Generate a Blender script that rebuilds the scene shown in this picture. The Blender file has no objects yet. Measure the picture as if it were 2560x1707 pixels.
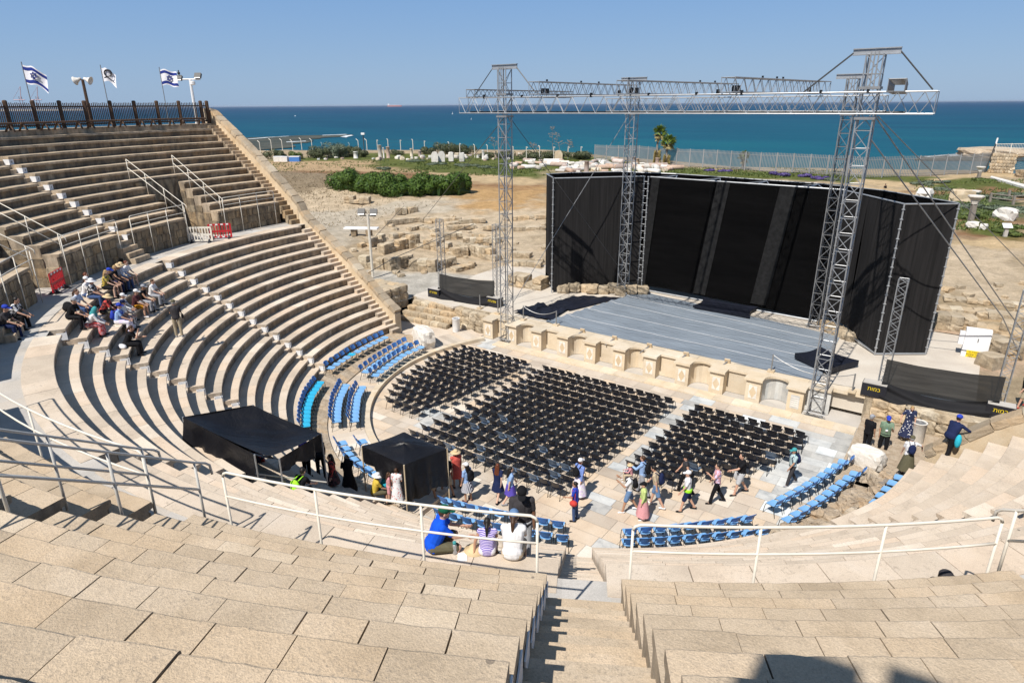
import bpy, bmesh, math, random
import numpy as np
from mathutils import Vector, Matrix, Euler
R = math.radians
sc = bpy.context.scene
COL = sc.collection
rnd = random.Random(7)

# ---------------------------------------------------------------- camera model
CAM = Vector((15.68371, -28.24362, 14.36505)); FW = Vector((-0.549274, 0.762011, -0.342983)); RT = Vector((0.812622, 0.582753, -0.006673)); UP = Vector((-0.194789, 0.282381, 0.939318))
FPX = 1621.473                       # focal length in photo pixels (2560 wide)
def ray(px, py):
    return FW * FPX + RT * (px - 1280.0) + UP * (853.5 - py)
def gz(px, py, z=0.0):           # photo pixel -> point on the level z
    d = ray(px, py); k = (z - CAM.z) / d.z
    return CAM + d * k
def gy(px, py, y):               # photo pixel -> point on the upright plane y
    d = ray(px, py); k = (y - CAM.y) / d.y
    return CAM + d * k
cam_d = bpy.data.cameras.new('camera'); cam = bpy.data.objects.new('camera', cam_d); COL.objects.link(cam)
cam.matrix_world = Matrix(((RT.x, UP.x, -FW.x, CAM.x), (RT.y, UP.y, -FW.y, CAM.y), (RT.z, UP.z, -FW.z, CAM.z), (0, 0, 0, 1)))
cam_d.sensor_fit = 'HORIZONTAL'; cam_d.sensor_width = 36.0; cam_d.lens = FPX / 2560 * 36.0
cam_d.clip_start = 0.05; cam_d.clip_end = 120000.0
sc.camera = cam

# ---------------------------------------------------------------- world and sun
SUN_EL, SUN_TO = R(52.0), R(90.0)          # shadows run along +y
w = bpy.data.worlds.new("World"); sc.world = w; w.use_nodes = True
nt = w.node_tree; nt.nodes.clear()
sky = nt.nodes.new('ShaderNodeTexSky'); sky.sky_type = 'NISHITA'; sky.sun_disc = False
sky.sun_elevation = SUN_EL; sky.sun_rotation = R(180.0); sky.altitude = 0; sky.air_density = 1.0; sky.dust_density = 0.6; sky.ozone_density = 1.6
bg = nt.nodes.new('ShaderNodeBackground'); bg.inputs[1].default_value = 0.10
wo = nt.nodes.new('ShaderNodeOutputWorld')
# the hazy blue of that day: the physical sky blended with an even blue that pales a little at the horizon
tc_ = nt.nodes.new('ShaderNodeTexCoord'); sx_ = nt.nodes.new('ShaderNodeSeparateXYZ'); nt.links.new(tc_.outputs['Generated'], sx_.inputs[0])
cr_ = nt.nodes.new('ShaderNodeValToRGB'); e_ = cr_.color_ramp.elements
e_[0].position = 0.0; e_[0].color = (2.35, 3.55, 5.25, 1); e_[1].position = 0.75; e_[1].color = (0.85, 1.45, 2.5, 1)
x_ = e_.new(0.16); x_.color = (1.45, 2.85, 5.35, 1)
x_ = e_.new(0.36); x_.color = (1.2, 2.05, 3.6, 1)
nt.links.new(sx_.outputs[2], cr_.inputs[0])
mx_w = nt.nodes.new('ShaderNodeMix'); mx_w.data_type = 'RGBA'; mx_w.inputs[0].default_value = 0.86
nt.links.new(sky.outputs[0], mx_w.inputs[6]); nt.links.new(cr_.outputs[0], mx_w.inputs[7])
nt.links.new(mx_w.outputs[2], bg.inputs[0]); nt.links.new(bg.outputs[0], wo.inputs[0])
sd = bpy.data.lights.new('sun', 'SUN'); so = bpy.data.objects.new('sun', sd); COL.objects.link(so)
sd.energy = 4.5; sd.angle = R(0.53); sd.color = (1.0, 0.95, 0.88)
sun_dir = Vector((math.cos(SUN_TO) * math.cos(SUN_EL), math.sin(SUN_TO) * math.cos(SUN_EL), -math.sin(SUN_EL)))
so.rotation_euler = sun_dir.to_track_quat('-Z', 'Y').to_euler(); so.location = (0, -60, 80)
sc.view_settings.view_transform = 'Standard'; sc.view_settings.look = 'None'
sc.view_settings.exposure = 0.33; sc.view_settings.gamma = 1.0; sc.view_settings.use_curve_mapping = False
try:
    sc.cycles.max_bounces = 5; sc.cycles.diffuse_bounces = 3; sc.cycles.glossy_bounces = 2
    sc.cycles.transparent_max_bounces = 12; sc.cycles.use_denoising = True
except Exception: pass

# ---------------------------------------------------------------- materials
MATS = {}
def _new(name):
    m = bpy.data.materials.new(name); m.use_nodes = True
    n = m.node_tree.nodes; b = n['Principled BSDF']; return m, n, m.node_tree.links, b
def rgb(c): return (c[0], c[1], c[2], 1.0)
def ramp(n, stops):
    r = n.new('ShaderNodeValToRGB'); e = r.color_ramp.elements
    while len(e) < len(stops): e.new(0.5)
    for i, (p, c) in enumerate(stops): e[i].position = p; e[i].color = rgb(c) if len(c) == 3 else c
    return r
def noise(n, l, vec, scale, detail=5, rough=0.6, dist=0.0):
    t = n.new('ShaderNodeTexNoise'); t.inputs['Scale'].default_value = scale; t.inputs['Detail'].default_value = detail
    t.inputs['Roughness'].default_value = rough; t.inputs['Distortion'].default_value = dist
    l.new(vec, t.inputs['Vector']); return t
def mixc(n, l, fac, a, b, mode='MIX'):
    m = n.new('ShaderNodeMix'); m.data_type = 'RGBA'; m.blend_type = mode
    for s, v in ((m.inputs[0], fac), (m.inputs[6], a), (m.inputs[7], b)):
        if hasattr(v, 'links') or hasattr(v, 'is_linked'): l.new(v, s)
        else: s.default_value = v if not isinstance(v, tuple) else (rgb(v) if len(v) == 3 else v)
    return m.outputs[2]
def mth(n, l, op, a, b=0.0, clamp=False):
    m = n.new('ShaderNodeMath'); m.operation = op; m.use_clamp = clamp
    for s, v in ((m.inputs[0], a), (m.inputs[1], b)):
        if hasattr(v, 'is_linked'): l.new(v, s)
        else: s.default_value = v
    return m.outputs[0]
def plain(name, c, rough=0.6, metal=0.0, spec=0.4, var=0.0, vscale=8.0, bump=0.0, bscale=40.0):
    if name in MATS: return MATS[name]
    m, n, l, b = _new(name)
    b.inputs['Base Color'].default_value = rgb(c); b.inputs['Roughness'].default_value = rough
    b.inputs['Metallic'].default_value = metal; b.inputs['Specular IOR Level'].default_value = spec
    if var or bump:
        tc = n.new('ShaderNodeTexCoord')
        if var:
            t = noise(n, l, tc.outputs['Object'], vscale, 4)
            r = ramp(n, [(0.3, tuple(x * (1 - var) for x in c)), (0.7, tuple(min(1, x * (1 + var)) for x in c))])
            l.new(t.outputs[0], r.inputs[0]); l.new(r.outputs[0], b.inputs['Base Color'])
        if bump:
            t = noise(n, l, tc.outputs['Object'], bscale, 4)
            bp = n.new('ShaderNodeBump'); bp.inputs['Strength'].default_value = bump; bp.inputs['Distance'].default_value = 0.02
            l.new(t.outputs[0], bp.inputs['Height']); l.new(bp.outputs[0], b.inputs['Normal'])
    MATS[name] = m; return m
def stone(name, lo, mid, hi, scale=0.9, tint=0.25, spots=0.5, spot_c=(0.16, 0.13, 0.10), spot_scale=14.0, fine=60.0, bump=0.35, bdist=0.02, stain=0.0, stain_c=(0.10, 0.085, 0.07), warm=(1.12, 0.98, 0.80), rough=0.9, gum=0.0):
    """weathered stone in world coordinates; the face attribute rnd shifts each block's tone"""
    m, n, l, b = _new(name)
    g = n.new('ShaderNodeNewGeometry'); pos = g.outputs['Position']
    a = n.new('ShaderNodeAttribute'); a.attribute_name = 'rnd'
    t1 = noise(n, l, pos, scale, 6, 0.62, 0.3)
    r1 = ramp(n, [(0.28, lo), (0.5, mid), (0.72, hi)]); l.new(t1.outputs[0], r1.inputs[0])
    # block tint
    tr = ramp(n, [(0.0, tuple(1 - tint for _ in range(3))), (0.45, (1, 1, 1)), (0.75, tuple(min(1.6, 1 + (x - 1) * tint * 3) for x in warm)), (0.90, (1, 1, 1)), (0.96, tuple(1 + tint * x for x in (0.9, 1.1, 1.3)))])
    l.new(a.outputs['Fac'], tr.inputs[0])
    c = mixc(n, l, 1.0, r1.outputs[0], tr.outputs[0], 'MULTIPLY')
    # grain
    t2 = noise(n, l, pos, fine, 3, 0.7)
    r2 = ramp(n, [(0.3, (0.80, 0.80, 0.80)), (0.7, (1.13, 1.13, 1.13))]); l.new(t2.outputs[0], r2.inputs[0])
    c = mixc(n, l, 1.0, c, r2.outputs[0], 'MULTIPLY')
    # dark pits and lichen spots, gathered in patches
    t3 = noise(n, l, pos, spot_scale, 4, 0.75)
    t4 = noise(n, l, pos, scale * 1.7, 3, 0.5)
    s = mth(n, l, 'MULTIPLY', mth(n, l, 'MULTIPLY', mth(n, l, 'SUBTRACT', t3.outputs[0], 0.53), 6.0, True), mth(n, l, 'MULTIPLY', mth(n, l, 'SUBTRACT', t4.outputs[0], 0.36), 4.0, True), True)
    c = mixc(n, l, mth(n, l, 'MULTIPLY', s, spots), c, spot_c)
    if gum:    # trodden spots, sparse and small
        vo = n.new('ShaderNodeTexVoronoi'); vo.inputs['Scale'].default_value = 2.6; l.new(pos, vo.inputs['Vector'])
        sc_ = n.new('ShaderNodeSeparateColor'); l.new(vo.outputs['Color'], sc_.inputs[0])
        hit = mth(n, l, 'MULTIPLY', mth(n, l, 'LESS_THAN', vo.outputs['Distance'], mth(n, l, 'MULTIPLY', sc_.outputs[1], .085)), mth(n, l, 'GREATER_THAN', sc_.outputs[0], .62))
        c = mixc(n, l, mth(n, l, 'MULTIPLY', hit, gum), c, (.10, .085, .075))
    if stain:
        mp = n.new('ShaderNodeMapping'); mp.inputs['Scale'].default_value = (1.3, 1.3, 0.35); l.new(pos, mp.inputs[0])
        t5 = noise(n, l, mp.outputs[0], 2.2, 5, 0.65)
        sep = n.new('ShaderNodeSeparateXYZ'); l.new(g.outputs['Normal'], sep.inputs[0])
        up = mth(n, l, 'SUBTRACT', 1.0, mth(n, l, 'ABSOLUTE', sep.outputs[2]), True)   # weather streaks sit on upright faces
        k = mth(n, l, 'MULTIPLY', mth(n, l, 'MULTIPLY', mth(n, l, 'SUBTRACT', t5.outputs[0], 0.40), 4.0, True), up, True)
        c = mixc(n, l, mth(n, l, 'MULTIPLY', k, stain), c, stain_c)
    l.new(c, b.inputs['Base Color']); b.inputs['Roughness'].default_value = rough; b.inputs['Specular IOR Level'].default_value = 0.2
    h = mth(n, l, 'ADD', mth(n, l, 'MULTIPLY', t2.outputs[0], 0.5), mth(n, l, 'ADD', mth(n, l, 'MULTIPLY', t3.outputs[0], 0.9), mth(n, l, 'MULTIPLY', t1.outputs[0], 0.8)))
    bp = n.new('ShaderNodeBump'); bp.inputs['Strength'].default_value = bump; bp.inputs['Distance'].default_value = bdist
    l.new(h, bp.inputs['Height']); l.new(bp.outputs[0], b.inputs['Normal'])
    MATS[name] = m; return m

M = {}
M['seat_low'] = stone('seat_limestone_pale', (0.53, 0.44, 0.345), (0.64, 0.535, 0.42), (0.68, 0.585, 0.48), tint=0.15, spots=0.5, stain=0.5, warm=(1.06, 0.95, 0.86), gum=.75)
M['seat_up'] = stone('seat_limestone_weathered', (0.42, 0.33, 0.23), (0.54, 0.432, 0.31), (0.61, 0.50, 0.375), tint=0.09, spots=0.7, spot_c=(0.25, 0.21, 0.17), spot_scale=22, bump=0.55, bdist=0.03, stain=0.65, gum=.6)
M['riser_low'] = stone('stain_shade_riser_pale', (0.27, 0.21, 0.15), (0.40, 0.32, 0.235), (0.47, 0.385, 0.29), scale=1.3, tint=0.25, spots=0.5, stain=0.75)  # lower risers: weather stain, with shade also painted in as darker stone
M['riser_up'] = stone('stain_shade_riser_dark', (0.17, 0.125, 0.085), (0.30, 0.23, 0.155), (0.40, 0.31, 0.21), scale=1.3, tint=0.35, spots=0.6, bump=0.6, bdist=0.03, stain=0.9)  # upper risers: real dark stain plus some shade put into the colour
M['masonry'] = stone('rough_masonry', (0.30, 0.22, 0.14), (0.44, 0.34, 0.22), (0.52, 0.42, 0.29), scale=1.6, tint=0.3, spots=0.8, bump=0.9, bdist=0.06, stain=0.9)
M['ruin'] = stone('ruin_sandstone', (0.46, 0.36, 0.24), (0.60, 0.49, 0.345), (0.67, 0.57, 0.43), scale=1.1, tint=0.22, spots=0.7, spot_c=(0.22, 0.18, 0.14), bump=0.9, bdist=0.08, stain=0.6, spot_scale=6)
M['wall_top'] = stone('coping_sandstone', (0.40, 0.31, 0.21), (0.52, 0.42, 0.30), (0.58, 0.49, 0.37), scale=1.4, tint=0.25, spots=0.6, bump=0.8, bdist=0.05)
M['plaster'] = stone('wall_plaster', (0.50, 0.38, 0.24), (0.60, 0.48, 0.33), (0.66, 0.56, 0.42), scale=1.0, tint=0.1, spots=0.35, spot_c=(0.36, 0.30, 0.22), bump=0.5, bdist=0.03)
M['pale_stone'] = stone('pulpitum_limestone', (0.57, 0.47, 0.34), (0.66, 0.56, 0.425), (0.70, 0.62, 0.50), scale=1.2, tint=0.12, spots=0.2, bump=0.15, warm=(1.1, 0.98, 0.78))
M['floor'] = stone('orchestra_paving', (0.52, 0.43, 0.345), (0.61, 0.52, 0.42), (0.66, 0.585, 0.50), scale=0.7, tint=0.2, spots=0.3, bump=0.15, gum=.5)
M['marble'] = stone('grey_marble', (0.36, 0.365, 0.36), (0.57, 0.56, 0.53), (0.68, 0.66, 0.61), scale=1.4, tint=0.3, spots=0.3, spot_c=(0.30, 0.33, 0.36), bump=0.12, warm=(0.95, 1.0, 1.05))
M['white_marble'] = stone('white_marble', (0.60, 0.57, 0.52), (0.74, 0.71, 0.66), (0.80, 0.78, 0.74), scale=1.5, tint=0.15, spots=0.25, bump=0.5, bdist=0.04)
M['pink_granite'] = stone('pink_granite', (0.38, 0.29, 0.25), (0.48, 0.38, 0.33), (0.56, 0.47, 0.42), scale=1.5, tint=0.3, spots=0.3, bump=0.4)
M['concrete'] = stone('grey_concrete', (0.40, 0.38, 0.35), (0.50, 0.47, 0.43), (0.56, 0.53, 0.49), scale=0.6, tint=0.12, spots=0.25, bump=0.15)
M['stage_deck'] = stone('stage_deck_concrete', (0.52, 0.46, 0.39), (0.60, 0.54, 0.46), (0.65, 0.60, 0.52), scale=0.5, tint=0.1, spots=0.2, bump=0.1)
M['rubble'] = stone('rubble_conglomerate', (0.40, 0.31, 0.22), (0.52, 0.42, 0.31), (0.60, 0.51, 0.40), scale=3.0, tint=0.2, spots=0.9, spot_scale=9, bump=1.0, bdist=0.06)
M['black_plastic'] = plain('black_plastic', (0.017, 0.018, 0.025), 0.36)
M['black_metal'] = plain('black_tube', (0.010, 0.010, 0.011), 0.4)
M['blue_seat'] = plain('light_blue_plastic', (0.20, 0.42, 0.72), 0.42)
M['blue_back'] = plain('mid_blue_plastic', (0.07, 0.20, 0.50), 0.42)
M['cyan_seat'] = plain('cyan_plastic', (0.035, 0.42, 0.66), 0.42)
M['grey_plastic'] = plain('blue_grey_plastic', (0.11, 0.15, 0.21), 0.42)
M['white_rail'] = plain('cream_rail_paint', (0.72, 0.67, 0.58), 0.45, var=0.06)
M['grey_rail'] = plain('grey_rail_paint', (0.56, 0.55, 0.52), 0.45, var=0.06)
M['alu'] = plain('aluminium', (0.40, 0.41, 0.42), 0.45, 0.5, 0.5, var=0.12, vscale=3)
M['alu_dark'] = plain('dull_steel', (0.30, 0.30, 0.30), 0.5, 0.5, 0.5, var=0.15, vscale=3)
M['wood'] = plain('brown_stained_wood', (0.085, 0.048, 0.028), 0.65, var=0.3, vscale=5)
M['grey_wood'] = plain('weathered_grey_wood', (0.24, 0.21, 0.18), 0.8, var=0.25, vscale=6)
M['white'] = plain('white_paint', (0.80, 0.80, 0.80), 0.5)
M['white_sign'] = plain('white_plate', (0.78, 0.78, 0.79), 0.5)
M['ink'] = plain('dark_ink', (0.03, 0.03, 0.035), 0.7)
M['black_cloth'] = plain('black_cloth', (0.0065, 0.0065, 0.0085), 0.75, spec=0.3, var=0.25, vscale=1.5)
M['cloth_navy'] = plain('blue_black_tarp', (0.009, 0.011, 0.020), 0.6, spec=0.3, var=0.3, vscale=1.2)
M['red_plastic'] = plain('red_plastic', (0.50, 0.020, 0.030), 0.4)
M['yellow'] = plain('yellow_paint', (0.75, 0.56, 0.02), 0.5)
M['cable'] = plain('steel_cable', (0.06, 0.06, 0.06), 0.5)
# ---------------------------------------------------------------- mesh builder
class MB:
    def __init__(s): s.v = []; s.f = []; s.r = []; s.cur = 0.5
    def add(s, vs, fs):
        o = len(s.v); s.v.extend([tuple(x) for x in vs]); s.f.extend([tuple(i + o for i in f) for f in fs]); s.r.extend([s.cur] * len(fs)); return s
    def hexa(s, p):   # p: 4 bottom ccw, 4 top ccw
        return s.add(p, [(3, 2, 1, 0), (4, 5, 6, 7), (0, 1, 5, 4), (1, 2, 6, 5), (2, 3, 7, 6), (3, 0, 4, 7)])
    def box(s, c, d, rz=0.0, tilt=None):
        m = Matrix.Rotation(rz, 3, 'Z')
        if tilt is not None: m = m @ Euler(tilt).to_matrix()
        c = Vector(c); x, y, z = d[0] / 2, d[1] / 2, d[2] / 2
        return s.hexa([c + m @ Vector(q) for q in ((-x, -y, -z), (x, -y, -z), (x, y, -z), (-x, y, -z), (-x, -y, z), (x, -y, z), (x, y, z), (-x, y, z))])
    def tube(s, pts, r, n=6, cap=True, r1=None):
        pts = [Vector(p) for p in pts]; k = len(pts); vs = []; pv = None
        for i, p in enumerate(pts):
            t = (pts[min(i + 1, k - 1)] - pts[max(i - 1, 0)])
            if t.length < 1e-9: t = Vector((0, 0, 1))
            t.normalize()
            if pv is None:
                a = Vector((0, 0, 1)) if abs(t.z) < 0.9 else Vector((1, 0, 0)); pv = t.cross(a).normalized()
            pv = (pv - t * pv.dot(t)).normalized(); b = t.cross(pv)
            rr = r if r1 is None else r + (r1 - r) * i / max(1, k - 1)
            for j in range(n):
                an = 2 * math.pi * j / n; vs.append(p + (pv * math.cos(an) + b * math.sin(an)) * rr)
        fs = [(i * n + j, i * n + (j + 1) % n, (i + 1) * n + (j + 1) % n, (i + 1) * n + j) for i in range(k - 1) for j in range(n)]
        if cap: fs.append(tuple(reversed(range(n)))); fs.append(tuple((k - 1) * n + j for j in range(n)))
        return s.add(vs, fs)
    def lathe(s, c, prof, n=16, sx=1.0, sy=1.0, rz=0.0, mat=None):
        vs = []; k = len(prof)
        for (r, z) in prof:
            for j in range(n):
                an = 2 * math.pi * j / n; q = Vector((r * math.cos(an) * sx, r * math.sin(an) * sy, z))
                if mat is not None: q = mat @ q
                elif rz: q = Matrix.Rotation(rz, 3, 'Z') @ q
                vs.append(Vector(c) + q)
        fs = [(i * n + j, i * n + (j + 1) % n, (i + 1) * n + (j + 1) % n, (i + 1) * n + j) for i in range(k - 1) for j in range(n)]
        fs.append(tuple(reversed(range(n)))); fs.append(tuple((k - 1) * n + j for j in range(n)))
        return s.add(vs, fs)
    def prism(s, poly, z0, z1):      # poly: xy list ccw
        n = len(poly); vs = [(x, y, z0) for x, y in poly] + [(x, y, z1) for x, y in poly]
        return s.add(vs, [tuple(reversed(range(n))), tuple(range(n, 2 * n))] + [(i, (i + 1) % n, n + (i + 1) % n, n + i) for i in range(n)])
    def sheet(s, grid, thick=None):  # grid[i][j] of points
        a, b = len(grid), len(grid[0]); vs = [p for row in grid for p in row]
        return s.add(vs, [(i * b + j, i * b + j + 1, (i + 1) * b + j + 1, (i + 1) * b + j) for i in range(a - 1) for j in range(b - 1)])
    def rock(s, c, d, rz=0.0, rough=0.12, seed=0, cuts=2, tilt=None, knock=0.16):
        rr = random.Random(seed * 7919 + 13); bm = bmesh.new(); bmesh.ops.create_cube(bm, size=1.0)
        bmesh.ops.subdivide_edges(bm, edges=bm.edges[:], cuts=cuts, use_grid_fill=True)
        m = Matrix.Rotation(rz, 3, 'Z')
        if tilt is not None: m = m @ Euler(tilt).to_matrix()
        vs = []
        for v in bm.verts:
            q = v.co.copy(); L = q.length
            q *= (1 - knock * max(0, (L - 0.55) / 0.32))          # knock the corners back
            q += Vector((rr.uniform(-1, 1), rr.uniform(-1, 1), rr.uniform(-1, 1))) * rough * 0.5
            vs.append(Vector(c) + m @ Vector((q.x * d[0], q.y * d[1], q.z * d[2])))
        bm.verts.index_update(); fs = [tuple(v.index for v in f.verts) for f in bm.faces]; bm.free()
        return s.add(vs, fs)
    def build(s, name, mat, parent=None, smooth=False, **kw):
        me = bpy.data.meshes.new(name); o = Vector((0, 0, 0))
        if parent is not None: o = LOC[parent.name]
        me.from_pydata([(x - o.x, y - o.y, z - o.z) for x, y, z in s.v], [], s.f); me.update()
        at = me.attributes.new('rnd', 'FLOAT', 'FACE'); at.data.foreach_set('value', np.array(s.r, dtype=np.float32))
        if smooth: me.polygons.foreach_set('use_smooth', np.ones(len(me.polygons), dtype=bool))
        ob = bpy.data.objects.new(name, me); COL.objects.link(ob)
        if mat is not None:
            for q in (mat if isinstance(mat, (list, tuple)) else [mat]): me.materials.append(q)
        if parent is not None: ob.parent = parent; LOC[ob.name] = o
        else: LOC[ob.name] = Vector((0, 0, 0))
        tag(ob, **kw); return ob
LOC = {}
def tag(o, label=None, cat=None, group=None, kind=None):
    for k, v in (('label', label), ('category', cat), ('group', group), ('kind', kind)):
        if v: o[k] = v
    return o
def thing(name, label, cat, loc=(0, 0, 0), group=None):
    o = bpy.data.objects.new(name, None); COL.objects.link(o); o.location = loc; o.empty_display_size = 0.2
    LOC[o.name] = Vector(loc); tag(o, label, cat, group); return o
def struct(name, mb, mat, smooth=False): return mb.build(name, mat, None, smooth, kind='structure')
def copy_tree(o, loc, rz, label=None):
    c = o.copy(); COL.objects.link(c); c.location = loc; c.rotation_euler = (0, 0, rz)
    if label: c['label'] = label
    for ch in KIDS[o.name]:
        d = ch.copy(); d.parent = c; COL.objects.link(d)
    return c
KIDS = {}
def text_mesh(body, size, name, mat, M4, parent=None, font_extrude=0.002, **kw):
    cu = bpy.data.curves.new(name, 'FONT'); cu.body = body; cu.size = size; cu.align_x = 'CENTER'; cu.align_y = 'CENTER'; cu.extrude = font_extrude
    to = bpy.data.objects.new(name + '_t', cu); COL.objects.link(to)
    dg = bpy.context.evaluated_depsgraph_get(); me = bpy.data.meshes.new_from_object(to.evaluated_get(dg))
    bpy.data.objects.remove(to); bpy.data.curves.remove(cu)
    o = LOC[parent.name] if parent is not None else Vector((0, 0, 0))
    me.transform(Matrix.Translation(-o) @ M4); me.materials.clear(); me.materials.append(mat)
    ob = bpy.data.objects.new(name, me); COL.objects.link(ob)
    if parent is not None: ob.parent = parent
    LOC[ob.name] = o; tag(ob, **kw); return ob

# ---------------------------------------------------------------- theatre geometry
def pol(a, r, z=0.0):            # a in degrees from the left (-x) end, round the back of the seating
    t = R(a); return Vector((-r * math.cos(t), -r * math.sin(t), z))
LR0, LDR, LZ0, LDZ, LN = 14.48, 0.615, 0.738, 0.4459, 14
UR0, UDR, UZ0, UDZ, UN = 24.70, 0.640, 8.05, 0.435, 12
def lz(i): return LZ0 + LDZ * i
def lr(i): return LR0 + LDR * i
def uz(i): return UZ0 + UDZ * i
def ur(i): return UR0 + UDR * i
WALK_Z = lz(13)
def arc_slab(mb, a0, a1, r0, r1, z1, th, nose=0.0, seg=3, rr=None, jit=0.0, rough=0.0, cham=0.012):
    """one seat stone: a sector slab with a rounded, slightly worn front edge"""
    rr = rr or rnd
    dr = rr.uniform(-jit, jit); dz = rr.uniform(-jit, jit) * 0.7; n = seg
    rings = []
    for k in range(n + 1):
        a = a0 + (a1 - a0) * k / n
        w = rr.uniform(-rough, rough); w2 = rr.uniform(-rough, rough) * 0.6
        f = r0 + dr + w; zt = z1 + dz
        prof = [(f + nose, zt - th), (f + 0.01, zt - th * 0.86), (f, zt - cham * 1.8 + w2), (f + cham * 0.45, zt - cham * 0.5 + w2), (f + cham * 1.6, zt + w2 * 0.5), (f + 0.2, zt + w2 * 0.3), (r1, zt), (r1, zt - th)]
        rings.append([pol(a, p[0], p[1]) for p in prof])
    m = len(rings[0]); vs = [p for q in rings for p in q]
    fs = [(k * m + j, (k + 1) * m + j, (k + 1) * m + (j + 1) % m, k * m + (j + 1) % m) for k in range(n) for j in range(m)]
    fs.append(tuple(range(m))); fs.append(tuple(n * m + j for j in reversed(range(m))))
    mb.cur = rr.random(); mb.add(vs, fs)
def row_arc(mb, a0, a1, r0, r1, z, th, width, near=False, jit=0.006, rough=0.0):
    L = R(a1 - a0) * r0; k = max(1, round(L / width)); e = [a0]; 
    ws = [rnd.uniform(0.75, 1.3) for _ in range(k)]; t = sum(ws)
    for x in ws: e.append(e[-1] + (a1 - a0) * x / t)
    for i in range(k):
        g = (rnd.choice((0.003, 0.004, 0.006, 0.010)) if near else 0.004) / r0 * 57.3
        arc_slab(mb, e[i] + (g if i else 0), e[i + 1] - (g if i < k - 1 else 0), r0, r1, z, th, nose=0.075, seg=6 if near else 3, jit=jit, rough=rough, cham=0.014 if near else 0.012)
def core_arc(mb, a0, a1, r0, r1, zt, zb, seg=None):
    seg = seg or max(2, int((a1 - a0) / 2.0)); vs = []
    for k in range(seg + 1):
        a = a0 + (a1 - a0) * k / seg
        vs += [pol(a, r0, zb), pol(a, r0, zt), pol(a, r1, zt), pol(a, r1, zb)]
    fs = [(k * 4 + j, (k + 1) * 4 + j, (k + 1) * 4 + (j + 1) % 4, k * 4 + (j + 1) % 4) for k in range(seg) for j in range(4)]
    fs.append((0, 1, 2, 3)); fs.append((seg * 4 + 3, seg * 4 + 2, seg * 4 + 1, seg * 4))
    mb.cur = rnd.random(); mb.add(vs, fs)
def riser_blocks(mb, a0, a1, r, z0, z1, width, depth=0.25, jit=0.01):
    L = R(a1 - a0) * r; k = max(1, round(L / width)); e = [a0]; ws = [rnd.uniform(0.6, 1.5) for _ in range(k)]; t = sum(ws)
    for x in ws: e.append(e[-1] + (a1 - a0) * x / t)
    for i in range(k):
        g = 0.006 / r * 57.3; rr = r + rnd.uniform(0, jit)
        b0, b1 = e[i] + g, e[i + 1] - g; bm = (b0 + b1) / 2
        mb.cur = rnd.random()
        lo = [pol(b0, rr, z0), pol(bm, rr, z0), pol(b1, rr, z0), pol(b1, rr + depth, z0), pol(b0, rr + depth, z0)]
        hi = [p + Vector((0, 0, z1 - z0)) for p in lo]
        mb.add(lo + hi, [(0, 1, 6, 5), (1, 2, 7, 6), (2, 3, 8, 7), (4, 0, 5, 9), (5, 6, 7, 8, 9)])

STAIRS = [30.0, 60.0, 90.0, 119.3, 149.0]
def half(k, r, up=False):        # half opening of a stair in degrees at radius r
    w_ = 0.53 if (up and k == 3) else (0.42 if k == 3 else 0.34)
    return w_ / r * 57.3
def wedge(k, r, up=False):
    edge = math.degrees(math.asin(0.2 / r)); edge_r = math.degrees(math.asin(1.75 / r))
    lo = edge if k == 0 else STAIRS[k - 1] + half(k - 1, r, up)
    hi = 180 - edge_r if k == 5 else STAIRS[k] - half(k, r, up)
    return lo, hi
wname = ['nearest the left end wall', 'where the tour group sits', 'at the left edge, behind the large tent', 'left of the near stair', 'right of the near stair', 'nearest the right end wall']
VOM = {0: (12.0, 18.2), 1: (42.2, 48.0), 2: (72.0, 78.0), 3: (102.0, 104.25), 4: (133.6, 137.0), 5: (162.0, 168.0)}

# lower seating
for k in range(6):
    t = thing('lower_seating', 'curved seat rows below the walkway, ' + wname[k], 'seating', pol(sum(wedge(k, 18)) / 2, 18, 0), 'lower wedges of stone seating')
    for i in range(LN):
        if k == 5 and i == 0: continue
        a0, a1 = wedge(k, lr(i)); mb = MB(); mr = MB()
        near = k in (3, 4)
        if i == 0 and k == 4: a1 = 143.0
        f0 = lr(i) + (0.34 if k == 5 and i == 1 else 0.0)     # the lost edge at the right
        row_arc(mb, a0, a1, f0, lr(i) + (LDR if i < 13 else 0.80) + 0.075, lz(i), 0.115, 1.15, near=near, jit=0.005)
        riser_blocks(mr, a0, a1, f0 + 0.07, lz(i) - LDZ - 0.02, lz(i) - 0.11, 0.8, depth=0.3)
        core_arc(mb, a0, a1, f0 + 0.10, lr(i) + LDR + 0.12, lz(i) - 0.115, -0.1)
        mb.build('seat_row', M['seat_low'], t); mr.build('riser', M['riser_low'], t)
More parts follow.
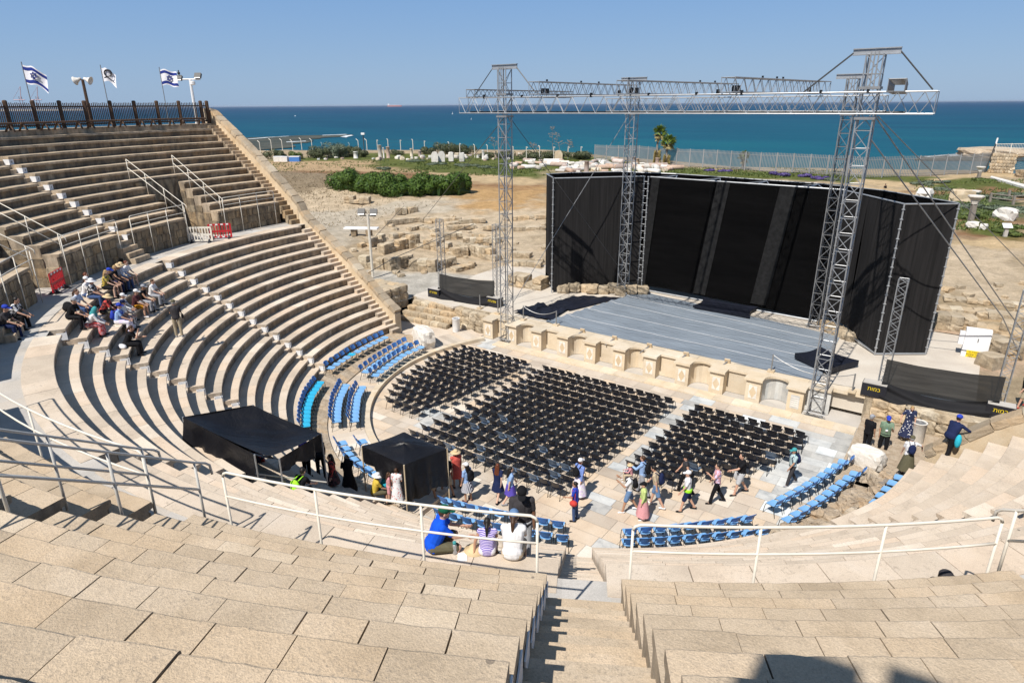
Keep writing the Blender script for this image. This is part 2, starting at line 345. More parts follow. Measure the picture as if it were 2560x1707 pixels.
# upper seating
for k in range(6):
    t = thing('upper_seating', 'steep seat rows above the walkway, ' + wname[k], 'seating', pol(sum(wedge(k, 28)) / 2, 28, WALK_Z), 'upper wedges of stone seating')
    v0, v1 = VOM[k]
    for i in range(UN):
        a0, a1 = wedge(k, ur(i), True); near = k in (3, 4); mb = MB(); mr = MB()
        spans = [(a0, v0), (v1, a1)] if i <= 4 else [(a0, a1)]
        for s0, s1 in spans:
            row_arc(mb, s0, s1, ur(i), ur(i) + UDR + 0.08, uz(i), 0.14, 0.62 if near else 1.0, near=near, jit=0.008 if near else 0.010, rough=0.007 if near else 0.006)
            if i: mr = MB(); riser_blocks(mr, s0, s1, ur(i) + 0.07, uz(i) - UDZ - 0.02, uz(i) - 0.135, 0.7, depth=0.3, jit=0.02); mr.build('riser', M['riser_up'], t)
            core_arc(mb, s0, s1, ur(i) + 0.10, ur(i) + UDR + 0.12, uz(i) - 0.14, WALK_Z - 0.1 if i <= 4 else uz(i) - 1.2)
        mb.build('seat_row', M['seat_up'], t)
    # podium wall under the first row: three rough courses
    mb = MB(); a0, a1 = wedge(k, UR0, True)
    for s0, s1 in ((a0, v0), (v1, a1)):
        for c in range(3):
            z0 = WALK_Z - 0.05 + c * 0.46; L = R(s1 - s0) * UR0; n = max(1, round(L / 0.62)); e = [s0]; ws = [rnd.uniform(0.6, 1.5) for _ in range(n)]
            for x in ws: e.append(e[-1] + (s1 - s0) * x / sum(ws))
            for j in range(n):
                am = (e[j] + e[j + 1]) / 2; wd = R(e[j + 1] - e[j]) * UR0 - 0.015
                mb.cur = rnd.random()
                mb.rock(pol(am, UR0 + 0.24, z0 + 0.23), (0.42, wd * .985, 0.445), rz=R(am) + math.pi, rough=0.045, seed=k * 1000 + c * 100 + j, cuts=2, knock=.07)
        mb.cur = .3; core_arc(mb, s0 + .05, s1 - .05, UR0 + .12, UR0 + .5, UZ0 - .2, WALK_Z - .1); mb.build('podium_wall', M['masonry'], t); mb = MB()
    # vomitory: side walls, dark passage under an arch
    mb = MB(); mb2 = MB()
    for s, a in ((1, v0), (-1, v1)):
        for i in range(5):
            for c in range(2 + i):
                z0 = WALK_Z + c * 0.45; z1 = min(z0 + 0.45, uz(i) - 0.2)
                if z1 <= z0 + 0.05: continue
                mb.cur = rnd.random(); off = 0.10 / ur(i) * 57.3 * s
                mb.rock(pol(a - off * 0.7, ur(i) + UDR / 2 + 0.05, (z0 + z1) / 2), (UDR * 1.04, 0.26, (z1 - z0) * 1.03), rz=R(a) + math.pi, rough=0.05, seed=k * 577 + i * 31 + c, cuts=2, knock=.07)
        mb.build('passage_wall', M['masonry'], t); mb = MB()
    am = (v0 + v1) / 2; rb = ur(5) - 0.02; wdt = R(v1 - v0) * rb; zb = WALK_Z; zt = uz(5) - 0.2
    m = Matrix.Rotation(R(am) + math.pi, 3, 'Z')     # local x runs outwards, y along the wall
    def pt(y, z, x=0.0): return pol(am, rb, z) + m @ Vector((x, y, 0))
    hw = min(0.75, wdt * 0.36); sp = zb + 1.5; rad = hw
    outl = [(-hw, zb), (-hw, sp)] + [(-rad * math.cos(R(q)), sp + rad * math.sin(R(q))) for q in range(15, 180, 15)] + [(hw, sp), (hw, zb)]
    n = len(outl)
    for j in range(n - 1):
        (y0, z0), (y1, z1) = outl[j], outl[j + 1]
        mb2.cur = rnd.random()
        top0 = (max(-wdt / 2 - .1, min(wdt / 2 + .1, y0 * 9 if abs(z0 - zb) < .01 or j == 0 else y0 * 1.9)), zb if abs(z0 - zb) < .01 else min(zt, z0 + 3))
        top1 = (max(-wdt / 2 - .1, min(wdt / 2 + .1, y1 * 9 if abs(z1 - zb) < .01 else y1 * 1.9)), zb if abs(z1 - zb) < .01 else min(zt, z1 + 3))
        if j == 0: top1 = (-wdt / 2 - .1, zt)
        if j == n - 2: top0 = (wdt / 2 + .1, zt)
        if j == 1: top0 = (-wdt / 2 - .1, zt)
        if j == n - 3: top1 = (wdt / 2 + .1, zt)
        mb2.add([pt(y0, z0), pt(y1, z1), pt(*top1), pt(*top0)], [(0, 1, 2, 3)])
        mb2.add([pt(y0, z0), pt(y1, z1), pt(y1, z1, 2.5), pt(y0, z0, 2.5)], [(3, 2, 1, 0)])
    mb2.add([pt(y, z, 2.5) for y, z in outl], [tuple(range(n))])
    mb2.build('passage_arch', M['masonry'], t)

# walkway and the top platform
def annulus(mb, a0, a1, r0, r1, z, seg):
    for k in range(seg):
        b0 = a0 + (a1 - a0) * k / seg; b1 = a0 + (a1 - a0) * (k + 1) / seg; mb.cur = rnd.random()
        mb.add([pol(b0, r0, z), pol(b1, r0, z), pol(b1, r1, z), pol(b0, r1, z)], [(3, 2, 1, 0)])
mb = MB(); annulus(mb, -1.5, 181.5, lr(13) + 0.5, UR0 + 8, WALK_Z - 0.012, 90); struct('walkway', mb, M['concrete'])
mb = MB(); annulus(mb, -1, 181, ur(12) - 0.02, 33.6, uz(11) + 0.34, 120)
for q in range(120):
    b0 = -1 + 182 * q / 120; b1 = -1 + 182 * (q + 1) / 120
    mb.cur = rnd.random(); mb.add([pol(b0, ur(12) - 0.02, uz(11) - .1), pol(b1, ur(12) - 0.02, uz(11) - .1), pol(b1, ur(12) - 0.02, uz(11) + .34), pol(b0, ur(12) - 0.02, uz(11) + .34)], [(0, 1, 2, 3)])
struct('upper_platform', mb, M['seat_up'])

# radial stairs, two steps to a seat row
def radial_stair(a, r0, z0, dr, dz, n, hw, mat, label, skew=1.0, plates=None, base=None):
    t = thing('radial_stair', label, 'stairs', pol(a, r0, z0), 'radial stone stairs')
    mb = MB(); u = pol(a, 1.0); v = Vector((-u.y, u.x, 0))
    for s in range(n):
        z = z0 + dz * (s + 1); r = r0 + dr * s; mb.cur = rnd.random(); j = rnd.uniform(-0.012, 0.012)
        e = hw + 0.28
        lo = z - dz - 0.25
        p = [u * (r + j) - v * e, u * (r + j) + v * e, u * (r + dr + 0.06) + v * e, u * (r + dr + 0.06) - v * e]
        mb.hexa([Vector((q.x, q.y, lo)) for q in (p[0], p[3], p[2], p[1])] + [Vector((q.x, q.y, z)) for q in (p[0], p[3], p[2], p[1])])
    mb.build('steps', mat, t); return t
sl = ['just right of the tour group', 'just left of the tour group', 'behind the large tent', 'below the camera', 'beyond the right rail']
for k, a in enumerate(STAIRS):
    hw = 0.42 if k == 3 else 0.34
    radial_stair(a, lr(0) - LDR / 2, lz(0) - 2 * LDZ, LDR / 2, LDZ / 2, 27, hw, M['seat_low'], 'lower flight of narrow stone steps ' + sl[k])
    radial_stair(a, UR0 - 0.30 * 3, WALK_Z, 0.30, (UZ0 - UDZ - WALK_Z) / 4, 5, 0.53 if k == 3 else 0.34, M['seat_up'], 'short flight through the podium wall ' + sl[k])
    radial_stair(a, UR0 + UDR / 2, UZ0 - UDZ, UDR / 2, UDZ / 2, 22, 0.53 if k == 3 else 0.34, M['seat_up'], 'upper flight of narrow stone steps ' + sl[k])
# straight stairs beside the end walls
for sx, nm in ((-1, 'left'),):
    for (r0, z0, dr, dz, n, mt, lab) in ((LR0 - LDR / 2, lz(0) - LDZ, LDR / 2, LDZ / 2, 27, 'seat_low', 'lower'), (UR0 - 1.2, WALK_Z, 0.3, (UZ0 - WALK_Z) / 5, 5, 'masonry', 'middle'), (UR0 + UDR / 2 - 0.05, UZ0, 0.315, UDZ / 2, 23, 'seat_up', 'upper')):
        t = thing('end_stair', '%s flight of worn stone steps hugging the %s end wall' % (lab, nm), 'stairs', (sx * r0, 0.1, z0), 'stairs beside the end walls'); mb = MB()
        for s in range(n):
            z = z0 + dz * (s + 1); x0 = r0 + dr * s + rnd.uniform(-.012, .012); mb.cur = rnd.random()
            mb.box((sx * (x0 + dr / 2 + 0.03), 0.13, z - dz / 2 - 0.12), (dr + 0.06, 0.72, dz + 0.24))
        mb.build('steps', M[mt], t)

# end walls (analemmata): plastered face with a sandstone coping
def end_wall(sx, prof, nm):
    t = thing('end_wall', nm, 'wall', (sx * prof[0][0], 0.75, 0), 'sloping end walls')
    for (x0, z0), (x1, z1) in zip(prof[:-1], prof[1:]):
        n = max(1, round(math.hypot(x1 - x0, z1 - z0) / 0.62)); mb = MB(); mc = MB()
        ya, yb = (0.46, 0.98) if sx < 0 else (-1.36, -0.82)
        mb.cur = rnd.random()
        pts = [(sx * x0, ya, -0.1), (sx * x1, ya, -0.1), (sx * x1, yb, -0.1), (sx * x0, yb, -0.1), (sx * x0, ya, z0 - .22), (sx * x1, ya, z1 - .22), (sx * x1, yb, z1 - .22), (sx * x0, yb, z0 - .22)]
        if sx < 0: pts = [pts[i] for i in (1, 0, 3, 2, 5, 4, 7, 6)]
        mb.hexa(pts); mb.build('wall_face', M['plaster'], t)
        sl_ = math.atan2(z1 - z0, x1 - x0); L = math.hypot(x1 - x0, z1 - z0) / n
        for j in range(n):
            f = (j + .5) / n; mc.cur = rnd.random()
            mc.rock((sx * (x0 + (x1 - x0) * f), (ya + yb) / 2 + rnd.uniform(-.02, .02), z0 + (z1 - z0) * f - .10 + rnd.uniform(-.03, .03)), (L * 1.01, 0.62, 0.30), tilt=(0, -sl_ * sx, 0), rough=0.035, seed=int(x0 * 10) + j, cuts=2, knock=.06)
        mc.build('coping', M['wall_top'], t)
end_wall(-1, [(14.55, 1.60), (15.99, 2.52), (18.76, 4.62), (22.95, 7.15), (23.25, 7.45), (23.55, 8.0)], 'plastered end wall with sandstone coping sloping down beside the lower rows, left of the stage')
end_wall(-1, [(23.58, 8.02), (26.67, 10.3), (29.8, 12.35), (32.7, 14.05), (33.6, 14.2)], 'upper end wall with sandstone coping climbing to the wooden fence')
end_wall(1, [(15.75, 1.80), (16.0, 2.05), (16.85, 2.85), (17.5, 3.50), (18.3, 4.12), (22.95, 7.9)], 'low end wall with sandstone coping at the right, beside the man in navy')

# row number plates on the stair sides
ordn = ['bottom one', 'second from bottom', 'third from bottom', 'fourth from bottom', 'fifth from bottom', 'sixth from bottom', 'seventh from bottom', 'eighth from bottom', 'ninth from bottom', 'tenth from bottom', 'eleventh from bottom', 'second from top', 'top one', 'top one at the walkway']
def plates(k, up, t):
    n = UN if up else LN
    for i in range(n - (2 if up else 0)):
        r = (ur(i) if up else lr(i)); z = (uz(i) if up else lz(i)); dz = UDZ if up else LDZ
        a = STAIRS[k] - half(k, r, up) + 0.014 / r * 57.3
        # plate set on the riser face that looks across the stair
        c = pol(a, r + 0.16, z - 0.31); rz = R(a) + math.pi
        m = Matrix.Rotation(rz, 3, 'Z')
        p = thing('number_plate', 'white row number plate, %s, %s stair %s' % (ordn[i], 'upper' if up else 'lower', sl[k].replace('just ', '')), 'sign', c, 'row number plates beside stair ' + sl[k])
        q = MB(); q.box(c + Vector((0, 0, .02)), (0.34, 0.014, 0.28), rz); q.box(pol(a - .36, r + 0.052, z - 0.29), (0.014, 0.30, 0.28), rz); q.build('plate', M['white_sign'], p)
        if k == 1 and not up:
            q = MB(); q.box(pol(STAIRS[1] - .35, r + .30, z - .335), (.014, .44, .19), R(STAIRS[1]) + math.pi); q.build('side_plate', M['white_sign'], p)
        q = MB()
        num = (i + 1)
        for d_, ch in enumerate(str(num)):
            segs = {'1': [(0, -.03, 0, .03)], '2': [(-.012, .03, .012, .03), (.012, .03, .012, 0), (-.012, 0, .012, 0), (-.012, 0, -.012, -.03), (-.012, -.03, .012, -.03)], '3': [(-.012, .03, .012, .03), (.012, -.03, .012, .03), (-.012, 0, .012, 0), (-.012, -.03, .012, -.03)], '4': [(-.012, .03, -.012, 0), (-.012, 0, .012, 0), (.012, -.03, .012, .03)], '5': [(-.012, .03, .012, .03), (-.012, .03, -.012, 0), (-.012, 0, .012, 0), (.012, 0, .012, -.03), (-.012, -.03, .012, -.03)], '6': [(-.012, .03, -.012, -.03), (-.012, 0, .012, 0), (.012, 0, .012, -.03), (-.012, -.03, .012, -.03)], '7': [(-.012, .03, .012, .03), (.012, .03, .012, -.03)], '8': [(-.012, .03, .012, .03), (-.012, .03, -.012, -.03), (-.012, 0, .012, 0), (.012, .03, .012, -.03), (-.012, -.03, .012, -.03)], '9': [(-.012, .03, .012, .03), (-.012, .03, -.012, 0), (-.012, 0, .012, 0), (.012, .03, .012, -.03)], '0': [(-.012, .03, .012, .03), (-.012, .03, -.012, -.03), (.012, .03, .012, -.03), (-.012, -.03, .012, -.03)]}[ch]
            for (y0, z0, y1, z1) in segs:
                yy = (y0 + y1) / 2 * 1.8 - 0.045 + d_ * 0.06; zz = (z0 + z1) / 2 * 1.6
                cc = pol(a - .36, r + 0.042, z - 0.29) + m @ Vector((0, yy, zz))
                q.box(cc, (0.006, max(0.014, abs(y1 - y0) * 1.8), max(0.014, abs(z1 - z0) * 1.6)), rz)
        q.build('number', M['ink'], p)
for k in (0, 1): plates(k, False, None)
for k in (0,): plates(k, True, None)
for k in (3,): plates(k, True, None)

for s_ in range(22):
    z_ = UZ0 - UDZ + UDZ / 2 * (s_ + 1); q_ = gz(1473, 1652, z_); r_ = math.hypot(q_.x, q_.y)
    if UR0 + UDR / 2 * (s_ + 1) <= r_ < UR0 + UDR / 2 * (s_ + 2): break
mb = MB(); mb.box(q_ + Vector((0, 0, .018)), (.13, .045, .012), R(30)); mb.build('drain_plate', M['ink'], None, label='small dark metal plate set in the near stair', cat='plate')
# ---------------------------------------------------------------- orchestra, rings, pulpitum, stage
CX, CY, CR = 0.35, -1.75, 10.2
def paving(mb_dict, x0, x1, y0, y1, z, step, inside, pick):
    y = y0
    while y < y1:
        h = rnd.uniform(0.8, 1.25) * step; x = x0 - rnd.uniform(0, 1)
        while x < x1:
            w_ = rnd.uniform(0.9, 2.2) * step; cx, cy = x + w_ / 2, y + h / 2
            if inside(cx, cy):
                mb = mb_dict[pick(cx, cy)]; mb.cur = rnd.random(); zz = z + rnd.uniform(-.002, .002)
                mb.add([(x + .006, y + .006, zz), (x + w_ - .006, y + .006, zz), (x + w_ - .006, y + h - .006, zz), (x + .006, y + h - .006, zz)], [(0, 1, 2, 3)])
            x += w_
        y += h
mb = MB(); mb.prism([(-17, -16.5), (17, -16.5), (17, 17), (-17, 17)], -0.5, -0.02); struct('ground_base', mb, M['concrete'])
pm = {'floor': MB(), 'marble': MB()}
def inorch(x, y):
    if y > 3.3: return False
    d = math.hypot(x - CX, y - CY)
    return d < CR + 0.2 or (x > 0 and math.hypot(x, y) < 14.2)
def pickf(x, y):
    p = 0.0
    if x > 10.6 and y > -6.5: p = 0.92
    if 8 < x < 11.5 and y > 0.2: p = 0.7
    if 5.2 < x < 6.0 and y > -7: p = 0.75
    if -9.0 < x < -7 and y > 1.8: p = 0.7
    if -4.8 < x < -3.3 and -8.3 < y < -6.6: p = 0.9
    if 5 < x < 9.5 and -12 < y < -8.5: p = 0.35
    if 12 < x and y < -5: p = 0.5
    return 'marble' if rnd.random() < p else 'floor'
paving(pm, -12, 15, -13.5, 3.4, 0.0, 0.62, inorch, pickf)
struct('orchestra_floor', pm['floor'], M['floor']); struct('marble_paving', pm['marble'], M['marble'])
# outer ring step with the two rows of blue chairs, then the rough strip below the first seat row
def ring(mb, a0, a1, f0, f1, z0, z1, seg, rim=True):
    for k in range(seg):
        q = []
        for a in (a0 + (a1 - a0) * k / seg, a0 + (a1 - a0) * (k + 1) / seg):
            q.append((f0(a), f1(a)))
        mb.cur = rnd.random(); e = Vector((0, 0, z1 - z0))
        A, B, C_, D_ = q[0][0], q[1][0], q[1][1], q[0][1]
        up = Vector((0, 0, z1)); dn = Vector((0, 0, z0))
        mb.add([A + dn, B + dn, C_ + dn, D_ + dn, A + up, B + up, C_ + up, D_ + up], [(4, 7, 6, 5), (0, 4, 5, 1), (2, 6, 7, 3), (1, 5, 6, 2), (0, 3, 7, 4)])
def cpol(a, r): t = R(a); return Vector((CX - r * math.cos(t), CY - r * math.sin(t), 0))
mb = MB(); ring(mb, -26, 93, lambda a: cpol(a, CR), lambda a: cpol(a, CR + 0.32), -0.05, 0.215, 70); struct('ring_kerb', mb, M['pale_stone'])
mb = MB(); ring(mb, -26, 93, lambda a: cpol(a, CR + 0.33), lambda a: cpol(a, CR + 2.0), -0.05, 0.205, 60); struct('ring_pavement', mb, M['floor'])
mb = MB(); mb.cur = .5
ring(mb, -12, 100, lambda a: cpol(a, CR + 1.98), lambda a: pol(max(0.6, a), LR0 + 0.3), -0.05, 0.27, 60); struct('rough_strip', mb, M['rubble'])
# ruined rubble ring on the right, where the first row is lost
t = thing('rubble_ring', 'broken ring of rubble and old mortar behind the right-hand blue chairs', 'ruin', pol(158, 14.6, 0))
for i in range(70):
    a = 142 + 33 * rnd.random(); r = rnd.uniform(14.05, 14.95); mb = MB(); mb.cur = rnd.random()
    mb.rock(pol(a, r, 0.12 + 0.25 * rnd.random()), (rnd.uniform(.25, .7), rnd.uniform(.25, .6), rnd.uniform(.25, .5)), rz=rnd.random() * 6, rough=.25, seed=i + 50)
    mb.build('stone', M['rubble'], t)
mb = MB(); ring(mb, 141, 176, lambda a: pol(a, 14.0 + 0.08 * math.sin(a * 2.1)), lambda a: pol(a, 15.0), -0.05, 0.30, 60); mb.build('mortar_bed', M['rubble'], t)

# pulpitum: pedestals with lozenge panels, alternating round and square niches
PY, PH, SZ = 3.30, 1.30, 1.28
pul = thing('stage_front_wall', 'low stage front of pale stone with pedestals, lozenge panels and niches', 'wall', (1.5, 4.1, 0))
ped_x = [-8.99 + 1.888 * i for i in range(11)]       # centres
pw, back = 0.74, 0.95
for i, x in enumerate(ped_x):
    if i == 10: x += 0.15
    mb = MB(); mb.cur = rnd.random() * 0.6 + .2
    mb.box((x, PY + back / 2 + .02, PH / 2 - .06), (pw, back, PH - .12)); pd = mb.build('pedestal', M['pale_stone'], pul)
    mt = M['marble'] if i in (10,) else M['white_marble']
    q = MB(); q.box((x, PY + .02 - .004, .55), (pw * .56, .03, .70)); q.build('panel', mt, pd)
    if i < 10:
        q = MB(); q.add([(x - .18, PY - .004, .55), (x, PY - .004, .22), (x + .18, PY - .004, .55), (x, PY - .004, .88), (x - .18, PY + .02, .55), (x, PY + .02, .22), (x + .18, PY + .02, .55), (x, PY + .02, .88)], [(0, 1, 2, 3), (0, 4, 5, 1), (1, 5, 6, 2), (2, 6, 7, 3), (3, 7, 4, 0)]); q.build('lozenge', M['plaster'], pd)
    elif i == 10:
        q = MB()
        for s in range(5): q.box((x, PY - .006, .33 + s * .11), (.34, .02, .05))
        q.build('slats', M['white_marble'], pd)
    q = MB(); q.cur = rnd.random(); q.box((x, PY + back / 2 - .03, PH - .06), (pw + .16, back + .16, .12)); q.build('cap_slab', M['pale_stone'], pd)
    # niche to the right of this pedestal
    if i == 10: nx1 = x + pw / 2 + 1.1
    else: nx1 = ped_x[i + 1] + (0.15 if i == 9 else 0) - pw / 2
    nx0 = x + pw / 2
    if i in (0, 9): 
        pass
    q = MB(); roundn = (i % 2 == 1)
    cxn, hwn = (nx0 + nx1) / 2, (nx1 - nx0) / 2
    if roundn:
        pr = [(nx0, PY + .38)] + [(cxn - hwn * math.cos(R(b)), PY + .38 + hwn * math.sin(R(b))) for b in range(0, 181, 15)] + [(nx1, PY + .38)]
    else:
        pr = [(nx0, PY + .62), (nx1, PY + .62)]
    for (x0, y0), (x1, y1) in zip(pr[:-1], pr[1:]):
        q.cur = rnd.random(); q.add([(x0, y0, 0), (x1, y1, 0), (x1, y1, PH - .12), (x0, y0, PH - .12)], [(0, 1, 2, 3)])
    q.build('niche', M['pale_stone'] if i < 9 else M['marble'], pul)
    # coping behind and over the niche
    q = MB(); q.cur = rnd.random()
    if roundn:
        arc = [(cxn - (hwn - .07) * math.cos(R(b)), PY + .30 + (hwn - .07) * math.sin(R(b))) for b in range(0, 181, 15)]
        for (x0, y0), (x1, y1) in zip(arc[:-1], arc[1:]):
            q.add([(x0, y0, PH - .12), (x1, y1, PH - .12), (x1, PY + back + .4, PH - .12), (x0, PY + back + .4, PH - .12), (x0, y0, PH - .003), (x1, y1, PH - .003), (x1, PY + back + .4, PH - .003), (x0, PY + back + .4, PH - .003)], [(4, 5, 6, 7), (0, 1, 5, 4), (3, 2, 1, 0)])
    else:
        q.hexa([(nx0, PY + .52, PH - .12), (nx1, PY + .52, PH - .12), (nx1, PY + back + .4, PH - .12), (nx0, PY + back + .4, PH - .12), (nx0, PY + .52, PH - .003), (nx1, PY + .52, PH - .003), (nx1, PY + back + .4, PH - .003), (nx0, PY + back + .4, PH - .003)])
    q.build('coping_slab', M['pale_stone'], pul)
mb = MB()
for i in range(24):
    mb.cur = rnd.random(); x = -9.6 + i * .95
    mb.hexa([(x, PY + back + .06, PH - .2), (x + .94, PY + back + .06, PH - .2), (x + .94, PY + 1.62, PH - .2), (x, PY + 1.62, PH - .2), (x, PY + back + .06, PH - .006), (x + .94, PY + back + .06, PH - .006), (x + .94, PY + 1.62, PH - .006), (x, PY + 1.62, PH - .006)])
mb.build('back_coping', M['pale_stone'], pul)
# kerb line in front of the pulpitum
mb = MB()
for i in range(22):
    mb.cur = rnd.random(); mb.box((-7.5 + i * .95, 2.78, 0.02), (.945, .75, .10))
mb.build('plinth', M['pale_stone'], pul)

# stage floor
mb = MB(); mb.cur = .5; mb.prism([(-17, 4.7), (17.2, 4.6), (17.2, 40), (-17, 40)], 0.2, SZ); struct('stage_floor', mb, M['stage_deck'])
def pt2(px, py, z): q = gz(px, py, z); return (q.x, q.y)
# ramped side blocks left and right of the pulpitum, old masonry
lw = thing('parodos_masonry', 'old sandstone masonry and steps left of the stage front', 'ruin', (-13, 4, 0))
for s in range(4):
    mb = MB(); 
    for j in range(6):
        mb.cur = rnd.random(); mb.rock((-16.3 + j * .72 + s * 0.12, 2.9 + s * .42 - j * -.06, .16 + s * .30), (.78, .5, .36), rough=.06, seed=s * 10 + j)
    mb.build('step', M['ruin'], lw)
mb = MB()
for c in range(3):
    for j in range(5):
        mb.cur = rnd.random(); mb.rock((-12.0 + j * .62, 3.95 + .1 * c, .2 + c * .42), (.66, .55, .44), rough=.12, seed=200 + c * 9 + j)
mb.build('side_wall', M['ruin'], lw)
mb = MB(); mb.cur = .4; mb.prism([(-17.0, 4.55), (-9.4, 4.55), (-9.4, 6.5), (-17, 6.5)], 0, SZ - .004); mb.build('terrace', M['ruin'], lw)
mb = MB(); mb.cur = .4; mb.prism([(-16.9, 4.6), (-12.6, 4.1), (-12.3, 4.9), (-16.6, 5.9)], SZ - .1, SZ + .03); mb.build('landing_slab', M['stage_deck'], lw)
rw = thing('parodos_masonry', 'old sandstone masonry right of the stage front, behind the waste bin', 'ruin', (14.5, 4, 0))
mb = MB()
for c in range(3):
    for j in range(7):
        mb.cur = rnd.random(); mb.rock((13.6 + j * .66, 4.15 + .12 * c - j * .03, .2 + c * .42), (.72, .7, .45), rough=.16, seed=300 + c * 9 + j)
mb.build('side_wall', M['ruin'], rw)
mb = MB(); mb.cur = .4; mb.prism([(12.9, 4.3), (18.4, 4.2), (18.4, 6.5), (12.9, 6.5)], 0, SZ - .004); mb.build('terrace', M['ruin'], rw)
mb = MB(); mb.cur = .5
mb.prism([(13.0, -2.6), (16.2, -2.6), (16.2, 4.3), (13.0, 4.3)], -.1, .30); mb.build('paving', M['rubble'], rw)
mb = MB(); mb.cur = .5; mb.prism([(16.2, -.84), (21, -.84), (21, 4.3), (16.6, 4.3)], -.1, 1.15); mb.build('earth_fill', M['rubble'], rw)
mb = MB(); mb.cur = .5
mb.prism([(-17.0, .95), (-9.6, .95), (-9.6, 4.3), (-17.0, 4.3)], -.1, .03); mb.build('paving', M['floor'], lw)

# tarpaulin over the stage, black covers
m, n, l, b = _new('grey_tarpaulin'); g = n.new('ShaderNodeNewGeometry'); mp = n.new('ShaderNodeMapping'); mp.inputs['Scale'].default_value = (.5, 2.2, 1); mp.inputs['Rotation'].default_value = (0, 0, R(12)); l.new(g.outputs['Position'], mp.inputs[0])
t1 = noise(n, l, mp.outputs[0], 1.2, 5, .6, 1.2); t2 = noise(n, l, g.outputs['Position'], .4, 3)
r1 = ramp(n, [(0.3, (.20, .235, .275)), (.7, (.25, .29, .335))]); l.new(t2.outputs[0], r1.inputs[0]); l.new(r1.outputs[0], b.inputs['Base Color']); b.inputs['Roughness'].default_value = .5
bp = n.new('ShaderNodeBump'); bp.inputs['Strength'].default_value = .9; bp.inputs['Distance'].default_value = .16; l.new(t1.outputs[0], bp.inputs['Height']); l.new(bp.outputs[0], b.inputs['Normal']); M['tarp'] = m
def cloth_sheet(name, quad, z, mat, label, cat, nx=24, ny=12, amp=.03, parent=None, edge=0.0):
    mb = MB(); a, b_, c, d = [Vector((p[0], p[1], 0)) for p in quad]; gr = []
    ph = [rnd.uniform(0, 6) for _ in range(6)]
    for j in range(ny + 1):
        row = []
        for i in range(nx + 1):
            u, v = i / nx, j / ny; p = a.lerp(b_, u).lerp(d.lerp(c, u), v)
            h = amp * (.5 + .3 * math.sin(u * 17 + v * 5 + ph[0]) + .3 * math.sin(v * 13 - u * 6 + ph[1]) + .25 * math.sin(u * 31 + v * 23 + ph[2]))
            row.append((p.x, p.y, z + max(0.004, h)))
        gr.append(row)
    mb.sheet(gr); return mb.build(name, mat, parent, True, label=label, cat=cat)
tp = thing('stage_tarpaulin', 'grey blue tarpaulin with white seams stretched over the stage floor', 'tarpaulin', (3, 9, SZ))
TQ = [(-5.6, 4.92), (10.75, 4.75), (10.3, 12.6), (-3.6, 15.0)]
gr = []
for j in range(41):
    row = []; v = j / 40
    for i in range(81):
        u = i / 80; A = Vector((*TQ[0], 0)).lerp(Vector((*TQ[1], 0)), u); B = Vector((*TQ[3], 0)).lerp(Vector((*TQ[2], 0)), u); p = A.lerp(B, v)
        wv = .014 * (1 + math.sin(v * 40 + 4 * math.sin(u * 5))) * (.3 + .7 * abs(math.sin(u * 3.1 + v))) + (.05 * (1 + math.sin(u * 260 * .4 + v * 70)) * max(0, 1 - u * 14))
        row.append((p.x, p.y, SZ + .012 + wv))
    gr.append(row)
mb = MB(); mb.sheet(gr); mb.build('sheet', M['tarp'], tp, True)
for v in (.20, .42, .63, .84):
    mb = MB(); q = []
    for i in range(81):
        a_, b_ = gr[int(v * 40)][i], gr[int(v * 40) + 1][i]; q.append(a_)
    mb.sheet([[(p[0], p[1] - .026, p[2] + .012) for p in q], [(p[0], p[1] + .026, p[2] + .012) for p in q]]); mb.build('seam', M['white'], tp)
cloth = lambda nm, qd, z, lab: cloth_sheet(nm, qd, z, M['cloth_navy'], lab, 'cover', amp=.10)
cv = thing('black_cover', 'black plastic cover spread left of the tarpaulin on the stage', 'cover', (-6.5, 8, SZ))
cloth_sheet('sheet', [(-8.4, 5.3), (-5.4, 5.2), (-5.7, 7.9), (-8.2, 8.0)], SZ + .03, M['cloth_navy'], None, None, amp=.16, parent=cv)
cloth_sheet('flap', [(-7.5, 7.85), (-5.5, 7.75), (-3.9, 12.9), (-7.0, 10.9)], SZ + .03, M['cloth_navy'], None, None, amp=.12, parent=cv)
def low_box_cover(name, q, z0, z1, lab):
    mb = MB(); c = [Vector((p[0], p[1], 0)) for p in q]; cen = sum(c, Vector()) / 4
    n = 8; rim = []
    for k in range(4):
        for j in range(n):
            p = c[k].lerp(c[(k + 1) % 4], j / n); sag = math.sin(math.pi * j / n); p2 = p.lerp(cen, .10 * sag)
            rim.append((Vector((p2.x, p2.y, z1 - .05 * sag)), Vector((p2.x, p2.y, z0 + .12 * (1 - sag)))))
    m_ = len(rim); vs = [r_[0] for r_ in rim] + [r_[1] for r_ in rim] + [Vector((cen.x, cen.y, z1 - .02))]
    fs = [(i, m_ + i, m_ + (i + 1) % m_, (i + 1) % m_) for i in range(m_)] + [(i, (i + 1) % m_, 2 * m_) for i in range(m_)]
    mb.add(vs, fs); return mb.build(name, M['cloth_navy'], None, False, label=lab, cat='cover')
low_box_cover('covered_equipment', [(9.0, 7.1), (11.0, 5.75), (12.0, 7.85), (9.9, 8.9)], SZ + .02, SZ + .42, 'black cloth tied over low equipment beside the right front tower')
low_box_cover('covered_equipment', [(1.1, 12.9), (4.9, 12.8), (4.8, 15.0), (1.0, 15.2)], SZ + .02, SZ + .3, 'black cloth over low equipment at the foot of the centre screen')
